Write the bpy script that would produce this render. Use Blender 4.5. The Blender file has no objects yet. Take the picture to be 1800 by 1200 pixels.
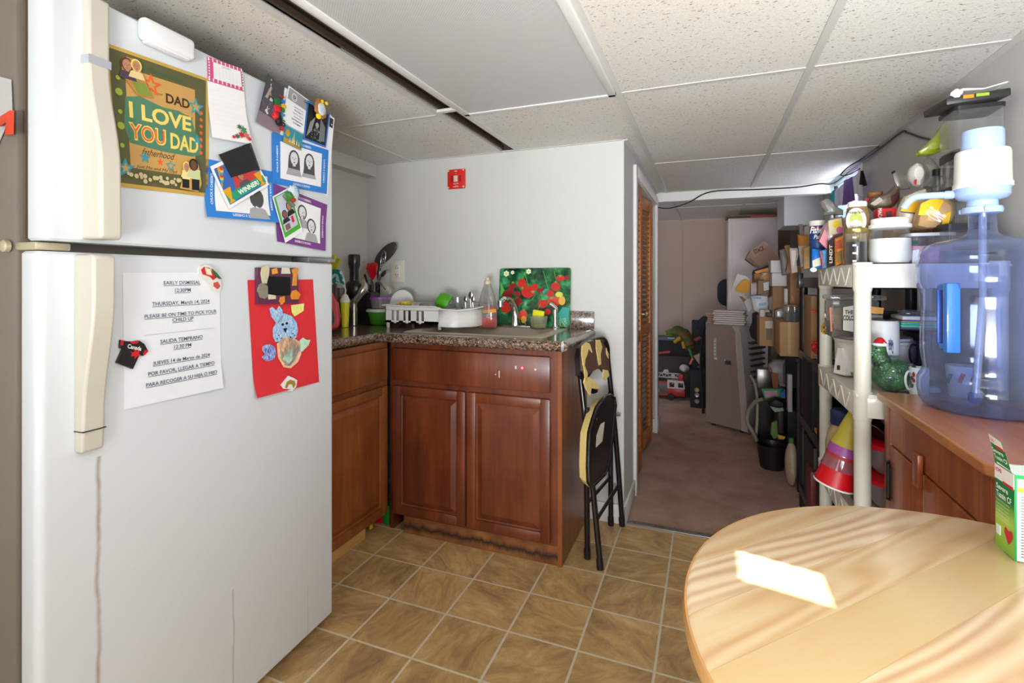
import bpy, bmesh, math, random
from mathutils import Vector, Matrix, noise, Euler
sc = bpy.context.scene
C = bpy.context.collection
R = math.radians
random.seed(7)
# ---------------------------------------------------------------- camera
EYE = 1.217
YAW = R(21.47)
FPX = 876.4
HOR = 490.5
cam_d = bpy.data.cameras.new('camera'); cam = bpy.data.objects.new('camera', cam_d); C.objects.link(cam)
cam.location = (0, 0, EYE); cam.rotation_euler = (R(90), 0, YAW)
cam_d.sensor_width = 36; cam_d.lens = 36*FPX/1800; cam_d.shift_y = -(600-HOR)/1800; cam_d.clip_start = .02
sc.camera = cam
# ---------------------------------------------------------------- world, sun, far window, assumed and added lights
w = bpy.data.worlds.new('sky'); sc.world = w; w.use_nodes = True
bgn = w.node_tree.nodes['Background']; bgn.inputs[0].default_value = (.75, .86, 1, 1); bgn.inputs[1].default_value = 3.0
def light(name, typ, loc, energy, col=(1, 1, 1), size=None, rot=None, aim=None):
    d = bpy.data.lights.new(name, typ); o = bpy.data.objects.new(name, d); C.objects.link(o)
    o.location = loc; d.energy = energy; d.color = col
    if size: d.shape = 'RECTANGLE'; d.size, d.size_y = size
    if aim is not None: o.rotation_euler = (Vector(aim)).to_track_quat('-Z', 'Y').to_euler()
    return o
sun = light('sun', 'SUN', (3, 1, 4), 26, (1, .95, .86), aim=(-.75, .16, -.99)); sun.data.angle = R(.6)
light('assumed_rear_daylight', 'AREA', (-.7, -1.62, 1.1), 22, (.90, .95, 1), (1.5, 1.5), aim=(.3, 1, .12))  # assumed daylight from behind the camera, aimed to light the right wall
light('assumed_side_daylight', 'AREA', (.79, .45, 1.5), 5, (.90, .95, 1), (1.2, .6), aim=(-1, .05, .05))  # assumed side daylight: lamp hung inside, no window in the wall there
light('daylight_far_window', 'AREA', (.82, 3.85, 1.74), 4, (.85, .88, 1), (.62, .22), aim=(-1, 0, .0))
fl = light('added_fill_light', 'AREA', (.25, -1.3, .75), 43, (.90, .95, 1), (.9, .6), aim=(.18, 2.5, 1.35)); fl.data.spread = R(95)  # added fill, aimed up to brighten the ceiling and right wall
light('added_panel_fill', 'AREA', (0, -.3, 1.88), 2, (.92, .96, 1), (.5, .45), aim=(0, 0, -1))  # added fill under the made-up glowing panel behind the camera
sc.view_settings.view_transform = 'Standard'; sc.view_settings.look = 'None'
sc.view_settings.gamma = 1; sc.view_settings.exposure = 0.22; sc.view_settings.use_curve_mapping = False
# ---------------------------------------------------------------- helpers: geometry
CS, SN = math.cos(YAW), math.sin(YAW)
def ray(x, y):
    u = (x-900)/FPX; v = -(y-HOR)/FPX
    return Vector((CS*u-SN, SN*u+CS, v))
def at(x, y, Y=None, X=None, Z=None):
    r = ray(x, y)
    t = Y/r.y if Y is not None else X/r.x if X is not None else (Z-EYE)/r.z
    return Vector((0, 0, EYE))+r*t
def col(x, Y): return at(x, HOR, Y=Y).x
def row(y, X, Y):
    d = -SN*X+CS*Y
    return EYE-(y-HOR)/FPX*d
class MB:
    def __init__(s): s.V = []; s.F = []; s.I = []; s.mi = 0; s.M = Matrix()
    def add(s, V, F, M=None):
        n = len(s.V); M = s.M @ M if M is not None else s.M
        s.V += [M @ Vector(v) for v in V]; s.F += [tuple(i+n for i in f) for f in F]; s.I += [s.mi]*len(F); return s
    def box(s, c, d, bev=0, rot=None, seg=2):
        M = Matrix.Translation(c)
        if rot: M = M @ Euler(rot).to_matrix().to_4x4()
        bm = bmesh.new(); bmesh.ops.create_cube(bm, size=1, matrix=Matrix.Diagonal((d[0], d[1], d[2], 1)))
        if bev: bmesh.ops.bevel(bm, geom=bm.edges[:], offset=min(bev, min(d)*.49), segments=seg, profile=.5, affect='EDGES')
        bm.verts.index_update(); V = [v.co.copy() for v in bm.verts]; F = [[v.index for v in f.verts] for f in bm.faces]; bm.free()
        return s.add(V, F, M)
    def b2(s, lo, hi, bev=0):
        lo, hi = Vector(lo), Vector(hi); return s.box((lo+hi)/2, [max(abs(q), 1e-4) for q in (hi-lo)], bev)
    def lathe(s, prof, c=(0, 0, 0), seg=32, M=None, sx=1, sy=1):
        V = []; F = []
        for r, z in prof:
            for k in range(seg):
                a = 2*math.pi*k/seg; V.append((r*sx*math.cos(a), r*sy*math.sin(a), z))
        for i in range(len(prof)-1):
            for k in range(seg):
                a, b = i*seg+k, i*seg+(k+1) % seg
                F.append((a, b, b+seg, a+seg))
        if prof[0][0] > 1e-5: F.append(tuple(range(seg))[::-1])
        if prof[-1][0] > 1e-5: F.append(tuple(range((len(prof)-1)*seg, len(prof)*seg)))
        MM = Matrix.Translation(c)
        if M is not None: MM = MM @ M
        return s.add(V, F, MM)
    def tube(s, path, r, seg=10, closed=False, flat=1):
        P = [Vector(p) for p in path]; n = len(P); rs = r if isinstance(r, (list, tuple)) else [r]*n
        V = []; F = []; up = None
        for i, p in enumerate(P):
            t = (P[(i+1) % n]-P[i-1]) if closed or 0 < i < n-1 else (P[1]-P[0] if i == 0 else P[-1]-P[-2])
            t.normalize()
            if up is None: up = Vector((0, 0, 1)) if abs(t.z) < .9 else Vector((1, 0, 0))
            a = t.cross(up).normalized(); b = a.cross(t).normalized(); up = b
            for k in range(seg):
                q = 2*math.pi*k/seg; V.append(p+(a*math.cos(q)+b*math.sin(q)*flat)*rs[i])
        for i in range(n if closed else n-1):
            for k in range(seg):
                a, b = i*seg+k, i*seg+(k+1) % seg; c, d = ((i+1) % n)*seg+k, ((i+1) % n)*seg+(k+1) % seg
                F.append((a, b, d, c))
        if not closed: F.append(tuple(range(seg))[::-1]); F.append(tuple(range((n-1)*seg, n*seg)))
        return s.add(V, F)
    def prism(s, poly, h, M=None):
        n = len(poly); V = [(x, y, 0) for x, y in poly]+[(x, y, h) for x, y in poly]
        F = [tuple(range(n))[::-1], tuple(range(n, 2*n))]+[(i, (i+1) % n, (i+1) % n+n, i+n) for i in range(n)]
        return s.add(V, F, M)
    def flat(s, pts):
        return s.add(pts, [tuple(range(len(pts)))])
    def sheet(s, f, nu=8, nv=8):
        V = [f(i/nu, j/nv) for j in range(nv+1) for i in range(nu+1)]
        F = [(j*(nu+1)+i, j*(nu+1)+i+1, (j+1)*(nu+1)+i+1, (j+1)*(nu+1)+i) for j in range(nv) for i in range(nu)]
        return s.add(V, F)
    def blob(s, c, r, amp=0, fr=3, seed=0, seg=24, ring=16, fn=None, M=None):
        V = []; F = []; r = Vector(r) if not isinstance(r, (int, float)) else Vector((r, r, r))
        for j in range(ring+1):
            th = math.pi*j/ring
            for k in range(seg):
                a = 2*math.pi*k/seg; n = Vector((math.sin(th)*math.cos(a), math.sin(th)*math.sin(a), math.cos(th)))
                q = 1+amp*noise.noise(n*fr+Vector((seed*7.3, seed*3.1, seed)))+amp*.5*noise.noise(n*fr*2.7+Vector((seed, 5, 1)))
                p = Vector((n.x*r.x*q, n.y*r.y*q, n.z*r.z*q))
                if fn: p = fn(p, n)
                V.append(p)
        for j in range(ring):
            for k in range(seg):
                a, b = j*seg+k, j*seg+(k+1) % seg; F.append((a, a+seg, b+seg, b))
        MM = Matrix.Translation(c)
        if M is not None: MM = MM @ M
        return s.add(V, F, MM)
    def build(s, name, mats, parent=None, local=False, smooth=35, weld=True):
        V = [v.copy() for v in s.V]; off = Vector((0, 0, 0))
        if parent is None:
            xs = [v.x for v in V]; ys = [v.y for v in V]; zs = [v.z for v in V]
            off = Vector(((min(xs)+max(xs))/2, (min(ys)+max(ys))/2, min(zs)))
        elif not local: off = world_off(parent)
        me = bpy.data.meshes.new(name); me.from_pydata([v-off for v in V], [], s.F)
        mats = mats if isinstance(mats, (list, tuple)) else [mats]
        for m in mats: me.materials.append(m)
        me.polygons.foreach_set('material_index', s.I)
        if weld:
            bm = bmesh.new(); bm.from_mesh(me); bmesh.ops.remove_doubles(bm, verts=bm.verts, dist=1e-6)
            bmesh.ops.recalc_face_normals(bm, faces=bm.faces); bm.to_mesh(me); bm.free()
        if smooth:
            me.polygons.foreach_set('use_smooth', [True]*len(me.polygons)); me.set_sharp_from_angle(angle=R(smooth))
        o = bpy.data.objects.new(name, me); C.objects.link(o)
        if parent is None: o.location = off
        else: o.parent = parent
        return o
def world_off(o):
    v = Vector((0, 0, 0))
    while o is not None: v += Vector(o.location); o = o.parent
    return v
def tag(o, label=None, cat=None, group=None, kind=None):
    if label: o['label'] = label
    if cat: o['category'] = cat
    if group: o['group'] = group
    if kind: o['kind'] = kind
    return o
def thing(name, label, cat, loc=(0, 0, 0), rz=0, group=None):
    o = bpy.data.objects.new(name, None); o.empty_display_size = .05; C.objects.link(o)
    o.location = loc; o.rotation_euler = (0, 0, rz); return tag(o, label, cat, group)
def struct(name, mb, m, parent=None):
    o = mb.build(name, m, parent)
    if parent is None: o['kind'] = 'structure'
    return o
def copy_tree(root, loc, rz=None, label=None, group=None):
    r = root.copy(); C.objects.link(r); r.location = loc
    if rz is not None: r.rotation_euler = (0, 0, rz)
    if label: r['label'] = label
    if group: r['group'] = group
    for ch in list(root.children):
        c = ch.copy(); C.objects.link(c); c.parent = r
        for g in list(ch.children):
            d = g.copy(); C.objects.link(d); d.parent = c
    return r
def rr(w, h, r, n=5, cx=0, cy=0):
    P = []
    for (sx, sy, a0) in ((1, 1, 0), (-1, 1, 90), (-1, -1, 180), (1, -1, 270)):
        for k in range(n+1):
            a = R(a0+90*k/n); P.append((cx+sx*(w/2-r)+r*math.cos(a), cy+sy*(h/2-r)+r*math.sin(a)))
    return P
def star(cx, cy, r, k=.45, n=5, rot=0, sx=1):
    return [(cx+sx*(r if i % 2 == 0 else r*k)*math.sin(rot+math.pi*i/n), cy+(r if i % 2 == 0 else r*k)*math.cos(rot+math.pi*i/n)) for i in range(2*n)]
def disc(cx, cy, rx, ry=None, n=16):
    ry = ry or rx
    return [(cx+rx*math.cos(2*math.pi*k/n), cy+ry*math.sin(2*math.pi*k/n)) for k in range(n)]
_tx = {}
def textgeo(t, size, bold=0, shear=0, align='CENTER', space=1):
    key = (t, bold, shear, align, space)
    if key not in _tx:
        cu = bpy.data.curves.new('t', 'FONT'); cu.body = t; cu.size = 1; cu.offset = bold; cu.shear = shear
        cu.align_x = align; cu.resolution_u = 3; cu.space_character = space; cu.fill_mode = 'FRONT'
        o = bpy.data.objects.new('t', cu); C.objects.link(o)
        dg = bpy.context.evaluated_depsgraph_get(); dg.update()
        me = o.evaluated_get(dg).to_mesh()
        _tx[key] = ([tuple(v.co) for v in me.vertices], [tuple(p.vertices) for p in me.polygons])
        o.evaluated_get(dg).to_mesh_clear(); bpy.data.objects.remove(o); bpy.data.curves.remove(cu)
    V, F = _tx[key]
    return [(v[0]*size, v[1]*size) for v in V], F
# ---------------------------------------------------------------- helpers: materials
def lin(c):
    if isinstance(c, str): c = [int(c[i:i+2], 16)/255 for i in (0, 2, 4)]
    return tuple(((x+.055)/1.055)**2.4 if x > .04045 else x/12.92 for x in c)+(1,)
class N:
    def __init__(s, name):
        s.m = bpy.data.materials.new(name); s.m.use_nodes = True; s.t = s.m.node_tree
        s.b = s.t.nodes['Principled BSDF']; s.o = s.t.nodes['Material Output']
    def n(s, typ, **kw):
        x = s.t.nodes.new('ShaderNode'+typ)
        for k, v in kw.items():
            if k[0] == 'i' and k[1:].isdigit(): x.inputs[int(k[1:])].default_value = v
            else: setattr(x, k, v)
        return x
    def l(s, a, b): s.t.links.new(a, b)
    def ramp(s, src, stops, mode='LINEAR'):
        r = s.n('ValToRGB'); r.color_ramp.interpolation = mode
        e = r.color_ramp.elements
        while len(e) < len(stops): e.new(.5)
        for q, (p, c) in zip(e, stops): q.position = p; q.color = lin(c)
        s.l(src, r.inputs[0]); return r.outputs[0]
    def mix(s, f, a, b, typ='MIX'):
        x = s.n('Mix', data_type='RGBA', blend_type=typ)
        for i, v in ((0, f), (6, a), (7, b)):
            if hasattr(v, 'links') or hasattr(v, 'is_linked'): s.l(v, x.inputs[i])
            elif isinstance(v, (float, int)): x.inputs[i].default_value = v
            else: x.inputs[i].default_value = lin(v)
        return x.outputs[2]
    def coord(s, scale=(1, 1, 1), rot=(0, 0, 0), kind='Object'):
        tc = s.n('TexCoord'); mp = s.n('Mapping'); mp.inputs['Scale'].default_value = scale; mp.inputs['Rotation'].default_value = rot
        s.l(tc.outputs[kind], mp.inputs[0]); return mp.outputs[0]
    def noise(s, co, scale, detail=3, rough=.5):
        x = s.n('TexNoise'); x.inputs['Scale'].default_value = scale; x.inputs['Detail'].default_value = detail; x.inputs['Roughness'].default_value = rough
        s.l(co, x.inputs['Vector']); return x.outputs[0]
    def bump(s, h, st=.3, dist=.002):
        x = s.n('Bump'); x.inputs['Strength'].default_value = st; x.inputs['Distance'].default_value = dist
        s.l(h, x.inputs['Height']); s.l(x.outputs[0], s.b.inputs['Normal'])
    def math(s, op, a, b=None, c=None):
        x = s.n('Math', operation=op)
        for i, v in enumerate((a, b, c)):
            if v is None: continue
            if isinstance(v, (int, float)): x.inputs[i].default_value = v
            else: s.l(v, x.inputs[i])
        return x.outputs[0]
_m = {}
def mat(c, rough=.5, metal=0, trans=0, ior=1.45, coat=0, var=0, vs=30, bump=0, bs=200, name=None, sss=0):
    key = (str(c), rough, metal, trans, coat, var, bump, bs)
    if key in _m: return _m[key]
    q = N(name or 'paint'); b = q.b
    b.inputs['Base Color'].default_value = lin(c); b.inputs['Roughness'].default_value = rough
    b.inputs['Metallic'].default_value = metal; b.inputs['Transmission Weight'].default_value = trans
    b.inputs['IOR'].default_value = ior; b.inputs['Coat Weight'].default_value = coat
    co = q.coord()
    nz = q.noise(co, vs, 4)
    v = var or .04
    hs = q.n('HueSaturation'); hs.inputs['Color'].default_value = lin(c)
    q.l(q.math('MULTIPLY_ADD', nz, v*2, 1-v), hs.inputs['Value']); q.l(hs.outputs[0], b.inputs['Base Color'])
    if bump: q.bump(q.noise(co, bs, 3), bump, .001)
    _m[key] = q.m; return q.m
def film(c, gloss=.12, rough=.06, dens=.9, edge=.5, name='clear_plastic', white=0):
    """thin clear plastic or glass: a tinted see-through sheet that shines more towards its edges"""
    q = N(name); q.t.nodes.remove(q.b)
    tr = q.n('BsdfTransparent'); tr.inputs[0].default_value = lin(c)
    gl = q.n('BsdfPrincipled'); gl.inputs['Base Color'].default_value = tuple(v*.6 for v in lin(c)[:3])+(1,); gl.inputs['Roughness'].default_value = rough
    gl.inputs['Specular IOR Level'].default_value = .5
    g2 = q.n('BsdfGlossy'); g2.inputs['Roughness'].default_value = rough
    lw = q.n('LayerWeight'); lw.inputs[0].default_value = .35
    m1 = q.n('MixShader'); q.l(q.math('MULTIPLY_ADD', lw.outputs['Facing'], edge, 1-dens), m1.inputs[0]); q.l(tr.outputs[0], m1.inputs[1]); q.l(gl.outputs[0], m1.inputs[2])
    m2 = q.n('MixShader'); q.l(q.math('MULTIPLY_ADD', q.math('POWER', lw.outputs['Facing'], 3.0), .55, gloss*.4), m2.inputs[0]); q.l(m1.outputs[0], m2.inputs[1]); q.l(g2.outputs[0], m2.inputs[2])
    q.l(m2.outputs[0], q.o.inputs[0]); return q.m
def wood(name, a, b, c, scale=1, rough=.35, rot=(0, 0, 0), axis='z', coat=.2, contrast=1, wv=6):
    q = N(name); st = {'z': (1, 1, .09), 'y': (1, .09, 1), 'x': (.09, 1, 1)}[axis]
    co = q.coord(tuple(s*scale for s in st), rot)
    n1 = q.noise(co, 14, 6, .62); n2 = q.noise(co, 70, 3, .6); n3 = q.noise(q.coord((1, 1, 1)), 5, 3)
    f = q.math('ADD', q.math('MULTIPLY', n1, .62), q.math('ADD', q.math('MULTIPLY', n2, .22), q.math('MULTIPLY', n3, .3)))
    cr = q.ramp(f, [(.38, a), (.56, b), (.72, c)])
    q.l(cr, q.b.inputs['Base Color']); q.b.inputs['Roughness'].default_value = rough; q.b.inputs['Coat Weight'].default_value = coat; q.b.inputs['Coat Roughness'].default_value = .25
    q.bump(n2, .08, .001); return q.m
W = mat('cbcac5', .6, name='white_wall_paint', var=.02, vs=3, bump=.05, bs=60)
WHITE = mat('f2f2f0', .45); OFFW = mat('e6e2d4', .4); CREAM = mat('dcd6c4', .4, coat=.2)
BLACK = mat('1b1a1b', .35); BLKM = mat('17161a', .7); DGREY = mat('3a3a3c', .5); GREY = mat('8b8a88', .5); LGREY = mat('c4c3c0', .5)
CHROME = mat('d8d8da', .12, 1); STEEL = mat('a9a49c', .28, 1); RED = mat('d3202a', .4); GREEN = mat('55a32b', .4)
BLUE = mat('1f66c0', .45); YEL = mat('f0d21c', .4); CARD = mat('9a7350', .8, var=.1, vs=12); CARD2 = mat('b08a62', .8, var=.1, vs=9)
PAPER = mat('eeeeee', .7); ORANGE = mat('f08a1d', .5); PURP = mat('7a3f8f', .5); BROWN = mat('5a3a2a', .6); PINK = mat('e98aa8', .5)
INK = mat('3c3f4a', .8); TEAL = mat('0e8f94', .5); TAN = mat('cfa877', .6); SKIN = mat('b98363', .6)
# ================================================================ THE SETTING
CEIL = 1.91
def pos_xyz(q):
    g = q.n('NewGeometry'); s = q.n('SeparateXYZ'); q.l(g.outputs['Position'], s.inputs[0]); return g.outputs['Position'], s.outputs
def floor_material():
    q = N('stone_look_vinyl'); P, (x, y, z) = pos_xyz(q)
    def edge(c, c0, wd):
        f = q.math('FRACT', q.math('DIVIDE', q.math('ADD', c, -c0), wd)); d = q.math('MULTIPLY', q.math('MINIMUM', f, q.math('SUBTRACT', 1.0, f)), wd)
        return d, q.math('FLOOR', q.math('DIVIDE', q.math('ADD', c, -c0), wd))
    dx, ix = edge(x, -1.375-.244*10, .244); dy, iy = edge(y, 1.826-.227*20, .227)
    nz = q.noise(P, 60, 2)
    d = q.math('ADD', q.math('MINIMUM', dx, dy), q.math('MULTIPLY_ADD', nz, .002, -.001))
    grout = q.math('LESS_THAN', d, .0040)
    cb = q.n('CombineXYZ'); q.l(ix, cb.inputs[0]); q.l(iy, cb.inputs[1])
    wn = q.n('TexWhiteNoise'); q.l(cb.outputs[0], wn.inputs[0])
    sc1 = q.n('VectorMath', operation='SCALE'); q.l(wn.outputs['Color'], sc1.inputs[0]); sc1.inputs[3].default_value = 7
    ad = q.n('VectorMath', operation='ADD'); q.l(P, ad.inputs[0]); q.l(sc1.outputs[0], ad.inputs[1])
    rt = q.n('VectorRotate', rotation_type='Z_AXIS'); q.l(ad.outputs[0], rt.inputs[0]); q.l(q.math('MULTIPLY', wn.outputs[0], 3.0), rt.inputs['Angle'])
    mp = q.n('Mapping'); mp.inputs['Scale'].default_value = (1, .42, 1); q.l(rt.outputs[0], mp.inputs[0])
    nt = q.n('TexNoise'); nt.inputs['Scale'].default_value = 13; nt.inputs['Detail'].default_value = 12; nt.inputs['Roughness'].default_value = .76; nt.inputs['Distortion'].default_value = .6
    q.l(mp.outputs[0], nt.inputs['Vector'])
    cr = q.ramp(nt.outputs[0], [(.28, '84694a'), (.42, 'ab895c'), (.53, 'c39f68'), (.64, 'd2b380'), (.78, 'e2ccaa')])
    hs = q.n('HueSaturation'); q.l(cr, hs.inputs['Color']); q.l(q.math('MULTIPLY_ADD', wn.outputs[0], .22, .88), hs.inputs['Value'])
    q.l(q.mix(grout, hs.outputs[0], 'd0c5aa'), q.b.inputs['Base Color'])
    q.l(q.math('MULTIPLY_ADD', nt.outputs[0], .25, .22), q.b.inputs['Roughness'])
    q.bump(q.math('SUBTRACT', nt.outputs[0], q.math('MULTIPLY', grout, .6)), .25, .002)
    return q.m
def ceiling_material():
    q = N('fissured_ceiling_tile'); P, xyz = pos_xyz(q)
    mp = q.n('Mapping'); mp.inputs['Scale'].default_value = (1, 2.2, 1); mp.inputs['Rotation'].default_value = (0, 0, .5); q.l(P, mp.inputs[0])
    a = q.noise(mp.outputs[0], 75, 2, .5); b = q.noise(P, 260, 2, .6)
    fis = q.ramp(a, [(.655, 'ffffff'), (.68, '000000')])
    cr = q.ramp(b, [(.3, 'd2d0cb'), (.55, 'dfddd9'), (.8, 'e8e7e3')])
    yel = q.ramp(q.noise(P, 1.2, 2), [(.35, 'fbf6ec'), (.65, 'ffffff')])
    c = q.mix(1.0, cr, yel, 'MULTIPLY')
    f2 = q.math('SUBTRACT', 1.0, fis)
    q.l(q.mix(f2, c, '8d8272'), q.b.inputs['Base Color']); q.b.inputs['Roughness'].default_value = .85
    q.bump(q.math('ADD', q.math('MULTIPLY', fis, .8), q.math('MULTIPLY', b, .8)), .5, .003); return q.m
def carpet_material():
    q = N('brown_carpet'); P, xyz = pos_xyz(q)
    a = q.noise(P, 420, 2, .7); b = q.noise(P, 4, 4, .6)
    cr = q.ramp(a, [(.3, '98786a'), (.5, 'c49f8c'), (.7, 'dfc0ae')])
    c = q.mix(1.0, cr, q.ramp(b, [(.35, 'e2dcd8'), (.6, 'ffffff')]), 'MULTIPLY')
    q.l(c, q.b.inputs['Base Color']); q.b.inputs['Roughness'].default_value = 1; q.bump(a, .7, .006); return q.m
FLOOR = floor_material(); CT = ceiling_material(); CARP = carpet_material()
TRIM = mat('e2e0dc', .4, name='white_trim_paint'); WALLR = mat('d6d3cf', .6, var=.02, vs=3); ALU = mat('9d9c9c', .35, .8)
FARW = mat('b0978a', .7, var=.03, vs=3)
T = .03
struct('floor', MB().b2((-2, -1.7, -.06), (.9, 2.525, 0)), FLOOR)
struct('floor', MB().b2((-2.8, 2.525, -.06), (.9, 6.25, -.002)), CARP)
mb = MB()
tx0, tx1 = -.39, .84
mb.box(((tx0+tx1)/2, 2.535, .002), (tx1-tx0, .035, .006), .002); mb.mi = 1
for k in range(12): mb.lathe([(0.0035, .005), (.0035, .0062), (0, .0066)], (tx0+.05+.1*k, 2.532+.006*(k % 2), 0), 8)
struct('trim_1', mb, [ALU, DGREY])
struct('wall_left', MB().b2((-1.97, -1.7, 0), (-1.94, 2.513, 1.95)), W)
struct('wall_kitchen_back', MB().b2((-1.97, 2.513, 0), (-.42, 2.60, 1.95)).b2((-.42, 2.513, 0), (-.39, 2.86, 1.95)), W)
struct('wall_soffit_left', MB().b2((-1.94, 1.0, 1.835), (-1.87, 2.513, 1.93)), W)
struct('wall_closet', MB().b2((-.43, 2.86, 1.845), (-.39, 4.25, 1.95)).b2((-.43, 4.12, 0), (-.39, 4.25, 1.95)), W)
struct('wall_closet_back', MB().b2((-1.1, 2.60, 0), (-1.07, 4.25, 1.95)).b2((-1.1, 4.22, 0), (-.43, 4.25, 1.95)), W)
struct('wall_far', MB().b2((-2.8, 6.2, 0), (.9, 6.23, 1.95)).b2((-.30, 6.195, 0), (-.285, 6.2, 1.91)), FARW)
struct('wall_far_left', MB().b2((-2.8, 4.2, 0), (-2.77, 6.23, 1.95)), FARW)
struct('wall_near', MB().b2((-1.97, -1.73, 0), (.9, -1.7, 1.95)), W)
struct('wall_right', MB().b2((.84, -1.7, 0), (.87, 6.23, 1.62)).b2((.84, -1.7, 1.885), (.87, 6.23, 1.95)).b2((.84, -1.7, 1.62), (.87, .66, 1.885)).b2((.84, .66, 1.845), (.87, .75, 1.885)).b2((.84, .66, 1.62), (.87, .75, 1.655))
       .b2((.84, .75, 1.62), (.87, 3.5, 1.885)).b2((.84, 4.19, 1.62), (.87, 6.23, 1.885)), WALLR)  # narrow unseen slot added by the table to shape the sun patch
struct('wall_added_sun_block', MB().b2((1.2, 3.2, 1.3), (1.24, 4.05, 2.45)), WHITE)  # unseen slab added outside the far window to stop the sun
# window in the right wall of the passage
mb = MB()
for lo, hi in (((.825, 3.46, 1.6), (.875, 3.5, 1.9)), ((.825, 4.19, 1.6), (.875, 4.23, 1.9)), ((.825, 3.46, 1.58), (.875, 4.23, 1.62)), ((.845, 3.83, 1.62), (.865, 3.86, 1.885))): mb.b2(lo, hi, .003)
o = struct('window_1', mb, TRIM)
MB().b2((.853, 3.5, 1.62), (.856, 4.19, 1.885)).build('window_pane', film('f4f8fa', .1, .02), o)
# ceiling tiles in a metal grid
mb = MB()
for x0, x1 in ((-1.97, -1.045), (-.955, .87)): mb.b2((x0, -1.73, CEIL), (x1, 4.18, CEIL+.02))
mb.b2((-1.045, -1.73, CEIL), (-.955, .2, CEIL+.02)); mb.b2((-2.8, 4.18, CEIL), (.87, 6.23, CEIL+.02))
struct('ceiling', mb, CT)
mb = MB(); z = CEIL-.004
def bar(x0, y0, x1, y1, wd=.024):
    if abs(x1-x0) < abs(y1-y0): mb.b2((x0-wd/2, y0, z), (x0+wd/2, y1, z+.008))
    else: mb.b2((x0, y0-wd/2, z+.0012), (x1, y0+wd/2, z+.008))
for x in (-1.62, -1.052, -.95, -.31, .31): bar(x, -1.7, x, 2.51 if x < -.4 else 4.17)
bar(.83, -1.7, .83, 6.2, .03)
for y in (-.59, .63, 1.85): bar(-1.9, y, -1.05, y)
for y in (-.58, .64, 1.865): bar(-.95, y, -.31, y)
for y in (-.565, .655, 1.878, 3.1): bar(-.31, y, .84, y, .02)
bar(-1.87, 2.506, -.4, 2.506, .014); bar(-.385, 2.51, -.385, 4.17, .03); bar(-.4, 4.165, .84, 4.165, .02)
for x in (-1.5, -.9, -.3, .31): bar(x, 4.25, x, 6.2)
for y in (5.1, 6.19): bar(-2.8, y, .84, y, .02)
struct('trim_2', mb, mat('cfccc6', .4, .1))
# dark open slot in the ceiling with the bare steel channel above
mb = MB(); mb.b2((-1.045, .2, CEIL+.09), (-.955, 2.515, CEIL+.1)).b2((-1.055, .2, CEIL+.005), (-1.045, 2.515, CEIL+.1)).b2((-.955, .2, CEIL+.005), (-.945, 2.515, CEIL+.1)).b2((-1.045, 2.505, CEIL), (-.955, 2.515, CEIL+.1)).b2((-1.045, .19, CEIL), (-.955, .2, CEIL+.1))
o = struct('trim_3', mb, mat('4b413b', .5, .3, var=.2, vs=10))
mb = MB(); mb.tube([(-.985, .2, CEIL+.03), (-.985, 2.5, CEIL+.03)], .018, 10); mb.b2((-1.04, .2, CEIL+.012), (-1.03, 2.5, CEIL+.03)); mb.build('pipe', mat('5c4a3e', .5, .4, var=.2, vs=20), o)
MB().b2((-1.047, 1.80, CEIL-.005), (-.953, 1.822, CEIL+.006)).build('cross_strip', mat('d8d4c8', .5), o)
# beam across the passage
struct('wall_beam', MB().b2((-.43, 4.17, 1.838), (.84, 4.25, 1.95)), TRIM)
# closet door casing, baseboards
mb = MB()
mb.b2((-.395, 2.85, 0), (-.372, 2.915, 1.86), .004); mb.b2((-.5, 2.90, 0), (-.385, 2.916, 1.85)); mb.b2((-.395, 4.08, 0), (-.372, 4.17, 1.86), .004)
mb.b2((-.394, 2.914, 1.80), (-.3705, 4.081, 1.859), .003); mb.b2((-.46, 2.9, 1.795), (-.385, 4.1, 1.82)).b2((-.44, 4.09, 0), (-.37, 4.25, .11), .004)
struct('trim_4', mb, TRIM)
mb = MB(); mb.b2((-.39, 2.50, 0), (-.378, 2.85, .095), .004)
struct('baseboard_corridor', mb, TRIM)
struct('baseboard_back', MB().b2((-.56, 2.50, 0), (-.378, 2.513, .095), .004), TRIM)
# louvred bifold closet door
LW = wood('orange_stained_pine', '8f4a1c', 'b0662a', 'c98445', 1, .4)
door = thing('closet_door', 'orange stained louvred bifold closet door in the passage wall', 'door', (-.42, 3.5, 0)); door['kind'] = 'thing'
zig = [(-.405, 2.92), (-.385, 3.21), (-.425, 3.50), (-.385, 3.79), (-.405, 4.075)]
for i in range(4):
    a = Vector((*zig[i], 0)); b = Vector((*zig[i+1], 0)); L = (b-a).length; ang = math.atan2(b.y-a.y, b.x-a.x)
    M = Matrix.Translation((a.x-.015, a.y, 0)) @ Matrix.Rotation(ang, 4, 'Z')
    mb = MB(); mb.M = M
    for x in (.022, L-.022): mb.b2((x-.02, -.013, .03), (x+.02, .013, 1.79), .002)
    for z0, z1 in ((.03, .15), (.83, .90), (1.70, 1.79)): mb.b2((.03, -.012, z0), (L-.03, .012, z1), .002)
    p = mb.build('door_panel', LW, door)
    mb = MB(); mb.M = M
    for z0, z1 in ((.15, .83), (.90, 1.70)):
        n = int((z1-z0)/.034)
        for k in range(n): mb.box((L/2, 0, z0+(k+.5)*(z1-z0)/n), (L-.07, .028, .005), 0, (R(-48), 0, 0))
    mb.build('louvre_slats', LW, p)
    if i in (1, 2):
        mb = MB(); mb.M = M
        kx = L-.03 if i == 1 else .03
        mb.lathe([(0, 0), (.006, 0), (.006, .02), (.014, .026), (.016, .034), (.010, .042), (0, .043)], (kx, -.013, .98), 16, Matrix.Rotation(R(90), 4, 'X'))
        mb.build('door_knob', mat('c9b878', .3, .6), p)
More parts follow.
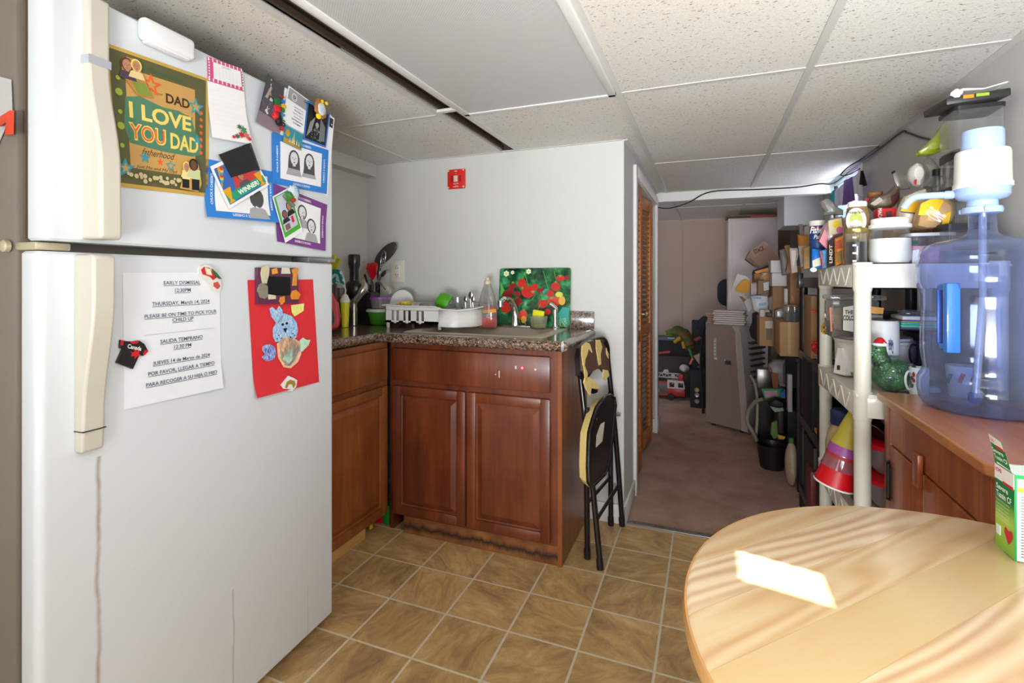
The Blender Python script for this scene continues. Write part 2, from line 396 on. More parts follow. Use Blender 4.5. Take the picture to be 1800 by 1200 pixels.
struct('wall_closet_dark_sheet', MB().b2((-.5, 2.9, 0), (-.49, 4.1, 1.8)), BLKM)  # black sheet standing in for the shade inside the closet
# unlit light panel in the ceiling
q = N('prismatic_lens'); P, _ = pos_xyz(q); ch = q.n('TexVoronoi'); ch.inputs['Scale'].default_value = 170; ch.distance = 'MANHATTAN'; ch.inputs['Randomness'].default_value = 0
mp = q.n('Mapping'); mp.inputs['Rotation'].default_value = (0, 0, .78); q.l(P, mp.inputs[0]); q.l(mp.outputs[0], ch.inputs['Vector'])
q.b.inputs['Base Color'].default_value = lin('bdbab8'); q.b.inputs['Roughness'].default_value = .35; q.bump(ch.outputs[0], .35, .002)
lp = thing('ceiling_light_panel', 'unlit flat ceiling light panel with a ribbed grey lens beside the dark slot', 'ceiling light', (-.63, 1.2, CEIL-.02))
MB().b2((-.925, .66, CEIL-.012), (-.34, 1.85, CEIL-.006)).build('lens', q.m, lp)
mb = MB()
for lo, hi in (((-.94, .65, CEIL-.016), (-.915, 1.862, CEIL-.001)), ((-.345, .65, CEIL-.016), (-.318, 1.862, CEIL-.001)), ((-.94, 1.842, CEIL-.016), (-.318, 1.862, CEIL-.001)), ((-.94, .645, CEIL-.016), (-.318, .66, CEIL-.001))): mb.b2(lo, hi, .002)
mb.build('frame', mat('d9d7d3', .4), lp)
# glowing panel added out of view behind the camera for fill light
lp = thing('ceiling_light_panel', 'added glowing ceiling panel out of view filling the near end with light', 'ceiling light', (0, -.3, CEIL-.02))
q = N('added_glow_lens'); q.b.inputs['Emission Color'].default_value = (1, .97, .92, 1); q.b.inputs['Emission Strength'].default_value = 1.5
MB().b2((-.29, -.55, CEIL-.012), (.29, -.05, CEIL-.006)).build('lens', q.m, lp)
# unseen drape added on the solid wall by the camera, assumed door behind
mb = MB(); mb.sheet(lambda u, v: Vector((.822+.008*math.sin(u*60), -1.0+1.6*u, 1.05+.8*v)), 80, 2)
tag(mb.build('added_curtain', mat('f1f0ec', .8)), 'unseen white drape drawn over the side window beside the table', 'added_curtain')
mb = MB(); mb.b2((-1.5, -1.70, .05), (.4, -1.69, 1.85)); o = struct('door_assumed', mb, mat('e8ecef', .5))  # assumed rear door: an opaque slab that lets no light through
mb = MB()
for lo, hi in (((-1.56, -1.7, 0), (-1.5, -1.67, 1.9)), ((.4, -1.7, 0), (.46, -1.67, 1.9)), ((-1.56, -1.7, 1.85), (.46, -1.67, 1.9)), ((-.6, -1.7, .05), (-.55, -1.67, 1.85))): mb.b2(lo, hi)
mb.build('door_frame', TRIM, o)
# black cable along the beam and ceiling edge
pts = [at(1150, 363, Y=4.13), at(1175, 366, Y=4.1), at(1210, 356, Y=4.1), at(1250, 337, Y=4.1), at(1330, 333, Y=4.12), at(1400, 329, Y=4.12), at(1440, 323, Y=4.1)]
pts = [Vector((p.x, p.y, min(p.z, 1.895))) for p in pts]+[Vector((.80, 4.0, 1.875)), Vector((.825, 3.7, 1.89)), Vector((.825, 3.2, 1.888)), Vector((.826, 2.8, 1.892)), Vector((.83, 2.72, 1.87)), Vector((.832, 2.6, 1.82)), Vector((.832, 2.45, 1.765))]
def smoothp(P, n=6):
    out = []
    for i in range(len(P)-1):
        p0, p1, p2, p3 = P[max(i-1, 0)], P[i], P[i+1], P[min(i+2, len(P)-1)]
        for k in range(n):
            t = k/n; out.append(.5*((2*p1)+(p2-p0)*t+(2*p0-5*p1+4*p2-p3)*t*t+(3*p1-p0-3*p2+p3)*t**3))
    return out+[P[-1]]
tag(MB().tube(smoothp(pts), .0045, 8).build('cable', BLACK), 'black cable running under the beam and along the ceiling edge', 'cable')
loop = [Vector((.81, 3.05, 1.892)), Vector((.80, 3.25, 1.885)), Vector((.76, 3.4, 1.87)), Vector((.74, 3.5, 1.84)), Vector((.79, 3.52, 1.845)), Vector((.822, 3.44, 1.86))]
tag(MB().tube(smoothp(loop), .0035, 8).build('cable', BLACK), 'short loose loop of black cable hanging above the small window', 'cable')
# ================================================================ WALL FITTINGS
al = thing('fire_alarm_backplate', 'red square fire alarm plate high on the kitchen wall', 'alarm plate', (-1.323, 2.513, 1.727))
MB().b2((-1.379, 2.500, 1.727), (-1.267, 2.513, 1.838), .006).build('plate', mat('d42222', .45), al)
mb = MB(); mb.b2((-1.335, 2.494, 1.765), (-1.311, 2.50, 1.80), .002)
mb.build('socket', mat('cfc7b0', .5), al)
for dx in (-.047, .047):
    for dz in (-.047, .047): MB().lathe([(.005, 0), (.005, .003), (0, .004)], (-1.323+dx, 2.500, 1.7825+dz), 8, Matrix.Rotation(R(90), 4, 'X')).build('screw', mat('cfc7b0', .5), al)
mb = MB()
for zz, t in ((1.822, 'FIRE'), (1.81, '+'), (1.752, 'ALARM'), (1.742, '+'), (1.735, 'NOTIFY')):
    V, F = textgeo(t, .010, .01); mb.add([(-1.323+x, 2.4992, zz+y) for x, y in V], F)
mb.mi = 1
for dx in (-.026, .026): mb.b2((-1.323+dx-.004, 2.4985, 1.765), (-1.323+dx+.004, 2.5, 1.80))
mb.build('printed_marks', [mat('f2d9d4', .5), mat('7a1414', .5)], al)
ou = thing('wall_outlet', 'ivory double wall outlet above the dish rack', 'outlet', (-1.714, 2.513, 1.195))
MB().box((-1.714, 2.507, 1.263), (.088, .012, .135), .004).build('plate', mat('dcd6c6', .4), ou)
MB().box((-1.714, 2.502, 1.263), (.034, .012, .072), .003).build('receptacle', mat('e0dbcd', .4), ou)
mb = MB()
for dz in (-.020, .020):
    for dx in (-.007, .007): mb.b2((-1.714+dx-.0015, 2.4955, 1.263+dz-.005), (-1.714+dx+.0015, 2.497, 1.263+dz+.005))
    mb.lathe([(.0025, 0), (.0025, .001)], (-1.714, 2.496, 1.263+dz*1.55), 8, Matrix.Rotation(R(90), 4, 'X'))
mb.build('slots', DGREY, ou)
# unseen lamp body added behind the camera to hold added_fill_light
fl_ = thing('added_fill_lamp', 'unseen grey lamp added to throw fill light up at the ceiling', 'lamp', (.25, -1.42, 0))
MB().lathe([(.14, 0), (.14, .02), (.02, .03)], (.25, -1.42, 0), 24).build('base', DGREY, fl_)
MB().tube([(.25, -1.42, .02), (.25, -1.42, .62)], .012, 10).build('pole', DGREY, fl_)
MB().box((.25, -1.37, .68), (.9, .04, .5), .01, (R(-62+90), 0, 0)).build('fill_panel', WHITE, fl_)
# ================================================================ FRIDGE
FO = Vector((-1.24, 1.42, 0)); TH = R(2.5); TF = R(3.9)
FR = thing('refrigerator', 'large white two-door refrigerator covered in magnets and papers', 'refrigerator', FO, TH)
FW = .862
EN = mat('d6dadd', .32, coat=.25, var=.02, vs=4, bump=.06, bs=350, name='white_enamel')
SIDE = mat('7d7368', .5, var=.05, vs=5, bump=.08, bs=250, name='shade_toned_beige_enamel')  # beige enamel, darkened in the colour to give this side its shade
HND = mat('cbc5b6', .38, coat=.2, var=.04, vs=9, name='aged_cream_plastic')
GSK = mat('6a5c50', .6)
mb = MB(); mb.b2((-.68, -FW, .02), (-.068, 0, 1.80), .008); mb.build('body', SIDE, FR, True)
mb = MB(); mb.b2((-.07, -FW+.012, .06), (-.06, -.012, 1.268)); mb.build('gasket', GSK, FR, True)
mb = MB(); mb.b2((-.07, -FW+.012, 1.30), (-.06, -.012, 1.79)); mb.build('gasket', GSK, FR, True)
q = N('white_enamel_with_rust_runs'); co = q.coord((1, 1, 1)); s = q.n('SeparateXYZ'); q.l(co, s.inputs[0])
def streak(y0, z0, z1, wd, wig):
    nz = q.noise(q.coord((0, 0, 6)), 1.0, 3)
    d = q.math('ABSOLUTE', q.math('ADD', q.math('ADD', s.outputs[1], -y0), q.math('MULTIPLY_ADD', nz, wig, -wig/2)))
    a = q.math('SUBTRACT', 1.0, q.math('DIVIDE', d, wd)); a = q.math('MAXIMUM', a, 0.0)
    b = q.math('MULTIPLY', q.math('LESS_THAN', s.outputs[2], z1), q.math('GREATER_THAN', s.outputs[2], z0))
    return q.math('MULTIPLY', a, b)
st = q.math('ADD', q.math('MULTIPLY', streak(-.755, .02, .84, .007, .03), .8), q.math('MULTIPLY', streak(-.42, .05, .36, .004, .02), .6))
st = q.math('ADD', st, q.math('MULTIPLY', streak(-.13, .02, .2, .003, .005), .4))
st = q.math('MULTIPLY', st, q.math('MULTIPLY_ADD', q.noise(co, 30, 3), .9, .3))
q.l(q.mix(st, 'd9dde0', '8d7454'), q.b.inputs['Base Color']); q.b.inputs['Roughness'].default_value = .32; q.b.inputs['Coat Weight'].default_value = .25
q.bump(q.noise(co, 350, 2), .05, .001)
def door_mb(z0, z1):
    mb = MB(); P = rr(.06, FW, .016, 5, -.03, -FW/2)
    n = len(P); ins = rr(.052, FW-.008, .013, 5, -.03, -FW/2)
    V = [(x, y, z0) for x, y in ins]+[(x, y, z0+.005) for x, y in P]+[(x, y, z1-.005) for x, y in P]+[(x, y, z1) for x, y in ins]
    F = [(k*n+i, k*n+(i+1) % n, (k+1)*n+(i+1) % n, (k+1)*n+i) for k in range(3) for i in range(n)]+[tuple(range(n))[::-1], tuple(range(3*n, 4*n))]
    return mb.add(V, F)
LD = door_mb(.035, 1.272).build('refrigerator_door', q.m, FR, True)
UD = door_mb(1.292, 1.80).build('freezer_door', EN, FR, True); UD.rotation_euler = (0, 0, TF-TH)
# handles: solid curved grips that swing out towards the gap between the doors
def grip(pr, y0, y1, name, par):
    mb = MB(); M = Matrix(((1, 0, 0, 0), (0, 0, 1, y0), (0, 1, 0, 0), (0, 0, 0, 1)))
    mb.prism(pr, y1-y0, M); o = mb.build(name, HND, par, True, smooth=25)
    bv = o.modifiers.new('b', 'BEVEL'); bv.width = .006; bv.segments = 3; bv.limit_method = 'ANGLE'; return o
hy0, hy1 = -.80, -.758
def arc(z_flat, z_out, x_flat, x_out, n=10):
    return [(x_flat+(x_out-x_flat)*(3*(t := k/n)**2-2*t**3), z_flat+(z_out-z_flat)*t) for k in range(n+1)]
up = [(-.002, 1.298)]+[(-.002, 1.795), (.022, 1.795)]+arc(1.66, 1.44, .022, .056)+[(.058, 1.30), (.05, 1.298)]
g1 = grip(up, hy0, hy1, 'handle', UD)
lo = [(-.002, 1.268), (.05, 1.268), (.058, 1.262)]+arc(1.18, .93, .058, .026)+[(.022, .862), (-.002, .862)]
g2 = grip(lo, hy0, hy1, 'handle', LD)
mb = MB(); mb.b2((-.001, hy0-.0005, 1.655), (.0235, hy1+.0005, 1.672)); mb.build('handle_band', mat('b9bcc4', .3, .3), g1, True)
mb = MB(); mb.b2((.0, hy0-.001, .905), (.0275, hy1+.001, .907)); mb.build('handle_seam', DGREY, g2, True)
mb = MB(); mb.b2((-.001, -.80, 1.298), (.003, -.795, 1.80), .001); mb.build('edge_trim', EN, UD, True)
# hinges and grille
mb = MB(); mb.b2((-.1, -.86, 1.274), (-.01, -.80, 1.29), .003); mb.lathe([(.012, 0), (.012, .008), (.006, .012), (0, .012)], (-.083, -.866, 1.282), 12, Matrix.Rotation(R(90), 4, 'X')); mb.build('hinge', mat('c9bda0', .4, .4), FR, True)
mb = MB(); mb.b2((-.09, -.13, 1.274), (.004, -.012, 1.290), .003); mb.b2((-.04, -.03, 1.277), (.008, -.004, 1.287)); mb.build('hinge', ALU, FR, True)
mb = MB(); mb.b2((-.09, -FW+.01, .004), (-.07, -.01, .06)); mb.build('base_grille', DGREY, FR, True)
for x in (-.12, -.6):
    for y in (-.05, -FW+.05): MB().lathe([(.02, 0), (.02, .03)], (x, y, 0), 12).build('foot', BLACK, FR, True)
# ---------------------------------------------------------------- planes of the two door fronts
def face(px, py, up=True, off=0):
    th = TF if up else TH; n = Vector((math.cos(th), math.sin(th), 0)); r = ray(px, py); e = Vector((0, 0, EYE))
    t = (FO-e).dot(n)/r.dot(n); return e+r*t+n*off
class Sheet:
    """a real sheet of paper lying on a door front; u runs left to right and v bottom to top on it"""
    def __init__(s, name, label, cat, c, up, m, off=.0015, curl=None, group=None, nu=10, nv=10, P=None):
        s.c = [P(*q) for q in c] if P else [face(*q, up, off) for q in c]          # TL TR BR BL
        th = TF if up else TH; s.n = Vector((math.cos(th), math.sin(th), 0)); s.curl = curl
        s.w = (s.c[1]-s.c[0]).length; s.h = (s.c[0]-s.c[3]).length
        mb = MB(); mb.sheet(lambda u, v: s.p(u, v), nu, nv)
        mb.sheet(lambda u, v: s.p(u, v, -.0004), nu, nv)
        s.o = tag(mb.build(name, m), label, cat, group)
        s.pm = MB(); s.ms = []; s.k = .0003
    def p(s, u, v, o=0):
        a = s.c[3].lerp(s.c[2], u); b = s.c[0].lerp(s.c[1], u); q = a.lerp(b, v)
        if s.curl: o += s.curl(u, v)
        return q+s.n*o
    def _m(s, m):
        if m not in s.ms: s.ms.append(m)
        s.pm.mi = s.ms.index(m)
    def poly(s, pts, m, o=None):
        s.k += .00006; s._m(m); s.pm.flat([s.p(u, v, o or s.k) for u, v in pts]); return s
    def rect(s, u0, v0, u1, v1, m, n=1):
        s.k += .00006; s._m(m); s.pm.sheet(lambda a, b: s.p(u0+(u1-u0)*a, v0+(v1-v0)*b, s.k), n*3, n*3); return s
    def disc(s, u, v, r, m, ry=None, n=14):
        return s.poly(disc(u, v, r/s.w, (ry or r)/s.h, n), m)
    def star(s, u, v, r, m, rot=0, k=.42): return s.poly([(u+x/s.w, v+y/s.h) for x, y in star(0, 0, r, k, 5, rot)], m)
    def text(s, t, u, v, size, m, bold=0, shear=0, align='CENTER', rot=0, o=None, sx=1, space=1, fit=None):
        s.k += .00002; s._m(m); V, F = textgeo(t, 1 if fit else size, bold, shear, align, space); cr, sr = math.cos(rot), math.sin(rot)
        if fit:
            xs = [x for x, y in V]; ys = [y for x, y in V]; mx, my = (min(xs)+max(xs))/2, (min(ys)+max(ys))/2
            fx, fy = fit[0]*s.w/(max(xs)-min(xs)), fit[1]*s.h/(max(ys)-min(ys)); V = [((x-mx)*fx, (y-my)*fy) for x, y in V]
        s.pm.add([s.p(u+(x*sx*cr-y*sr)/s.w, v+(x*sx*sr+y*cr)/s.h, o or s.k+.0002) for x, y in V], F); return s
    def done(s, name='printed_design'):
        if s.pm.V: s.pm.build(name, s.ms, s.o, weld=False, smooth=0)
        return s.o
def face_person(S, u, v, r, skin, hair, shirt, long=0, grey=False):
    """small printed head and shoulders"""
    S.poly([(u-1.7*r/S.w, v-2.6*r/S.h), (u+1.7*r/S.w, v-2.6*r/S.h), (u+1.2*r/S.w, v-1.35*r/S.h), (u+.4*r/S.w, v-1.05*r/S.h), (u-.4*r/S.w, v-1.05*r/S.h), (u-1.2*r/S.w, v-1.35*r/S.h)], shirt)
    S.disc(u, v+.15*r, 1.0*r*1.12, hair, r*1.25)
    if long: S.poly([(u-1.15*r/S.w, v+.3*r/S.h), (u+1.15*r/S.w, v+.3*r/S.h), (u+1.3*r/S.w, v-long*r/S.h), (u-1.3*r/S.w, v-long*r/S.h)], hair)
    S.poly([(u-.3*r/S.w, v-1.2*r/S.h), (u+.3*r/S.w, v-1.2*r/S.h), (u+.3*r/S.w, v-.5*r/S.h), (u-.3*r/S.w, v-.5*r/S.h)], skin)
    S.disc(u, v-.1*r, .82*r, skin, r)
    e = mat('2a2422', .7)
    for dx in (-.32, .32): S.disc(u+dx*r/S.w, v+.05*r/S.h, .10*r, e, .07*r, 8)
    S.poly([(u-.25*r/S.w, v-.55*r/S.h), (u+.25*r/S.w, v-.55*r/S.h), (u+.12*r/S.w, v-.68*r/S.h), (u-.12*r/S.w, v-.68*r/S.h)], mat('a24a44', .7) if not grey else e)
    S.poly([(u-.05*r/S.w, v), (u+.05*r/S.w, v), (u+.1*r/S.w, v-.3*r/S.h), (u-.1*r/S.w, v-.3*r/S.h)], mat('8c5f48', .7) if not grey else mat('8d8d8d', .7))
# poster
KR = mat('c79a55', .6, name='kraft'); DG = mat('5b5a36', .6); TG = mat('4f7f62', .6); YL = mat('ecd06a', .6); OR = mat('e2622a', .6); TL = mat('3f97a0', .6); BK = mat('3d2f22', .6)
S = Sheet('fathers_day_poster', 'tan and green handmade poster for a dad on the freezer door', 'poster', [(181, 74), (366, 139), (365, 346), (200, 327)], True, mat('c9a24a', .45, coat=.3), .002)
S.rect(.035, .03, .965, .975, DG, 4); S.rect(.16, .15, .84, .87, KR, 4)
S.text('DAD', .655, .735, 1, BK, .03, fit=(.25, .075)); S.text('your', .46, .745, 1, BK, fit=(.08, .02)); S.text('Qual', .78, .63, 1, BK, shear=.3, fit=(.07, .025))
S.poly([(.15, .66), (.28, .69), (.5, .655), (.66, .66), (.80, .63), (.84, .52), (.92, .47), (.90, .34), (.80, .315), (.5, .31), (.17, .33), (.12, .44)], TG)
S.text('I LOVE', .485, .575, 1, YL, .03, fit=(.62, .12)); S.text('YOU', .34, .42, 1, YL, .045, fit=(.36, .13)); S.text('DAD', .72, .41, 1, YL, .03, fit=(.31, .125)); S.text('YOU', .34, .42, 1, OR, .0, fit=(.33, .11))
S.text('fatherhood', .44, .285, 1, BK, shear=.5, fit=(.34, .05)); S.text('Just Me and My Dad', .42, .165, 1, BK, shear=.2, fit=(.42, .03))
S.star(.39, .80, .028, OR); S.star(.39, .80, .014, KR); S.star(.85, .73, .024, TL); S.star(.85, .73, .013, KR); S.star(.86, .46, .014, TL); S.star(.30, .24, .015, TL); S.star(.45, .225, .009, OR); S.star(.56, .21, .015, TL); S.star(.56, .21, .008, KR); S.star(.11, .14, .024, TL); S.star(.11, .14, .012, KR)
for k in range(7): S.disc(.905, .36+.055*k, .0045, OR); S.poly([(.30+.06*k, .905), (.33+.06*k, .93), (.35+.06*k, .905), (.34+.06*k, .885)], mat('44613f', .6))
for k in range(5): S.disc(.09, .3+.12*k+.02*(k % 2), .005+.003*(k % 2), mat('9fae3a', .6))
random.seed(3)
for k in range(26): S.disc(.12+.55*random.random(), .06+.05*random.random(), .003+.003*random.random(), mat('cdbb8a', .6), n=7)
S.poly([(.12, .86), (.17, .95), (.27, .95), (.30, .85), (.40, .70), (.25, .69), (.15, .78)], mat('b5803f', .6)); S.poly([(.25, .70), (.38, .71), (.33, .79), (.20, .79)], mat('7d8f3a', .6))
face_person(S, .17, .89, .012, SKIN, BROWN, mat('4a3a4a', .6)); face_person(S, .25, .905, .011, SKIN, YL, mat('e3c98b', .6))
S.poly([(.64, .04), (.72, .24), (.86, .26), (.90, .10), (.86, .03)], mat('c79b50', .6)); S.rect(.67, .05, .75, .13, BLKM); S.rect(.78, .04, .87, .14, BLKM)
S.rect(.67, .12, .76, .19, mat('eed992', .6)); S.rect(.77, .13, .88, .21, mat('c7cf9a', .6)); face_person(S, .72, .22, .010, SKIN, YL, mat('eed992', .6)); face_person(S, .80, .245, .012, mat('6a452c', .6), BLKM, mat('c7cf9a', .6))
S.done()
# white hook box
n = Vector((math.cos(TF), math.sin(TF), 0))
a, b = face(238, 44), face(331, 80); M = Matrix.Translation((a+b)/2+Vector((0, 0, -.012))) @ Matrix.Rotation(TF, 4, 'Z')
L = (b-a).length
mb = MB(); mb.M = M; mb.box((.014, 0, 0), (.028, L, .052), .012, None, 4); mb.box((.012, 0, -.022), (.020, L*.82, .016), .005); tag(mb.build('magnetic_clip_box', mat('ececec', .25, coat=.4)), 'white rounded plastic magnetic box at the top of the freezer door', 'magnetic holder')
# pink notepad with calendar
curlb = lambda u, v: .012*(max(0, .35-v)/.35)**2
S = Sheet('notepad', 'blank white notepad with a pink dotted calendar head on the freezer', 'notepad', [(361, 99), (423, 121), (436, 254), (366, 242)], True, mat('f2efee', .6), .004, lambda u, v: .01*max(0, .4-v)/.4)
PK = mat('d8578c', .6); S.rect(0, .70, 1, 1, PK, 3)
for i in range(9):
    for j in (.72, .74, .965, .985): S.disc(.04+.115*i, j, .0022, WHITE, n=8)
for j in range(8): S.disc(.035, .72+.035*j, .0022, WHITE, n=8); S.disc(.965, .72+.035*j, .0022, WHITE, n=8)
S.rect(.14, .745, .92, .95, mat('eeecea', .6), 2)
for j in range(6): S.rect(.20, .765+.027*j, .88, .766+.027*j, LGREY)
for i in range(8): S.rect(.20+.095*i, .765, .203+.095*i, .90, LGREY)
S.text('JANUARY', .5, .915, .006, GREY)
for j in range(9): S.rect(.04, .12+.06*j, .97, .1215+.06*j, mat('dfd6dc', .6))
for (u, v, r, m) in ((.72, .10, .010, RED), (.60, .07, .008, mat('3c6a4a', .6)), (.80, .17, .012, mat('4c8a5a', .6)), (.70, .20, .008, mat('3c6a4a', .6)), (.86, .10, .010, mat('cf6a5a', .6)), (.92, .06, .007, RED), (.50, .05, .006, RED)): S.poly([(u+x/S.w, v+y/S.h) for x, y in star(0, 0, r, .55, 6)], m)
S.done()
# photograph of a child beside a ride
ph = lambda u, v: .02*(1-u)**2*(.4+v)
S = Sheet('photograph', 'curled photograph of a child in a dark hall on the freezer top', 'photograph', [(455, 131), (498, 152), (489, 237), (444, 214)], True, mat('4a4a50', .4), .005, ph)
S.rect(.03, .25, .97, .55, mat('5d5560', .5)); S.rect(0, 0, 1, .24, mat('8e7b82', .5), 2); S.poly([(.05, .45), (.35, .85), (.42, .8), (.2, .4)], mat('b9b8a6', .5)); S.poly([(.25, .3), (.42, .62), (.55, .6), (.45, .3), (.38, .25)], mat('ddd6dc', .5)); S.poly([(.55, .3), (.6, .52), (.72, .5), (.7, .28)], mat('5a80b0', .5)); S.disc(.38, .68, .006, SKIN); S.disc(.33, .86, .003, WHITE); S.disc(.3, .95, .003, WHITE)
S.done('printed_picture')
# Portugal letters magnet
mg = []
a = face(492, 215, True, .010)
pm = thing('letter_magnet', 'colourful country name magnet with a rooster and flags', 'magnet', a)
Mt = Matrix.Translation(face(497, 212, True, .014)) @ Matrix(((math.cos(TF), 0, -math.sin(TF)*0, 0), (0, 1, 0, 0), (0, 0, 1, 0), (0, 0, 0, 1)))
cols = [mat('c8202c', .3), mat('3b3b3b', .3), mat('2f7d3b', .3), mat('3a86c8', .3), mat('2f7d3b', .3), mat('e9b81c', .3), mat('2a76c4', .3), mat('c8202c', .3)]
a0 = face(492, 228, True, 0); a1 = face(490, 163, True, 0); ax = (a1-a0); LL = ax.length
for i, chh in enumerate('Portugal'):
    mb = MB(); V, F = textgeo(chh, .026, .03)
    base = a0+ax*((i+.1)/8.0)+n*.013+Vector((0, .008, 0)); up_ = Vector((0, -1, 0)); rt = Vector((0, .12, 1)).normalized()
    mb.add([base+rt*x+up_*y for x, y in V], F); mb.add([base-n*.003+rt*x+up_*y for x, y in V], F)
    mb.build('letter', cols[i], pm, weld=False)
hb = a0+ax*.55+n*.014+Vector((0, -.022, 0))
MB().box(hb+Vector((0, 0, .014)), (.006, .02, .022), .002, (R(10), 0, 0)).build('flag', mat('1f6a35', .3), pm)
MB().box(hb+Vector((0, .0, -.006)), (.007, .024, .02), .003, (R(10), 0, 0)).build('flag', mat('d3202a', .3), pm)
MB().blob(hb+Vector((0, -.006, -.028)), (.006, .012, .012), .3, 3, 1).build('rooster_comb', mat('d3202a', .3), pm)
MB().blob(hb+Vector((0, .006, -.04)), (.006, .012, .016), .4, 4, 2).build('rooster', BLACK, pm)
# sheets under and beside
S = Sheet('paper_sheet', 'white sheet hanging behind the other papers at the freezer corner', 'paper', [(497, 152), (587, 208), (575, 345), (487, 300)], True, PAPER, .002); S.rect(.9, .86, .98, .98, mat('333333', .6)); S.text('B', .94, .90, .010, WHITE, rot=-1.57); S.done()
S = Sheet('school_letter', 'white letter with a round crest and grey header on the freezer', 'letter', [(502, 151), (541, 177), (534, 237), (493, 214)], True, PAPER, .006, lambda u, v: .006*v*(1-u)); S.rect(.04, .66, 1, .97, mat('9b9b9b', .6), 2); S.disc(.32, .80, .0125, WHITE); S.disc(.32, .80, .0105, mat('555555', .6)); S.disc(.32, .80, .0085, WHITE); S.disc(.32, .80, .0068, mat('444444', .6)); S.text('PJ', .32, .775, .009, WHITE)
S.text('Om', .84, .85, .012, mat('222222', .6), .02)
for k, t in enumerate(('Important October', 'November 2', 'Visit us for a full tour', 'Important info', 'Late Registration', 'To Register')): S.text(t, .58, .55-.085*k, .0055 if k in (0, 2, 3) else .0075, mat('333333', .6), .01)
S.done()
S = Sheet('postcard_magnet', 'small city skyline postcard magnet on the freezer', 'magnet', [(497, 219), (529, 237), (526, 265), (493, 249)], True, mat('2f8fa0', .3), .008); S.rect(.02, .02, .98, .30, mat('b6923a', .5)); S.disc(.2, .62, .009, mat('c9972f', .4), .012); S.poly([(.5, .2), (.54, .95), (.58, .2)], mat('e3c050', .4)); 
for k in range(5): S.poly([(.3+.12*k, .15), (.34+.12*k, .45+.1*(k % 2)), (.39+.12*k, .15)], mat('d7cfae', .4)); S.rect(.62+.07*k, .1, .66+.07*k, .3, DGREY)
S.done()
S = Sheet('photograph', 'blue bordered black and white photograph under the owl magnet', 'photograph', [(537, 176), (577, 201), (570, 260), (530, 245)], True, mat('2a6fc4', .5), .007); S.rect(.06, .05, .94, .95, mat('191919', .4), 2); S.poly([(.1, .1), (.2, .5), (.4, .7), (.3, .3)], mat('8f8f8f', .5)); S.poly([(.65, .1), (.9, .15), (.85, .55), (.62, .75)], mat('77777a', .5)); face_person(S, .5, .5, .010, mat('a9a9a9', .5), BLACK, mat('555555', .5), grey=True)
random.seed(5)
for k in range(30): S.disc(.3+.4*random.random(), .08+.28*random.random(), .0012, mat('c8c8c8', .5), n=6)
S.done('printed_picture')
ow = thing('owl_magnet', 'brown owl shaped magnet at the top corner of the freezer', 'magnet', face(556, 205, True, .012))
c0 = face(556, 192, True, .018)
MB().blob(c0, (.008, .028, .032), .25, 4, 3).build('body', mat('9c6a35', .4, var=.2, vs=60), ow)
MB().blob(c0+n*.006+Vector((0, -.002, -.003)), (.005, .018, .021), .1, 3, 3).build('belly', mat('c9ced2', .4, var=.2, vs=80), ow)
MB().blob(c0+Vector((0, -.010, -.028)), (.006, .011, .01), .1, 3, 3).build('foot', YEL, ow)
mb = MB()
for dy in (0, .02): mb.lathe([(0, 0), (.006, 0), (.006, .002), (0, .003)], c0+n*.009+Vector((0, dy-.004, .022)), 12, Matrix.Rotation(R(90), 4, 'Y'))
mb.build('eyes', YEL, ow)
# three printed sheets with sketch portraits
def brand_sheet(nm, label, c, off, colr, curl, border=.13, ports=()):
    CB = mat(colr, .55); S = Sheet('souvenir_portrait', label, 'souvenir picture', c, True, CB, off, curl, 'souvenir portraits with lettered borders')
    S.rect(border, border, 1-border, 1-border, mat('efefef', .6), 3)
    for k, (u, v, rot) in enumerate(((.5, .03, math.pi), (.5, .97, math.pi), (.045, .45, math.pi/2), (.95, .45, -math.pi/2))):
        S.text("CHUCK E CHEESE'S", u+(0, 0, .048, -.042)[k], v+(.065, -.065, .05, .05)[k], .0095, WHITE, .02, rot=rot if k != 1 else 0, sx=1.0)
    G1, G2, G3 = mat('d9d9d9', .7), mat('4d4d4d', .7), mat('a8a8a8', .7)
    for (u, v, r, lg) in ports: face_person(S, u, v, r, G1, G2, G3, lg, True)
    S.done('printed_picture'); return S
brand_sheet('a', 'blue bordered sketch portrait lying half under the winner photo', [(361, 279), (481, 302), (485, 391), (357, 381)], .002, '2d7fd0', lambda u, v: .012*(max(0, .5-v)*2)**2, .12, ((.70, .42, .022, 0),))
brand_sheet('b', 'blue bordered sketch portrait of two long haired people at the door edge', [(476, 232), (576, 264), (573, 341), (477, 322)], .0035, '2d7fd0', None, .13, ((.36, .60, .021, 1.6), (.63, .62, .021, 2.0)))
brand_sheet('c', 'purple bordered sketch portrait at the lower corner of the freezer', [(479, 322), (574, 360), (568, 441), (486, 424)], .003, '7a3d86', lambda u, v: .012*u*max(0, .6-v), .13, ((.50, .66, .020, 0), (.68, .44, .021, 0)))
# winner photo and black magnet
S = Sheet('winner_photograph', 'photograph marked WINNER with trophies pinned by a square black magnet', 'photograph', [(364, 293), (434, 262), (467, 325), (396, 367)], True, PAPER, .010, lambda u, v: .006*max(0, .5-v))
S.rect(.05, .06, .95, .92, mat('3a66ac', .5), 2); S.poly([(.3, .3), (.9, .3), (.8, .7), (.5, .75), (.35, .6)], mat('c43a3a', .5)); S.poly([(.05, .45), (.25, .9), (.12, .92)], mat('d3a030', .5)); S.rect(.05, .10, .97, .30, mat('1f9a6a', .5)); S.text('WINNER!', .56, .20, 1, WHITE, .03, fit=(.5, .12))
face_person(S, .52, .55, .012, SKIN, BROWN, mat('55525a', .5)); G = mat('e0a020', .4)
for u in (.12, .88): S.poly([(u-.09, .42), (u+.09, .42), (u+.05, .26), (u+.02, .16), (u+.07, .08), (u-.07, .08), (u-.02, .16), (u-.05, .26)], G)
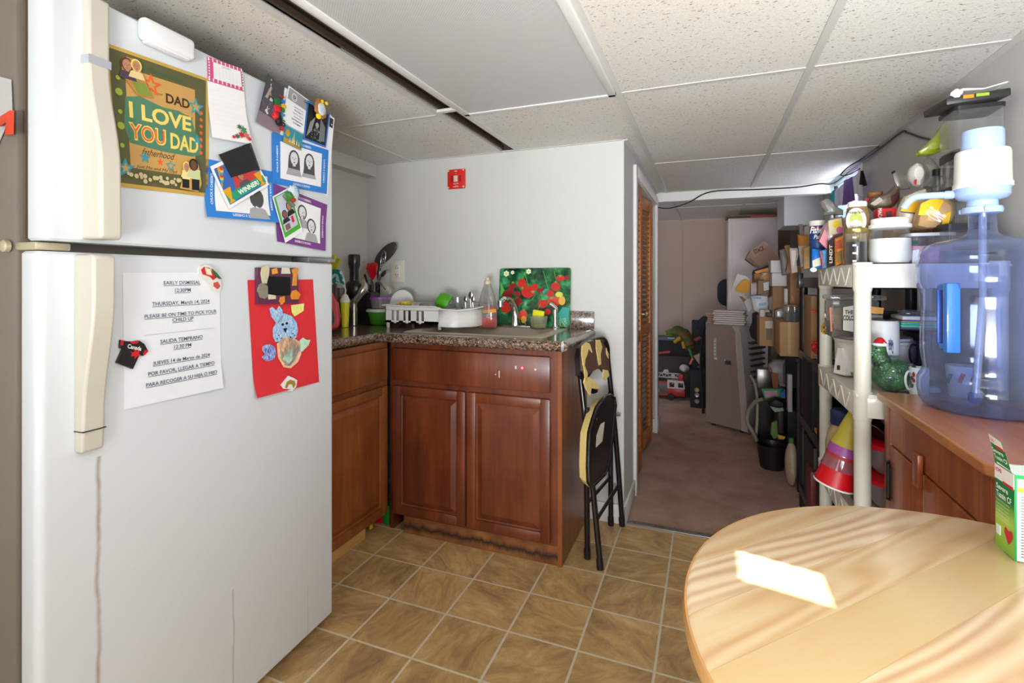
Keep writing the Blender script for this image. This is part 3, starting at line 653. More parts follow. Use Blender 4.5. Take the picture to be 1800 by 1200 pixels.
for k in range(6): S.disc(.1+.02*k, .62+.05*k, .006, mat(('2a9ad0', 'e2c02a', 'd23a3a')[k % 3], .5), n=8)
S.done('printed_picture')
c = [face(379, 272, True, .014), face(432, 252, True, .014), face(447, 298, True, .014), face(401, 312, True, .014)]
mb = MB(); V = c+[p-n*.004 for p in c]; mb.add(V, [(0, 1, 2, 3), (7, 6, 5, 4), (0, 4, 5, 1), (1, 5, 6, 2), (2, 6, 7, 3), (3, 7, 4, 0)]); e0, e1 = face(432, 252, True, .014), face(449, 300, True, .014); mb.tube([e0, e1], .003, 8)
tag(mb.build('square_magnet', mat('242426', .3)), 'square black clip magnet tilted on the freezer door', 'magnet')
# green framed photo strip and globe magnet
S = Sheet('photo_strip', 'green framed photo of two people pouting on the freezer', 'photograph', [(473, 346), (504, 329), (527, 407), (496, 427)], True, PAPER, .012); S.rect(.05, .10, .95, .97, mat('4aa832', .5), 2); S.rect(.14, .20, .86, .95, mat('c3c8d6', .5), 2)
face_person(S, .34, .55, .010, mat('8c5b41', .5), BLACK, mat('22242a', .5)); face_person(S, .66, .66, .011, mat('b98363', .5), BLACK, mat('1b1b1f', .5)); S.rect(.2, .22, .45, .34, mat('8a5a55', .5)); S.rect(.6, .30, .72, .44, RED); S.done('printed_picture')
gm = thing('globe_magnet', 'mountain scene magnet with green trees above the purple sheet', 'magnet', face(500, 362, True, .016)); g0 = face(503, 345, True, .018)
mb = MB(); mb.box(g0+Vector((0, -.008, -.016)), (.012, .05, .012), .003, (R(-38), 0, 0)); mb.build('base', mat('6f7a66', .5), gm)
MB().blob(g0+Vector((0, .01, .010)), (.006, .022, .024), .35, 3, 5).build('mountain', mat('cfd6dc', .3, var=.2, vs=50), gm)
MB().blob(g0+n*.004+Vector((0, -.010, -.004)), (.006, .016, .014), .5, 4, 6).build('trees', mat('3f7d33', .5, var=.3, vs=70), gm)
MB().blob(g0+n*.008+Vector((0, .0, -.012)), (.004, .010, .006), .5, 4, 8).build('roof', mat('a83a2c', .5), gm)
MB().blob(g0+Vector((0, .022, .018)), (.005, .012, .012), .1, 4, 9).build('sky', mat('4aa6d8', .4), gm)
# ---------------------------------------------------------------- lower door
S = Sheet('school_notice', 'white early dismissal notice in English and Spanish on the refrigerator', 'notice', [(215, 479), (385, 479), (388, 681), (217, 720)], False, mat('e6e8ec', .65), .0015, lambda u, v: .008*max(0, .25-v)*4*u)
TI = mat('4a4f63', .7)
rows = [('EARLY DISMISSAL', .50+.07, .905, .0125), ('12:30PM', .57, .845, .0125), ('THURSDAY, March 14, 2024', .565, .745, .0125), ('PLEASE BE ON TIME TO PICK YOUR', .57, .655, .0118), ('CHILD UP', .57, .61, .0125), ('SALIDA TEMPRANO', .56, .45, .0125), ('12:30 PM', .56, .395, .0125), ('JUEVES 14 de Marzo de 2024', .565, .29, .0122), ('POR FAVOR, LLEGAR A TIEMPO', .565, .215, .0122), ('PARA RECOGER A SU HIJA O HIJO', .565, .135, .0120)]
for t, u, v, z in rows:
    S.text(t, u, v, z, TI, .012); V, _ = textgeo(t, z, .012); hw = (max(x for x, y in V)-min(x for x, y in V))/2/S.w
    S.rect(u-hw, v-.010, u+hw, v-.006, TI)
S.rect(.18, .525, .92, .5275, mat('9aa0ac', .7)); S.done('printed_text')
# flip-flop magnet
fm = thing('sandal_magnet', 'red and white flip-flop shaped magnet above the notice', 'magnet', face(366, 510, False, .005))
def tr(pts, off, th, up=False):
    """a thick flat cut-out traced on the door front"""
    a = [face(x, y, up, off) for x, y in pts]; nn = Vector((math.cos(TH), math.sin(TH), 0)); k = len(a)
    mb = MB(); mb.add([p-nn*th for p in a]+a, [tuple(range(k))[::-1], tuple(range(k, 2*k))]+[(i, (i+1) % k, (i+1) % k+k, i+k) for i in range(k)]); return mb
sole = [(345, 474), (348, 468), (356, 465), (366, 467), (373, 474), (378, 483), (384, 493), (386, 502), (383, 510), (375, 512), (366, 506), (360, 495), (351, 489), (345, 482)]
tr(sole, .008, .006).build('sole', mat('e6e2da', .35, coat=.5), fm)
tr([(349, 474), (354, 469), (364, 471), (371, 480), (376, 488), (370, 492), (364, 486), (352, 482)], .0095, .0015).build('print', mat('cf2f33', .35), fm)
tr([(367, 472), (375, 479), (384, 490), (380, 490), (372, 484)], .012, .003).build('strap', mat('2c6a44', .4), fm)
tr([(371, 497), (378, 495), (383, 503), (378, 508), (371, 503)], .0095, .0015).build('heel_print', mat('c9524a', .4), fm)
S = Sheet('print_spot', 'x', 'x', [(355, 470), (365, 473), (368, 484), (358, 482)], False, mat('e9dfb0', .5), .0102); S.o.name = 'printed_badge'; S.done(); del S.o['label']; del S.o['category']; S.o.location = Vector(S.o.location)-Vector(fm.location); S.o.parent = fm
# shirt magnet
sm = thing('shirt_magnet', 'black and red Canada baseball shirt magnet overlapping the notice', 'magnet', face(228, 645, False, .004))
tr([(208, 597), (217, 599), (228, 600), (240, 598), (249, 604), (256, 617), (247, 625), (241, 622), (229, 648), (201, 637), (212, 613), (207, 611)], .009, .007).build('shirt', mat('232325', .4), sm)
tr([(208, 597), (213, 598), (211, 607), (207, 606)], .0095, .001).build('sleeve_edge', RED, sm); tr([(250, 614), (256, 617), (249, 624), (246, 622)], .0095, .001).build('sleeve_edge', RED, sm)
tr([(222, 599), (231, 600), (240, 598), (236, 603), (228, 604)], .0095, .001).build('collar', RED, sm)
tr([(232, 614), (236, 617), (241, 616), (239, 621), (242, 624), (237, 625), (232, 630), (231, 625), (225, 626), (227, 621), (224, 617), (230, 619)], .0095, .001).build('maple_leaf', RED, sm)
mb = MB(); V, F = textgeo('Canada', .0135, .02, .3); a = face(219, 611, False, .0098); b = face(243, 616, False, .0098); ux = (b-a).normalized(); mx = max(x for x, y in V); mn = min(x for x, y in V)
mb.add([a+ux*((x-mn)/(mx-mn))*(b-a).length+Vector((0, 0, y)) for x, y in V], F); mb.build('lettering', WHITE, sm, weld=False)
# red paper with the drawn animal, its frame magnet and small sticker magnet
S = Sheet('red_craft_paper', 'red construction paper with a crayoned blue animal on the refrigerator', 'craft paper', [(434, 492), (549, 491), (560, 671), (446, 699)], False, mat('dc3038', .6), .0025, lambda u, v: .012*(max(0, .2-v)*5)**2*(1-u), nu=12, nv=14)
def onred(pts, m, name):
    A = [face(x, y, False, .0062) for x, y in pts]; mb = MB(); k = len(A); nn = Vector((math.cos(TH), math.sin(TH), 0))
    mb.add([p-nn*.0006 for p in A]+A, [tuple(range(k))[::-1], tuple(range(k, 2*k))]+[(i, (i+1) % k, (i+1) % k+k, i+k) for i in range(k)]); return mb.build(name, m, S.o)
def crayon(c, bgc, nm, sc_=90):
    q = N(nm); co = q.coord((1, 5, 1), (.5, 0, 0)); f = q.noise(co, sc_, 3, .7); q.l(q.ramp(f, [(.40, bgc), (.55, c)]), q.b.inputs['Base Color']); q.b.inputs['Roughness'].default_value = .8; return q.m
CB_, CY, CG, CD, CO = crayon('6aa8dc', 'dfe9f2', 'blue_crayon'), crayon('e8e23a', 'f0efc0', 'yellow_crayon'), crayon('a8dcb8', 'e0efe4', 'green_crayon'), crayon('2a5cb8', 'd0d8ea', 'navy_crayon'), crayon('efb070', 'f0e2d0', 'orange_crayon')
onred([(484, 604), (486, 628), (496, 645), (508, 647), (521, 636), (527, 622), (524, 600), (500, 590)], CO, 'body_back')
onred([(488, 598), (490, 630), (499, 642), (508, 643), (518, 630), (523, 615), (521, 598), (505, 590)], CB_, 'body')
onred([(489, 617), (496, 613), (503, 617), (512, 611), (517, 617), (510, 634), (503, 640), (493, 630)], CG, 'belly_heart')
onred([(471, 542), (476, 539), (483, 545), (488, 537), (494, 545), (494, 560), (485, 570), (474, 556)], CB_, 'ear'); onred([(509, 536), (518, 535), (532, 533), (531, 546), (515, 556), (510, 548)], CY, 'ear')
onred([(477, 577), (486, 560), (496, 550), (510, 555), (519, 567), (521, 580), (518, 593), (509, 596), (500, 590), (494, 598), (482, 601), (477, 592)], CB_, 'head')
onred([(459, 608), (470, 604), (480, 609), (483, 622), (478, 632), (466, 635), (457, 628), (463, 621), (458, 615)], CD, 'arm'); onred([(521, 618), (524, 598), (530, 593), (536, 597), (543, 597), (540, 606), (528, 618)], CG, 'arm')
mb = MB()
for x, y, r in ((494, 570, 2.4), (501, 568, 2.4), (484, 595, 1.2), (487, 589, 1.2), (492, 594, 1.2), (508, 592, 1.2), (512, 586, 1.2), (515, 589, 1.2)): mb.flat([face(x+r*math.cos(q_), y+r*math.sin(q_), False, .0068) for q_ in [k*.63 for k in range(10)]])
mb.flat([face(x, y, False, .0068) for x, y in ((494, 577), (502, 576), (499, 585))]); mb.build('drawn_face', BLKM, S.o, weld=False)
S.done()
pf = thing('photo_frame_magnet', 'purple picture frame magnet ringed with jungle animals over the red paper', 'magnet', face(483, 535, False, .008))
mb = tr([(446, 470), (516, 471), (519, 533), (446, 534)], .016, .012); mb.build('frame', mat('5f2f4a', .4, var=.1), pf)
tr([(463, 485), (503, 487), (503, 519), (462, 519)], .0168, .001).build('black_insert', mat('1a1a1c', .25), pf)
beasts = [('grey_elephant', [(447, 500), (452, 497), (462, 503), (462, 520), (457, 525), (449, 523), (445, 510)], '8b8674'), ('tall_grey_animal', [(452, 470), (458, 466), (465, 470), (464, 482), (460, 498), (453, 498), (450, 480)], 'cdc6a4'), ('orange_giraffe', [(505, 474), (511, 470), (516, 473), (514, 482), (513, 502), (506, 502), (508, 484)], 'd98e35'), ('orange_tiger', [(506, 511), (512, 509), (520, 517), (516, 526), (505, 526), (503, 519)], 'e08a2a'), ('pale_zebra', [(488, 470), (500, 471), (502, 481), (487, 481)], 'd9d3c0'), ('small_tiger', [(470, 473), (478, 471), (480, 480), (471, 482)], 'e0a03a'), ('pale_cub', [(463, 517), (476, 519), (476, 525), (464, 526)], 'd8cbb0'), ('orange_cub', [(485, 522), (492, 520), (492, 530), (487, 535), (483, 529)], 'e0902a')]
for nm, pts, c in beasts: tr(pts, .0195, .006).build(nm, mat(c, .4, var=.15, vs=90), pf)
st_ = thing('sticker_magnet', 'white die-cut magnet with a tiger at the foot of the red paper', 'magnet', face(505, 688, False, .004))
tr([(490, 676), (498, 666), (503, 660), (513, 664), (519, 668), (517, 679), (512, 684), (511, 688), (501, 686), (494, 683)], .0085, .002).build('backing', mat('ecebe6', .5), st_)
tr([(497, 681), (500, 671), (506, 667), (514, 669), (516, 675), (512, 682), (509, 675), (504, 675), (500, 682)], .0092, .001).build('tiger', mat('a8893a', .5, var=.3, vs=200), st_)
# side of the refrigerator
def sidept(px, py, off=0):
    nn = Vector((math.sin(TH), -math.cos(TH), 0)); P0 = FO+Vector((math.sin(TH)*FW, -math.cos(TH)*FW, 0))+nn*off; r = ray(px, py); e = Vector((0, 0, EYE)); return e+r*((P0-e).dot(nn)/r.dot(nn))
S = Sheet('paper_sheet', 'folded white paper hanging on the side of the refrigerator', 'paper', [(0-26, 128), (20, 140), (22, 195), (-26, 310)], False, mat('d9d7d2', .7), P=lambda x, y: sidept(x, y, .003)); S.done()
a = [sidept(x, y, .012) for x, y in ((-4, 207), (17, 194), (25, 194), (24, 236), (8, 237), (10, 215), (0, 222))]; b = [sidept(x, y, .001) for x, y in ((-4, 207), (17, 194), (25, 194), (24, 236), (8, 237), (10, 215), (0, 222))]
mb = MB(); k = len(a); mb.add(a+b, [tuple(range(k)), tuple(range(k, 2*k))[::-1]]+[(i, (i+1) % k, (i+1) % k+k, i+k) for i in range(k)]); tag(mb.build('letter_magnet', mat('e2431d', .35)), 'orange red letter magnet on the side of the refrigerator', 'magnet')
# ================================================================ BASE CABINETS
CW = wood('cherry_stained_maple', '48200f', '682f18', '7f4123', 1, .32, coat=.35)
CWL = wood('cherry_stained_maple_side', '6a3519', '85481f', '9c5e2e', 1, .35, coat=.3)
RAW = wood('raw_pine', 'b5813f', 'd0a25c', 'e0b878', 1, .6, axis='y', coat=0)
q = N('water_stained_chipboard'); co = q.coord(); s = q.n('SeparateXYZ'); q.l(co, s.inputs[0]); nz = q.noise(q.coord((9, 1, 1)), 3, 5, .7)
f = q.math('ABSOLUTE', q.math('ADD', s.outputs[2], q.math('MULTIPLY_ADD', nz, -.05, -.010)))
q.l(q.mix(q.math('MAXIMUM', q.math('SUBTRACT', 1.0, q.math('DIVIDE', f, .022)), 0.0), q.ramp(q.noise(q.coord(), 12, 4), [(.3, '6b3d1c'), (.6, '8f5a2c'), (.8, 'a3703a')]), '2c180c'), q.b.inputs['Base Color']); q.b.inputs['Roughness'].default_value = .7
KICK = q.m
def panel_door(par, x0, x1, z0, z1, m, M=None, fr=.042):
    """raised panel door lying in the XZ plane, front at y = 0 facing -y"""
    mb = MB(); mb.M = M or Matrix()
    for lo, hi in (((x0, 0, z0), (x0+fr, .02, z1)), ((x1-fr, 0, z0), (x1, .02, z1)), ((x0+fr-.001, .0, z0), (x1-fr+.001, .02, z0+fr)), ((x0+fr-.001, .0, z1-fr), (x1-fr+.001, .02, z1))): mb.b2(lo, hi, .0035)
    o = mb.build('door', m, par)
    mb = MB(); mb.M = M or Matrix(); a = .007; xx0, xx1, zz0, zz1 = x0+fr-.002, x1-fr+.002, z0+fr-.002, z1-fr+.002
    L = [(0, .010), (.006, .014), (.010, .014), (.034, .004)]
    V = []; 
    for d, y in L: V += [(xx0+d, y, zz0+d), (xx1-d, y, zz0+d), (xx1-d, y, zz1-d), (xx0+d, y, zz1-d)]
    F = [(4*k+i, 4*k+(i+1) % 4, 4*(k+1)+(i+1) % 4, 4*(k+1)+i) for k in range(3) for i in range(4)]+[(12, 13, 14, 15)]
    mb.add(V, F); mb.b2((xx0, .0142, zz0), (xx1, .018, zz1)); mb.build('raised_panel', m, o, smooth=20); return o
cab = thing('sink_cabinet', 'cherry stained sink cabinet with two raised panel doors', 'kitchen cabinet', (-1.0, 2.27, 0))
mb = MB(); mb.b2((-1.43, 2.035, .085), (-.575, 2.055, .917)); mb.b2((-1.43, 2.055, .09), (-.6, 2.50, .10)); mb.b2((-1.43, 2.48, .0), (-.6, 2.50, .917)); mb.b2((-1.45, 2.055, .0), (-1.43, 2.5, .917)); mb.build('body', CW, cab)
MB().b2((-.592, 2.034, 0), (-.574, 2.50, .917)).build('side_panel', CWL, cab)
MB().b2((-1.36, 2.04, 0), (-.592, 2.05, .088)).build('kick_board', KICK, cab)
for x0, x1 in ((-1.408, -1.022), (-1.012, -.622)): panel_door(cab, x0, x1, .098, .708, CW, Matrix.Translation((0, 2.015, 0)))
mb = MB(); mb.b2((-1.408, 2.015, .735), (-.622, 2.034, .888), .004); dr = mb.build('drawer_front', CW, cab)
mb = MB(); M = Matrix.Translation((-.745, 2.0145, .835)) @ Matrix.Rotation(R(45), 4, 'Y'); mb.M = M; mb.box((0, 0, 0), (.018, .0006, .018)); mb.mi = 1; mb.box((0, -.0005, 0), (.010, .0006, .010)); mb.M = Matrix(); mb.box((-.775, 2.0146, .835), (.008, .0006, .013)); mb.box((-.685, 2.0146, .832), (.010, .0006, .008)); mb.box((-.853, 2.0146, .80), (.004, .0006, .03)); mb.box((-.87, 2.0146, .798), (.005, .0006, .005))
mb.build('sticker_remnants', [RED, mat('d9c7c9', .6)], dr)
cab2 = thing('corner_cabinet', 'lighter cherry cabinet run between refrigerator and sink corner', 'kitchen cabinet', (-1.65, 1.75, 0))
mb = MB(); mb.b2((-1.49, 1.45, .085), (-1.452, 2.034, .917)); mb.b2((-1.92, 1.45, .09), (-1.49, 2.034, .1)); mb.b2((-1.92, 1.45, 0), (-1.49, 1.47, .917)); mb.build('body', CWL, cab2)
MB().b2((-1.51, 1.45, 0), (-1.50, 1.93, .088)).build('kick_board', RAW, cab2)
MR = Matrix.Translation((-1.43, 0, 0)) @ Matrix.Rotation(R(90), 4, 'Z')
panel_door(cab2, 1.49, 2.008, .098, .708, CWL, MR)
mb = MB(); mb.b2((-1.45, 1.47, .735), (-1.43, 2.008, .888), .004); mb.build('drawer_front', CWL, cab2)
# toy block under the cabinets
tb = thing('toy_block', 'red and green plastic toy block in the gap below the cabinets', 'toy', (-1.52, 2.12, 0))
MB().b2((-1.565, 2.07, 0), (-1.51, 2.15, .095), .004).build('red_half', mat('d8141f', .35), tb); MB().b2((-1.51, 2.07, 0), (-1.465, 2.15, .095), .008).build('green_half', mat('1f8a35', .35), tb)
tag(MB().box((-1.53, 2.01, .01), (.012, .02, .02), .003).build('toy_scrap', YEL), 'tiny yellow plastic scrap beside the pine kick board', 'scrap')
# worktop
q = N('speckled_laminate'); co = q.coord()
v1 = q.n('TexVoronoi'); v1.inputs['Scale'].default_value = 130; q.l(co, v1.inputs['Vector']); v2 = q.n('TexVoronoi'); v2.inputs['Scale'].default_value = 260; q.l(co, v2.inputs['Vector'])
sv = q.n('SeparateColor'); q.l(v1.outputs['Color'], sv.inputs[0]); s2 = q.n('SeparateColor'); q.l(v2.outputs['Color'], s2.inputs[0])
f = q.math('ADD', q.math('MULTIPLY', sv.outputs[0], .5), q.math('ADD', q.math('MULTIPLY', s2.outputs[0], .35), q.math('MULTIPLY', q.noise(co, 14, 4), .35)))
q.l(q.ramp(f, [(.30, '2a221e'), (.50, '51443b'), (.62, '75695c'), (.72, '94694a'), (.80, 'b59a80'), (.9, '3a3330')]), q.b.inputs['Base Color']); q.b.inputs['Roughness'].default_value = .18; q.b.inputs['Coat Weight'].default_value = .4
LAM = q.m
ZC = .963
wt = thing('worktop', 'brown speckled laminate L-shaped worktop with upstand', 'worktop', (-1.3, 2.2, .918))
SX0, SX1, SY0, SY1 = -1.33, -.69, 2.045, 2.40
mb = MB()
for lo, hi in (((-1.94, 1.44, .918), (-1.47, 2.513, ZC)), ((-1.47, 1.975, .918), (SX0, 2.513, ZC)), ((SX1, 1.975, .918), (-.555, 2.513, ZC)), ((SX0, 1.975, .918), (SX1, SY0, ZC)), ((SX0, SY1, .918), (SX1, 2.513, ZC))): mb.b2(lo, hi)
mb.tube([(-1.47, 1.44, ZC-.0225), (-1.47, 1.975, ZC-.0225), (-.555, 1.975, ZC-.0225)], .0225, 12); mb.tube([(-.555, 1.975, ZC-.0225), (-.555, 2.513, ZC-.0225)], .0225, 12)
mb.build('slab', LAM, wt)
MB().b2((-1.94, 2.493, ZC), (-.537, 2.513, 1.052), .002).build('upstand', LAM, wt)
MB().b2((-1.94, 1.44, ZC), (-1.92, 2.493, 1.052), .002).build('upstand', LAM, wt)
# sink
q = N('brushed_steel'); q.b.inputs['Base Color'].default_value = lin('c4baa8'); q.b.inputs['Metallic'].default_value = .7; q.b.inputs['Roughness'].default_value = .42; q.bump(q.noise(q.coord((1, 30, 30)), 25, 2), .06, .0005)
BST = q.m
sk = thing('kitchen_sink', 'stainless steel single bowl sink set into the worktop', 'sink', (-1.0, 2.25, ZC))
def ringpts(w_, h_, r_, z_, cx, cy): return [(x, y, z_) for x, y in rr(w_, h_, r_, 8, cx, cy)]
cx, cy = -1.01, 2.235
L = [ringpts(.70, .45, .02, ZC+.0005, cx, cy+.01), ringpts(.69, .44, .02, ZC+.005, cx, cy+.01), ringpts(.60, .335, .09, ZC+.005, cx, cy-.02), ringpts(.59, .325, .085, ZC-.002, cx, cy-.02), ringpts(.575, .31, .08, ZC-.15, cx, cy-.02), ringpts(.53, .27, .06, ZC-.168, cx, cy-.02)]
V = [p for r_ in L for p in r_]; n_ = len(L[0]); F = [(k*n_+i, k*n_+(i+1) % n_, (k+1)*n_+(i+1) % n_, (k+1)*n_+i) for k in range(len(L)-1) for i in range(n_)]+[tuple(range(5*n_, 6*n_))]
MB().add(V, F).build('basin', BST, sk, smooth=50)
MB().lathe([(.045, 0), (.045, .004), (.03, .002), (0, 0)], (cx, cy, ZC-.168), 24).build('drain', CHROME, sk)
# faucet
fa = thing('faucet', 'chrome single spout faucet arching over the sink', 'faucet', (-1.02, 2.42, ZC+.005))
MB().box((-.955, 2.425, ZC+.010), (.22, .05, .011), .005).build('base_plate', CHROME, fa)
mb = MB(); bx = col(906, 2.42)
mb.lathe([(.026, 0), (.026, .01), (.021, .03), (.019, .05), (.017, .06)], (bx, 2.42, ZC+.012), 24)
pth = [(bx, 2.42, ZC+.06), (bx-.006, 2.415, ZC+.10), (bx-.014, 2.40, ZC+.135), (bx-.024, 2.37, ZC+.152), (bx-.03, 2.33, ZC+.150), (bx-.034, 2.30, ZC+.14)]
mb.tube(smoothp([Vector(p) for p in pth]), [.018]*8+[.017]*8+[.015]*8+[.012]*7, 16); mb.build('spout', CHROME, fa)
MB().lathe([(.013, -.02), (.0145, -.018), (.0145, .01), (.011, .014), (0, .014)], (bx-.034, 2.30, ZC+.135), 20).build('aerator', CHROME, fa)
sp = thing('sink_sprayer', 'chrome side sprayer upright at the right of the sink', 'sprayer', (col(976, 2.41), 2.41, ZC+.005)); sx = col(976, 2.41)
MB().lathe([(.022, 0), (.022, .006), (.015, .012), (.013, .02)], (sx, 2.41, ZC+.005), 20).build('base', CHROME, sp)
MB().lathe([(.012, .015), (.0105, .04), (.0125, .085), (.013, .10), (.011, .112), (0, .114)], (sx, 2.41, ZC+.005), 20).build('stem', CHROME, sp)
MB().tube([(sx+.004, 2.41, ZC+.105), (sx-.012, 2.40, ZC+.122), (sx-.026, 2.39, ZC+.132)], [.013, .012, .010], 14).build('spray_head', CHROME, sp)
# ================================================================ more helpers for traced and turned things
def cut(pts, P0, n, th, f=None):
    """a slab: outline points found on the plane through P0 with normal n, given thickness th behind it"""
    n = Vector(n).normalized(); P0 = Vector(P0); e = Vector((0, 0, EYE)); A = []
    for x, y in pts:
        r = ray(x, y); A.append(e+r*((P0-e).dot(n)/r.dot(n)))
    k = len(A); mb = MB(); mb.add([p-n*th for p in A]+A, [tuple(range(k))[::-1], tuple(range(k, 2*k))]+[(i, (i+1) % k, (i+1) % k+k, i+k) for i in range(k)]); return mb
def rpx(w_, X, Y):
    d = -SN*X+CS*Y; u = (CS*X+SN*Y)/d
    return w_*d/(2*FPX)/math.sqrt(1+u*u)
def ext(x0, x1, Y):
    X = col((x0+x1)/2, Y); return X, rpx(x1-x0, X, Y)
ZN = Vector((0, 0, 1)); NY = Vector((0, -1, 0))
# ================================================================ FOLDING CHAIR
ch = thing('folding_chair', 'black folding chair with torn brown back pad leaning by the sink cabinet', 'chair', (-.44, 2.29, 0))
BP = mat('1d1716', .3, .2, coat=.4, name='chipped_black_paint'); FOAM = mat('d9bf78', .9, var=.15, vs=60, name='torn_foam'); VIN = mat('5b4135', .55, name='brown_vinyl')
mb = MB(); top = [(-.421, 2.083, .02), (-.475, 2.12, .45), (-.525, 2.155, .80), (-.53, 2.165, .87), (-.528, 2.20, .915), (-.515, 2.24, .928), (-.49, 2.36, .934), (-.472, 2.42, .925), (-.462, 2.455, .88), (-.458, 2.46, .80), (-.425, 2.475, .45), (-.395, 2.49, .02)]
mb.tube(smoothp([Vector(p) for p in top], 4), .0125, 12); mb.build('back_frame', BP, ch)
for a, b in (((-.421, 2.083, 0), (-.425, 2.086, .04)), ((-.395, 2.49, 0), (-.398, 2.489, .04)), ((-.490, 2.145, 0), (-.491, 2.144, .04)), ((-.448, 2.478, 0), (-.449, 2.477, .04))):
    MB().tube([a, b], .015, 12).build('rubber_foot', BLACK, ch)
for pts in ([(-.490, 2.145, .02), (-.492, 2.143, .30), (-.488, 2.128, .66)], [(-.448, 2.478, .02), (-.450, 2.478, .30), (-.448, 2.468, .66)]): MB().tube([Vector(p) for p in pts], .0125, 12).build('leg', BP, ch)
MB().tube([(-.491, 2.143, .24), (-.45, 2.478, .24)], .008, 10).build('stretcher', BP, ch); MB().tube([(-.444, 2.10, .19), (-.412, 2.483, .20)], .008, 10).build('stretcher', BP, ch)
MB().tube([(-.489, 2.12, .62), (-.44, 2.11, .62)], .006, 8).build('pivot_bolt', STEEL, ch); MB().tube([(-.40, 2.47, .55), (-.45, 2.47, .55)], .006, 8).build('pivot_bolt', STEEL, ch)
sp0, sn0 = (-.428, 2.13, .5), (1, -.10, .10)
pan = [(1066, 697), (1072, 694), (1080, 699), (1082, 712), (1079, 742), (1076, 775), (1070, 818), (1064, 832), (1050, 846), (1041, 855), (1036, 846), (1035, 820), (1036, 780), (1037, 760), (1043, 738), (1050, 716), (1058, 704)]
se = cut(pan, sp0, sn0, .010).build('seat', mat('2a2422', .35, .1, coat=.3), ch)
e = Vector((0, 0, EYE)); nn = Vector(sn0).normalized(); ppts = [e+ray(x, y)*((Vector(sp0)-e).dot(nn)/ray(x, y).dot(nn)) for x, y in pan]
MB().tube([p-nn*.001 for p in ppts], .008, 10, True).build('seat_rim', BP, se)
cc = sum(ppts, Vector())/len(ppts); mb = MB(); back = [cc+(p-cc)*1.02-nn*.012 for p in ppts]; b2_ = [cc+(p-cc)*.93-nn*.045 for p in ppts]; k = len(back)
mb.add(back+b2_, [(i, (i+1) % k, (i+1) % k+k, i+k) for i in range(k)]+[tuple(range(k, 2*k))]); mb.build('torn_cushion', FOAM, se)
cut([(1056, 745), (1063, 741), (1059, 775), (1048, 786), (1049, 765)], Vector(sp0)+nn*.0012, sn0, .001).build('paper_label', mat('cfc9b4', .7), se)
bp0, bn0 = (-.49, 2.16, .85), (1, -.22, .08)
bk = [(1020, 660), (1018, 630), (1021, 612), (1030, 602), (1044, 597), (1058, 599), (1066, 610), (1071, 630), (1072, 648), (1068, 657), (1060, 648), (1050, 648), (1042, 652), (1036, 662), (1030, 668)]
br = cut(bk, bp0, bn0, .022).build('backrest', BP, ch)
cut([(1025, 652), (1024, 612), (1032, 603), (1046, 598), (1060, 602), (1067, 614), (1071, 634), (1072, 650), (1066, 653), (1060, 647), (1050, 647), (1040, 653), (1034, 660)], Vector(bp0)+Vector(bn0).normalized()*.012, bn0, .012).build('brown_pad', VIN, br)
p2_ = Vector(bp0)+Vector(bn0).normalized()*.0145
for pts in ([(1024, 607), (1031, 601), (1037, 604), (1041, 617), (1041, 620), (1035, 612), (1033, 622), (1029, 632), (1028, 642), (1033, 655), (1033, 668), (1029, 665), (1026, 645), (1023, 622)], [(1048, 597), (1055, 597), (1059, 610), (1056, 622), (1057, 640), (1053, 642), (1050, 625), (1048, 612)], [(1066, 611), (1070, 622), (1070, 630), (1066, 622)], [(1061, 649), (1069, 651), (1071, 660), (1064, 669), (1060, 664)]): cut(pts, p2_, bn0, .004).build('foam_tear', FOAM, br)
cut([(1029, 664), (1036, 662), (1046, 671), (1054, 680), (1052, 686), (1040, 682), (1038, 695), (1031, 683), (1027, 672)], p2_, bn0, .006).build('hanging_foam', FOAM, br)
cut([(1040, 682), (1052, 684), (1050, 690), (1043, 692), (1039, 690)], p2_, bn0, .008).build('hanging_pad', BP, br)
# ================================================================ TABLE
q = N('pine_planks'); P_, _ = pos_xyz(q); rt = q.n('VectorRotate', rotation_type='Z_AXIS'); q.l(P_, rt.inputs[0]); rt.inputs['Angle'].default_value = R(-47)
s = q.n('SeparateXYZ'); q.l(rt.outputs[0], s.inputs[0])
pw = .085; row_ = q.math('FLOOR', q.math('DIVIDE', s.outputs[1], pw)); wn = q.n('TexWhiteNoise', noise_dimensions='1D'); q.l(row_, wn.inputs['W'])
cb = q.n('CombineXYZ'); q.l(q.math('MULTIPLY_ADD', wn.outputs[0], 5.0, q.math('MULTIPLY', s.outputs[0], .12)), cb.inputs[0]); q.l(q.math('ADD', s.outputs[1], q.math('MULTIPLY', wn.outputs[0], 3.0)), cb.inputs[1])
n0 = q.noise(cb.outputs[0], 5, 2); ad = q.math('MULTIPLY_ADD', n0, 95.0, q.math('MULTIPLY', s.outputs[1], 150.0)); sn = q.math('SINE', ad)
f = q.math('ADD', q.math('MULTIPLY', q.math('MULTIPLY_ADD', sn, .5, .5), q.math('MULTIPLY', wn.outputs[0], .42)), q.math('ADD', q.math('MULTIPLY', q.noise(cb.outputs[0], 60, 4), .3), q.math('MULTIPLY', n0, .3)))
cr = q.ramp(f, [(.28, 'e2c698'), (.5, 'd8b07a'), (.8, 'b98148')]); hs = q.n('HueSaturation'); q.l(cr, hs.inputs['Color']); q.l(q.math('MULTIPLY_ADD', wn.outputs[0], .20, .86), hs.inputs['Value']); q.l(q.math('MULTIPLY_ADD', wn.outputs[0], -.3, 1.1), hs.inputs['Saturation'])
fr = q.math('FRACT', q.math('DIVIDE', s.outputs[1], pw)); seam = q.math('LESS_THAN', fr, .012)
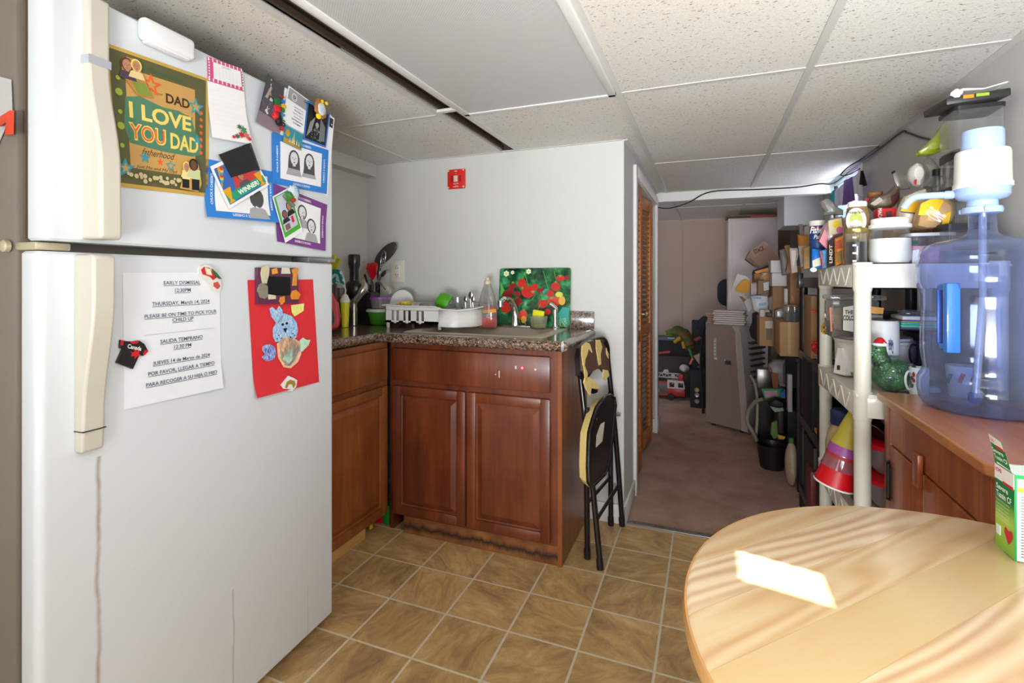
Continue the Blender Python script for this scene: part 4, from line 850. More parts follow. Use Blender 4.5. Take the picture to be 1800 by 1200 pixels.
q.l(q.mix(q.math('MULTIPLY', seam, .35), hs.outputs[0], 'a87c42'), q.b.inputs['Base Color']); q.b.inputs['Roughness'].default_value = .28; q.b.inputs['Coat Weight'].default_value = .3; q.b.inputs['Coat Roughness'].default_value = .2
PINE = q.m; EDGE = mat('c9965a', .4, coat=.3, var=.08, vs=20)
TC = (.396, .785); TR_ = .4285
tb_ = thing('round_table', 'round pine plank table with a sunlit patch in the foreground', 'table', (*TC, 0))
MB().lathe([(0, .7605), (TR_-.010, .7605)][::-1]+[], (*TC, 0), 96)
mb = MB(); mb.lathe([(TR_-.03, .732), (TR_-.006, .732), (TR_, .738), (TR_+.001, .748), (TR_-.003, .757), (TR_-.009, .760), (0, .760)], (*TC, 0), 120); mb.build('tabletop', PINE, tb_)
MB().lathe([(TR_-.006, .7315), (TR_+.002, .737), (TR_+.0032, .748), (TR_, .7565), (TR_-.001, .7565)], (*TC, 0), 120).build('edge_band', EDGE, tb_)
MB().lathe([(.30, .66), (.32, .66), (.32, .732), (.30, .732)], (*TC, 0), 64).build('apron', EDGE, tb_)
MB().lathe([(.05, .08), (.07, .12), (.05, .2), (.04, .35), (.065, .45), (.045, .55), (.05, .66), (.12, .70), (.12, .732)], (*TC, 0), 32).build('pedestal', EDGE, tb_)
for k in range(4):
    a = R(45+90*k); mb = MB(); d = Vector((math.cos(a), math.sin(a), 0)); c0 = Vector((*TC, 0)); mb.tube([c0+d*.03+ZN*.13, c0+d*.15+ZN*.10, c0+d*.27+ZN*.025], [.03, .028, .02], 12); mb.lathe([(.022, 0), (.022, .02)], c0+d*.27, 12); mb.build('leg', EDGE, tb_)
# medicine carton
ca = thing('medicine_carton', 'open green cough medicine carton with a red heart on the pine table', 'carton', (.506, 1.078, .76))
cx0, cx1, cy0, cy1, cz0, cz1 = .462, .552, 1.050, 1.108, .760, .900
q = N('green_gradient_print'); co = q.coord(kind='Object'); s = q.n('SeparateXYZ'); q.l(co, s.inputs[0]); q.l(q.ramp(q.math('MULTIPLY', s.outputs[2], 7.0), [(.05, '8fc73a'), (.38, 'b9dc55'), (.62, '12823c'), (1, '0f8a43')]), q.b.inputs['Base Color']); q.b.inputs['Roughness'].default_value = .35
mb = MB(); mb.b2((cx0, cy0, cz0), (cx0+.001, cy1, cz1)); mb.mi = 1; mb.b2((cx0+.001, cy0, cz0), (cx1, cy0+.001, cz1)); mb.b2((cx1-.001, cy0, cz0), (cx1, cy1, cz1)); mb.b2((cx0, cy1-.001, cz0), (cx1, cy1, cz1)); mb.b2((cx0, cy0, cz0), (cx1, cy1, cz0+.001)); mb.mi = 2; mb.b2((cx0-.0003, cy0-.0003, cz0), (cx0+.003, cy0, cz1)); mb.b2((cx0, cy0-.0004, cz1-.006), (cx1, cy0, cz1))
mb.build('carton_body', [q.m, mat('d9dcc8', .5), mat('0f8a43', .4)], ca)
CFx = cx0-.0008
def on_carton(t, yc, z, wd, ht, m, bold=.01, x=CFx, dx=0):
    V, F = textgeo(t, 1, bold); xs = [a for a, b in V]; ys = [b for a, b in V]; fx = wd/(max(xs)-min(xs)); fy = ht/(max(ys)-min(ys)); mx = (min(xs)+max(xs))/2; my = min(ys)
    return [(x+dx*((b-my)*fy), yc-(a-mx)*fx, z+(b-my)*fy) for a, b in V], F
mb = MB(); yc = (cy0+cy1)/2
mb.b2((CFx, cy0, .876), (cx0, cy1, .8995)); mb.mi = 1; mb.add(*on_carton('CVS', yc+.016, .889, .018, .006, RED, .03, CFx-.0004)); mb.b2((CFx-.0004, cy0+.001, .874), (CFx, cy0+.032, .878)); mb.mi = 2
mb.add(*on_carton('Severe', yc+.006, .860, .036, .009, 0, .02)); mb.add(*on_carton('Tussin CF', yc+.001, .847, .046, .010, 0, .02))
for k in range(6): mb.add(*on_carton(('Expectorant, Cough &', 'Nasal Decongestant', 'Relieves Chest Congestion', 'Cough, Nasal & Sinus', 'Congestion', 'Non-drowsy')[k], yc+.004, .840-.006*k, .04-.003*(k % 3), .003, 0, 0))
mb.b2((CFx, yc+.012, .782), (cx0, yc+.024, .798)); mb.mi = 3; mb.add(*on_carton('Adult Formula', yc, .803, .04, .003, 0, 0)); mb.mi = 1
hp = [(0, -.5), (.5, .1), (.5, .38), (.3, .5), (.05, .34), (0, .22), (-.05, .34), (-.3, .5), (-.5, .38), (-.5, .1)]
mb.flat([(CFx-.0003, yc-.014-x*.024, .792+z*.026) for x, z in hp]); mb.build('front_print', [mat('efe6e0', .5), mat('d41f3a', .5), WHITE, YEL], ca, weld=False)
mb = MB()
for k in range(22): mb.b2((cx0+.008, cy0-.0007, .768+.0046*k), (cx0+.085-.004*(k % 4), cy0-.0002, .7695+.0046*k))
mb.mi = 1; mb.b2((cx0+.004, cy0-.0006, .873), (cx1, cy0, .880)); mb.build('side_print', [mat('6b6f66', .6), YEL], ca)
mb = MB(); fb = Vector((cx0, cy1, cz1)); ft = Vector((cx0-.006, cy1+.001, cz1+.050))
mb.add([(cx0, cy1, cz1), (cx0, cy0+.006, cz1-.002), (cx0-.012, cy0+.010, cz1+.048), (cx0-.012, cy1-.008, cz1+.052)], [(0, 1, 2, 3)]); mb.mi = 1
mb.add([(cx0-.0094, cy1-.006, cz1+.038), (cx0-.0094, cy0+.009, cz1+.034), (cx0-.0126, cy0+.010, cz1+.048), (cx0-.0126, cy1-.008, cz1+.052)], [(0, 1, 2, 3)])
mb.mi = 2; mb.add(*on_carton('Severe', yc+.004, cz1+.022, .034, .008, 0, .02, cx0-.0065, -.25)); mb.add(*on_carton('Tussin CF', yc+.001, cz1+.011, .042, .008, 0, .02, cx0-.0036, -.25)); mb.mi = 3; mb.add(*on_carton('CVS', yc+.012, cz1+.041, .015, .005, 0, .02, cx0-.0118, -.2)); mb.b2((cx0-.0098, cy0+.010, cz1+.033), (cx0-.0092, cy0+.034, cz1+.037))
mb.mi = 1; mb.b2((cx0-.0012, cy0+.008, cz1+.002), (cx0-.0006, cy1-.008, cz1+.008)); mb.build('open_flap', [mat('12883f', .45), mat('efe9e4', .5), WHITE, RED], ca, weld=False)
MB().sheet(lambda u, v: Vector((cx0+.002+.085*u, cy0+.002+.054*v, cz1-.004+.012*u)), 3, 3).build('inner_flap', mat('e3ebe8', .6), ca)
# ================================================================ WOODEN CABINET
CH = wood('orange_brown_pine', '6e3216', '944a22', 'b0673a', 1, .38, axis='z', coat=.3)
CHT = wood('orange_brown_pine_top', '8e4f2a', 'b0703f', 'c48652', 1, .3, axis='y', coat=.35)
wc = thing('wooden_cabinet', 'orange brown pine cabinet with turn-latch doors carrying the water jug', 'cabinet', (.665, 1.5, 0))
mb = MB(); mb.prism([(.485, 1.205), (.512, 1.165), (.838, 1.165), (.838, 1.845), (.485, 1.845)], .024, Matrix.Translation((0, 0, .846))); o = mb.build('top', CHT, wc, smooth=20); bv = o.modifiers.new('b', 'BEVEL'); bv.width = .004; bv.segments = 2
mb = MB(); mb.b2((.512, 1.215, .02), (.825, 1.23, .846)); mb.b2((.512, 1.815, .02), (.825, 1.83, .846)); mb.b2((.815, 1.215, .02), (.83, 1.83, .846)); mb.b2((.512, 1.22, .05), (.82, 1.82, .065)); mb.build('carcass', CH, wc)
mb = MB(); mb.b2((.500, 1.215, 0), (.514, 1.255, .846), .002); mb.b2((.500, 1.775, 0), (.514, 1.83, .846), .002); mb.b2((.501, 1.25, .735), (.514, 1.78, .846)); mb.b2((.501, 1.25, .02), (.514, 1.78, .09)); mb.build('face_frame', CH, wc)
for y0, y1 in ((1.258, 1.522), (1.528, 1.772)):
    mb = MB(); mb.b2((.497, y0, .095), (.512, y1, .73), .003); d_ = mb.build('door', CH, wc)
mb = MB(); mb.box((.492, 1.545, .735), (.012, .035, .085), .002); mb.build('turn_latch', CH, wc)
mb = MB(); mb.tube([(.494, 1.772, .575), (.494, 1.772, .675)], .0055, 8); mb.b2((.4945, 1.75, .58), (.497, 1.795, .67)); mb.lathe([(0, -.006), (.008, 0), (0, .006)], (.494, 1.772, .68), 10); mb.lathe([(0, -.006), (.008, 0), (0, .006)], (.494, 1.772, .57), 10); mb.build('black_hinge', BLACK, wc)
mb = MB(); mb.prism(disc(0, 0, .022, .04, 20), .002, Matrix(((0, 0, -1, .4965), (1, 0, 0, 1.66), (0, 1, 0, .515), (0, 0, 0, 1)))); mb.build('finger_notch', BLKM, wc)
# ================================================================ WATER JUG AND PUMP
JX, JY, JZ = .678, 1.69, .870
JUG = film('cfd9f5', .10, .10, .96, .42, 'blue_clear_polycarbonate')
jg = thing('water_jug', 'large clear blue ribbed water jug standing on the wooden cabinet', 'water jug', (JX, JY, JZ))
pr = [(0, .012), (.05, .010), (.09, .002), (.112, .001), (.125, .008), (.133, .022), (.1365, .045), (.1365, .075), (.131, .088), (.126, .096), (.124, .108), (.127, .13), (.1295, .16), (.129, .22), (.127, .27), (.1275, .30), (.130, .318), (.136, .326), (.1385, .345), (.1385, .385), (.135, .398), (.132, .404), (.133, .412), (.130, .424), (.118, .438), (.095, .448), (.06, .456), (.040, .462), (.031, .470), (.029, .480), (.0285, .545), (.030, .547), (.030, .552)]
mb = MB(); mb.lathe(pr, (JX, JY, JZ), 72); mb.F = [f for f in mb.F if len(f) < 30]; mb.I = mb.I[:len(mb.F)]; mb.build('jug_body', JUG, jg, smooth=60)
sd = Vector((JX, JY, 0)).normalized(); lf = Vector((-sd.y, sd.x, 0))
hc = Vector((JX, JY, 0))+lf*.060-sd*.118; Mh = Matrix.Translation((hc.x, hc.y, 0)) @ Matrix.Rotation(math.atan2(sd.y, sd.x)-R(90)-R(27)*-1, 4, 'Z')
HB = mat('2f6fc4', .35, coat=.3)
mb = MB(); mb.M = Mh; mb.box((0, -.006, 1.118), (.030, .022, .178), .004); mb.box((0, .015, 1.196), (.028, .04, .016), .004); mb.box((0, .012, 1.043), (.028, .03, .016), .004); mb.build('handle', HB, jg)
mb = MB(); mb.M = Mh; mb.box((.008, .030, 1.12), (.046, .006, .145), .003); mb.build('handle_recess', mat('1d4fae', .4), jg)
mb = MB(); mb.tube([(JX, JY, JZ+.56), (JX+.001, JY, JZ+.3), (JX-.022, JY-.02, JZ+.045)], .0085, 12); mb.build('dip_tube', film('dfe8fa', .1, .2, .45, .4), jg)
MB().lathe([(.012, 0), (.014, .004), (.014, .022), (.010, .026)], (JX-.024, JY-.022, JZ+.022), 16).build('tube_foot', film('8aa4e8', .1, .2, .6, .4), jg)
pmp = thing('hand_pump', 'white and pale blue hand pump screwed on the water jug', 'pump', (JX, JY, JZ+.53))
PB = mat('a9c3ec', .3, coat=.3, name='pale_blue_plastic'); PW = mat('ece9e2', .35, coat=.3)
mb = MB(); mb.lathe([(.030, .520), (.040, .522), (.042, .530), (.040, .538), (.032, .540), (.031, .555), (.048, .560), (.055, .568), (.056, .590), (.054, .592)], (JX, JY, JZ), 48)
for k in range(3):
    a = R(20+120*k); mb.box((JX+.041*math.cos(a), JY+.041*math.sin(a), JZ+.530), (.016, .012, .014), .004, (0, 0, a))
mb.build('collar', PB, pmp)
MB().lathe([(.058, .588), (.0605, .590), (.0605, .600), (.058, .604), (.0565, .68), (.054, .687), (.046, .688)], (JX, JY, JZ), 48).build('bellows_cover', PW, pmp)
MB().lathe([(.044, .680), (.0435, .735), (.041, .741), (0, .743)], (JX, JY, JZ), 48).build('push_button', PB, pmp)
sp_ = [Vector((JX, JY, JZ+.577))+lf*a+ZN*b for a, b in ((.045, 0), (.075, .002), (.115, .004), (.135, .004), (.148, -.002), (.158, -.014), (.165, -.026))]
MB().tube(smoothp(sp_, 4), .0095, 16).build('spout', PB, pmp); MB().tube([sp_[0]*.6+sp_[1]*.4, sp_[1]], .0115, 16).build('spout_joint', PB, pmp)
# ================================================================ WHITE PLASTIC SHELF
SH = mat('dedacb', .45, coat=.15, var=.05, vs=12, name='ivory_plastic')
CLR = film('f6f7f7', .12, .05, .93, .5, 'clear_plastic'); CLRG = film('f8faf9', .05, .03, .985, .35, 'clear_glass'); SMOKE = film('e2e4e2', .14, .05, .9, .5, 'smoky_clear_plastic'); BAG = film('eceae4', .25, .25, .62, .5, 'crinkled_clear_bag')
LIDB = mat('2b2b2c', .35)
sf = thing('storage_shelf', 'ivory plastic storage shelf crowded with jars and kitchen goods', 'shelf', (.63, 2.17, 0))
XS, YS = (.462, .80), (1.905, 2.44)
for zt in (1.265, .852, .455, .12):
    mb = MB(); x0, x1, y0, y1 = XS[0]-.026, XS[1]+.026, YS[0]-.026, YS[1]+.026
    mb.b2((x0, y0+.02, zt-.075), (x0+.006, y1-.02, zt), .002).b2((x1-.006, y0+.02, zt-.075), (x1, y1-.02, zt), .002).b2((x0+.02, y0, zt-.075), (x1-.02, y0+.006, zt), .002).b2((x0+.02, y1-.006, zt-.075), (x1-.02, y1, zt), .002)
    mb.b2((x0+.003, y0+.003, zt-.010), (x1-.003, y1-.003, zt-.004))
    for k in range(9):
        y = y0+.06+k*(y1-y0-.12)/8; mb.box(((x0+x1)/2, y, zt-.03), (x1-x0-.02, .004, .045))
        if k < 8: s_ = 1 if k % 2 else -1; mb.box((x0-.001, y+(y1-y0-.12)/16, zt-.038), (.004, .075, .006), 0, (s_*R(48), 0, 0))
    mb.build('deck', SH, sf)
for x in XS:
    for y in YS:
        mb = MB(); pf_ = []
        for a, b in ((0, .045), (.12, .38), (.455, .777), (.852, 1.19)): pf_ += [(.0235, a), (.0235, b)]
        mb.lathe(pf_, (x, y, 0), 24)
        for zt in (1.265, .852, .455, .12): mb.lathe([(.0245, zt-.088), (.027, zt-.078), (.027, zt-.012), (.028, zt-.010), (.028, zt+.004), (.026, zt+.006), (0, zt+.006)], (x, y, 0), 24)
        mb.build('post', SH, sf)
TOPZ, MIDZ, LOWZ = 1.265, .852, .455
# ---- generic containers
def root_at(name, label, cat, X, Y, Z, group=None): return thing(name, label, cat, (X, Y, Z), 0, group)
def jar(name, label, cat, X, Y, Z, r, h, glass, lid=None, fill=None, lidh=.018, fillh=.6, neck=1.0, group=None, label_m=None, lr=None, sq=False, lid_r=None):
    t = root_at(name, label, cat, X, Y, Z, group); nk = r*neck
    pr = [(r*.9, 0), (r, .006), (r, h*.72), (nk, h-lidh-.004 if neck < 1 else h-lidh-.001), (nk, h-lidh+.004)]
    mb = MB(); mb.lathe([(0, .001)]+pr, (X, Y, Z), 40)
    if sq: mb = MB(); mb.prism(rr(2*r, 2*r*(lr or 1), r*.25, 4), h-lidh, Matrix.Translation((X, Y, Z)))
    mb.build('container_body', glass, t)
    if fill:
        mb = MB()
        if sq: mb.prism(rr(1.9*r, 1.9*r*(lr or 1), r*.22, 4), h*fillh, Matrix.Translation((X, Y, Z+.003)))
        else: mb.lathe([(0, .003), (r*.88, .003), (r*.96, .008), (r*.96, h*fillh), (0, h*fillh+.002)], (X, Y, Z), 32)
        mb.build('contents', fill, t)
    if lid:
        q_ = lid_r or nk*1.06; mb = MB()
        if sq: mb.prism(rr(2*r*1.05, 2*r*1.05*(lr or 1), r*.27, 4), lidh, Matrix.Translation((X, Y, Z+h-lidh)))
        else: mb.lathe([(q_, h-lidh), (q_, h-.003), (q_-.003, h), (0, h+.001)], (X, Y, Z), 40)
        mb.build('lid', lid, t)
    if label_m:
        mb = MB(); mb.lathe([(r*1.006, h*.12), (r*1.006, h*.58)], (X, Y, Z), 40); mb.F = [f for f in mb.F if len(f) == 4]; mb.I = mb.I[:len(mb.F)]; mb.build('wrap_label', label_m, t)
    return t
def pouch(name, label, cat, pts, Y, th, m, extras=(), group=None, tilt=0):
    """a filled packet traced in the plane at distance Y"""
    e = Vector((0, 0, EYE)); A = [at(x, y, Y=Y) for x, y in pts]; c = sum(A, Vector())/len(A); k = len(A)
    t = thing(name, label, cat, (c.x, Y, min(a.z for a in A)), 0, group)
    mb = MB(); L = [A]
    for f_, d in ((.93, th*.3), (.6, th*.48), (.0, th*.5)): L.append([c+(a-c)*max(f_, .02)+NY*d for a in A])
    Bk = [[c+(a-c)*max(f_, .02)-NY*d for a in A] for f_, d in ((.93, th*.3), (.6, th*.48), (.0, th*.5))]
    V = [p for r_ in L for p in r_]; F = [(i*k+j, i*k+(j+1) % k, (i+1)*k+(j+1) % k, (i+1)*k+j) for i in range(3) for j in range(k)]+[tuple(range(3*k, 4*k))]
    mb.add(V, F); V = A+[p for r_ in Bk for p in r_]; mb.add(V, [f[::-1] for f in F]); mb.build('packet', m, t)
    for ix, (nm, pp, mm) in enumerate(extras):
        ea = [at(x, y, Y=Y-th*.52-.001-.0008*ix) for x, y in pp]; mb = MB(); kk = len(ea); mb.add(ea+[p-NY*.0006 for p in ea], [tuple(range(kk)), tuple(range(kk, 2*kk))[::-1]]+[(i, (i+1) % kk, (i+1) % kk+kk, i+kk) for i in range(kk)]); mb.build(nm, mm, t)
    return t
def words(t, txt, x0, x1, yb, yt, Y, m, parent, rot=0, bold=.02, name='lettering', shear=0):
    a = at((x0+x1)/2, (yb+yt)/2, Y=Y); dd = -SN*a.x+CS*a.y; wd = (x1-x0)*dd/FPX*.95; ht = (yb-yt)*dd/FPX; V, F = textgeo(txt, 1, bold, shear)
    xs = [p[0] for p in V]; ys = [p[1] for p in V]; W_, H_ = max(xs)-min(xs), max(ys)-min(ys); mx, my = (max(xs)+min(xs))/2, (max(ys)+min(ys))/2
    if abs(rot) > 1: fx, fy = ht/W_, wd/H_
    else: fx, fy = wd/W_, ht/H_
    cr, sr = math.cos(rot), math.sin(rot); mb = MB()
    mb.add([(a.x+((x-mx)*fx*cr-(y-my)*fy*sr), a.y, a.z+((x-mx)*fx*sr+(y-my)*fy*cr)) for x, y in V], F); return mb.build(name, m, parent, weld=False)
def cyl(name, label, cat, x0, x1, yt, Y, zb, mats, group=None):
    X, r = ext(x0, x1, Y); return X, r, row(yt, X, Y-r)-zb
# ---- top of the shelf, front row
X, r = ext(1524, 1604, 1.955)
t = root_at('storage_jar', 'big clear glass jar with wide white lid holding a white bowl', 'jar', X, 1.955, TOPZ)
mb = MB(); mb.lathe([(0, .001), (r*.85, .002), (r*.97, .012), (r, .03), (r*.98, .085), (r*.86, .108), (r*.82, .122)], (X, 1.955, TOPZ), 48); mb.build('glass_body', CLRG, t)
MB().lathe([(r*.85, .115), (r*.97, .117), (r*.97, .128), (r*.86, .130), (r*.86, .145), (r*.82, .148), (0, .149)], (X, 1.955, TOPZ), 48).build('lid', mat('eeeeea', .35), t)
MB().lathe([(0, .004), (r*.82, .005), (r*.93, .014), (r*.955, .03), (r*.94, .082), (0, .084)], (X, 1.955, TOPZ), 48).build('white_bowl', mat('f1f0ec', .4), t)
X, r = ext(1487, 1524, 1.93)
jar('sauce_jar', 'dark liquid jar with gold lid and white printing in front of the honey', 'jar', X, 1.93, TOPZ, r, .118, CLRG, mat('b7a25c', .3, .8), mat('1e1310', .3), .014, .62)
words(None, '| | | | |', X and 1499, 1505, 460, 402, 1.93-r-.001, WHITE, bpy.data.objects['sauce_jar'], R(90))
X, r = ext(1481, 1533, 2.02)
hj = root_at('honey_jar', 'tall honey jar with round floral label and white lid', 'jar', X, 2.02, TOPZ)
mb = MB(); zt = row(355, X, 2.02)-TOPZ; mb.lathe([(0, 0), (r*.85, .001), (r, .02), (r, .10), (r*.92, zt*.62), (r*.72, zt-.02), (r*.6, zt-.016)], (X, 2.02, TOPZ), 40); mb.build('glass_body', mat('a98b5e', .15, trans=.4, coat=.6), hj)
MB().lathe([(r*.66, zt-.018), (r*.68, zt-.004), (r*.64, zt), (0, zt)], (X, 2.02, TOPZ), 32).build('lid', mat('e8e6e0', .4), hj)
P0_ = (X, 2.02-r*.93, TOPZ)
cut(disc(1505, 388, 18, 23, 28), P0_, NY, .001).build('oval_label', mat('e8e4d8', .5), hj); cut(disc(1505, 388, 12, 15, 24), (X, P0_[1]-.0012, 0), NY, .0005).build('label_picture', mat('a5b04a', .5, var=.35, vs=160), hj)
cut([(1495, 390), (1503, 386), (1513, 388), (1516, 396), (1505, 400), (1495, 398)], (X, P0_[1]-.002, 0), NY, .0005).build('label_bee', mat('e4d6c4', .5, var=.3, vs=200), hj)
words(None, 'Honey Farm', 1493, 1517, 377, 370, P0_[1]-.002, mat('4a3b2a', .6), hj)
# packets at the left front corner
pouch('snack_pouch', 'orange snack pouch with cookie pictures and clear window', 'pouch', [(1467, 420), (1480, 415), (1484, 462), (1468, 468)], 2.12, .03, mat('e88a20', .4), [('label_patch', [(1468, 424), (1478, 421), (1479, 436), (1469, 438)], mat('b8452a', .5)), ('cookie_print', [(1470, 443), (1480, 440), (1481, 460), (1471, 462)], mat('8a6a2e', .5, var=.5, vs=120))])
pouch('snack_pouch', 'brighter orange narrow pouch with a barcode next to the dark jar', 'pouch', [(1480, 418), (1492, 414), (1494, 460), (1482, 464)], 2.06, .03, mat('f39a22', .4), [('barcode', [(1483, 422), (1486, 421), (1486, 448), (1483, 449)], WHITE), ('yellow_band', [(1487, 423), (1492, 428), (1491, 452), (1487, 456)], mat('d9901a', .5))])
pouch('chocolate_box', 'narrow dark brown box with pale vertical lettering on shelf top', 'box', [(1455, 424), (1466, 416), (1468, 466), (1453, 471)], 2.2, .03, mat('32241e', .4), [])
words(None, 'LINDT', 1458, 1463, 462, 430, 2.17, mat('d8cfc0', .5), bpy.data.objects['chocolate_box'], R(90))
pouch('blue_packet', 'blue and white packet of biscuits at shelf top far corner', 'packet', [(1427, 436), (1444, 438), (1446, 470), (1425, 475)], 2.32, .03, mat('1a6ec4', .4), [('picture', [(1428, 458), (1442, 452), (1443, 466), (1429, 470)], mat('dccdb0', .5, var=.3, vs=90)), ('badge', disc(1430, 474, 6, 4, 10), WHITE)])
pouch('blue_packet', 'light blue striped packet with red tubes next to the biscuits', 'packet', [(1444, 440), (1453, 438), (1455, 470), (1445, 472)], 2.26, .02, mat('4a9ccc', .4, var=.3, vs=80), [('red_tube', [(1441, 442), (1444, 440), (1449, 468), (1446, 470)], mat('a82a4a', .4))])
X, r = ext(1423, 1451, 2.40)
t = root_at('peanut_can', 'tall blue nut canister with white lid and script lettering', 'canister', X, 2.40, TOPZ); zt = row(388, X, 2.40)-TOPZ
mb = MB(); mb.lathe([(r, 0), (r, zt-.02)], (X, 2.40, TOPZ), 32); mb.build('can_body', mat('1d3f78', .4), t)
MB().lathe([(r*1.06, zt-.022), (r*1.06, zt-.002), (r*.98, zt), (0, zt)], (X, 2.40, TOPZ), 32).build('lid', mat('ded8cc', .4), t)
mb = MB(); mb.lathe([(r*1.01, zt-.035), (r*1.01, zt-.030)], (X, 2.40, TOPZ), 32); mb.build('red_band', RED, t); words(None, 'Fisher', 1425, 1449, 410, 398, 2.40-r-.002, WHITE, t, shear=.3); words(None, 'Party', 1431, 1448, 422, 412, 2.40-r-.002, WHITE, t, shear=.3)
pouch('lemon_bag', 'clear bag holding pink packets and a lemon picture card', 'bag', [(1438, 425), (1445, 400), (1458, 384), (1480, 380), (1487, 398), (1485, 412), (1462, 420), (1454, 440)], 2.28, .06, film('f0b8c0', .2, .2, .35, .4), [('picture_card', [(1456, 388), (1479, 383), (1482, 408), (1458, 414)], mat('e4dcae', .5)), ('lemon_print', disc(1471, 394, 7, 7, 14), YEL), ('pink_print', disc(1476, 404, 6, 6, 12), mat('d0689a', .5)), ('pink_packet', [(1440, 424), (1450, 402), (1455, 416), (1454, 438)], mat('e08a94', .5))])
pouch('tied_bag', 'crumpled translucent plastic bag knotted above the nut canister', 'bag', [(1441, 354), (1452, 349), (1464, 354), (1470, 364), (1482, 370), (1482, 378), (1462, 378), (1446, 380), (1450, 372), (1443, 362)], 2.36, .05, film('dcd8d0', .3, .2, .55, .5))
# sundry things behind
pouch('snack_bag', 'brown and grey twisted bag of snacks against the wall', 'bag', [(1524, 362), (1530, 350), (1545, 344), (1560, 338), (1572, 326), (1580, 328), (1580, 350), (1572, 362), (1555, 372), (1535, 372)], 2.25, .07, mat('6f5c4a', .4, var=.35, vs=25), [('red_patch', [(1566, 345), (1577, 337), (1578, 352), (1568, 358)], mat('5a1d22', .5)), ('pale_patch', [(1530, 358), (1546, 346), (1552, 352), (1538, 362)], mat('b8b0a0', .5, var=.3, vs=60))])
pouch('small_tub', 'small wood-coloured tub with red flowers high on the wall side', 'tub', [(1525, 338), (1551, 336), (1549, 350), (1527, 352)], 2.32, .05, mat('9a6a38', .6, var=.2, vs=80), [('red_flowers', [(1521, 350), (1533, 345), (1540, 352), (1522, 358)], mat('b8283a', .5))])
t = root_at('cocoa_tub', 'red tub lettered MACAO lying among the bags', 'tub', *at(1557, 378, Y=2.12)); X, r = ext(1540, 1573, 2.12)
mb = MB(); mb.box((X, 2.13, row(379, X, 2.12)), (.058, .05, .052), .006); mb.build('tub_body', mat('d02028', .4), t); words(None, 'MACAO', 1544, 1550, 390, 366, 2.104, WHITE, t, R(-90)); cut([(1557, 372), (1568, 370), (1569, 384), (1559, 388)], (X, 2.1045, 0), NY, .0005).build('pattern', mat('5a2a1a', .5, var=.5, vs=200), t)
pouch('clear_wrapper', 'loose clear wrapper with a black clip against the right wall', 'wrapper', [(1566, 301), (1572, 299), (1590, 306), (1603, 316), (1600, 332), (1580, 334), (1572, 322)], 2.4, .02, BAG, [('black_clip', [(1566, 303), (1573, 299), (1574, 302), (1568, 306)], BLACK)])
SUG = mat('c9a270', .5, var=.12, vs=18, coat=.4); LSUG = mat('dccbb0', .5, var=.08, vs=20, coat=.4)
pouch('sugar_bag', 'clear yellow-labelled bag of pale sugar standing behind the pump spout', 'bag', [(1573, 395), (1577, 370), (1588, 346), (1604, 338), (1624, 332), (1628, 345), (1622, 365), (1612, 380), (1604, 402), (1576, 402)], 2.08, .08, LSUG, [('yellow_label', [(1592, 348), (1617, 345), (1611, 374), (1583, 371)], mat('ecb21e', .45)), ('blue_line', [(1583, 371), (1611, 374), (1610, 376), (1583, 373)], mat('2a3a6a', .5))])
pouch('sugar_bag', 'fat yellow-labelled bag of brown sugar resting on the pink tub', 'bag', [(1606, 399), (1612, 372), (1622, 354), (1640, 346), (1660, 348), (1672, 358), (1674, 376), (1668, 392), (1652, 402), (1622, 403)], 1.98, .09, SUG, [('yellow_label', [(1614, 378), (1619, 358), (1640, 348), (1660, 352), (1645, 378)], mat('f0be18', .45)), ('yellow_label', [(1657, 376), (1672, 372), (1668, 392), (1656, 396)], mat('f0be18', .45))])
words(None, 'CANE', 1636, 1652, 392, 362, 1.93, WHITE, bpy.data.objects['sugar_bag.001'], R(50))
pouch('knotted_bag', 'white knotted bag with a small red flower mark under the lime bag', 'bag', [(1596, 305), (1600, 294), (1609, 287), (1618, 290), (1624, 302), (1622, 318), (1614, 328), (1605, 326), (1597, 316)], 2.1, .06, mat('e2ddd6', .5, var=.06, vs=30), [('red_mark', [(1607, 316), (1612, 315), (1611, 324), (1607, 324)], RED)])
pouch('lime_bag', 'bright lime yellow plastic bag draped off the clear canisters', 'bag', [(1609, 270), (1625, 256), (1645, 236), (1660, 212), (1666, 222), (1667, 262), (1650, 268), (1636, 274), (1612, 274)], 2.08, .06, film('e0f020', .2, .2, .15, .3, 'lime_film'))
pouch('crinkled_bag', 'crinkled clear bag slumped beneath the lime bag', 'bag', [(1618, 288), (1630, 276), (1640, 284), (1652, 300), (1650, 328), (1636, 332), (1622, 330), (1626, 306)], 2.14, .06, BAG)
# clear canisters
X, r = ext(1600, 1666, 1.97)
jar('pink_tub', 'clear food tub with pink sweets and a white label next to the glass jar', 'tub', X, 1.99, TOPZ, .058, .098, CLR, mat('dad9d4', .4), mat('e29aa6', .5), .010, .55, sq=True, lr=.9)
o = bpy.data.objects['pink_tub']; cut([(1604, 440), (1616, 438), (1615, 463), (1603, 465)], (X, 1.935, 0), NY, .0005).build('nutrition_label', mat('e6e2dc', .6), o); cut(disc(1609, 426, 5, 4, 10), (X, 1.935, 0), NY, .0005).build('green_badge', mat('1f5c3c', .5), o)
jar('clear_canister', 'short clear canister with dark lid nearest the jug neck', 'canister', col(1690, 1.93), 1.94, TOPZ, .052, .12, SMOKE, LIDB, mat('9a9894', .5), .020, .3, sq=True, group=None)
jar('clear_canister', 'tall clear dark-lidded canister partly behind the white pump', 'canister', col(1697, 1.99), 1.99, TOPZ+.125, .050, .115, SMOKE, LIDB, None, .022, sq=True)
jar('clear_canister', 'clear dark-lidded canister directly under the big square one', 'canister', col(1697, 1.99), 1.99, TOPZ+.241, .050, .105, SMOKE, LIDB, None, .022, sq=True)
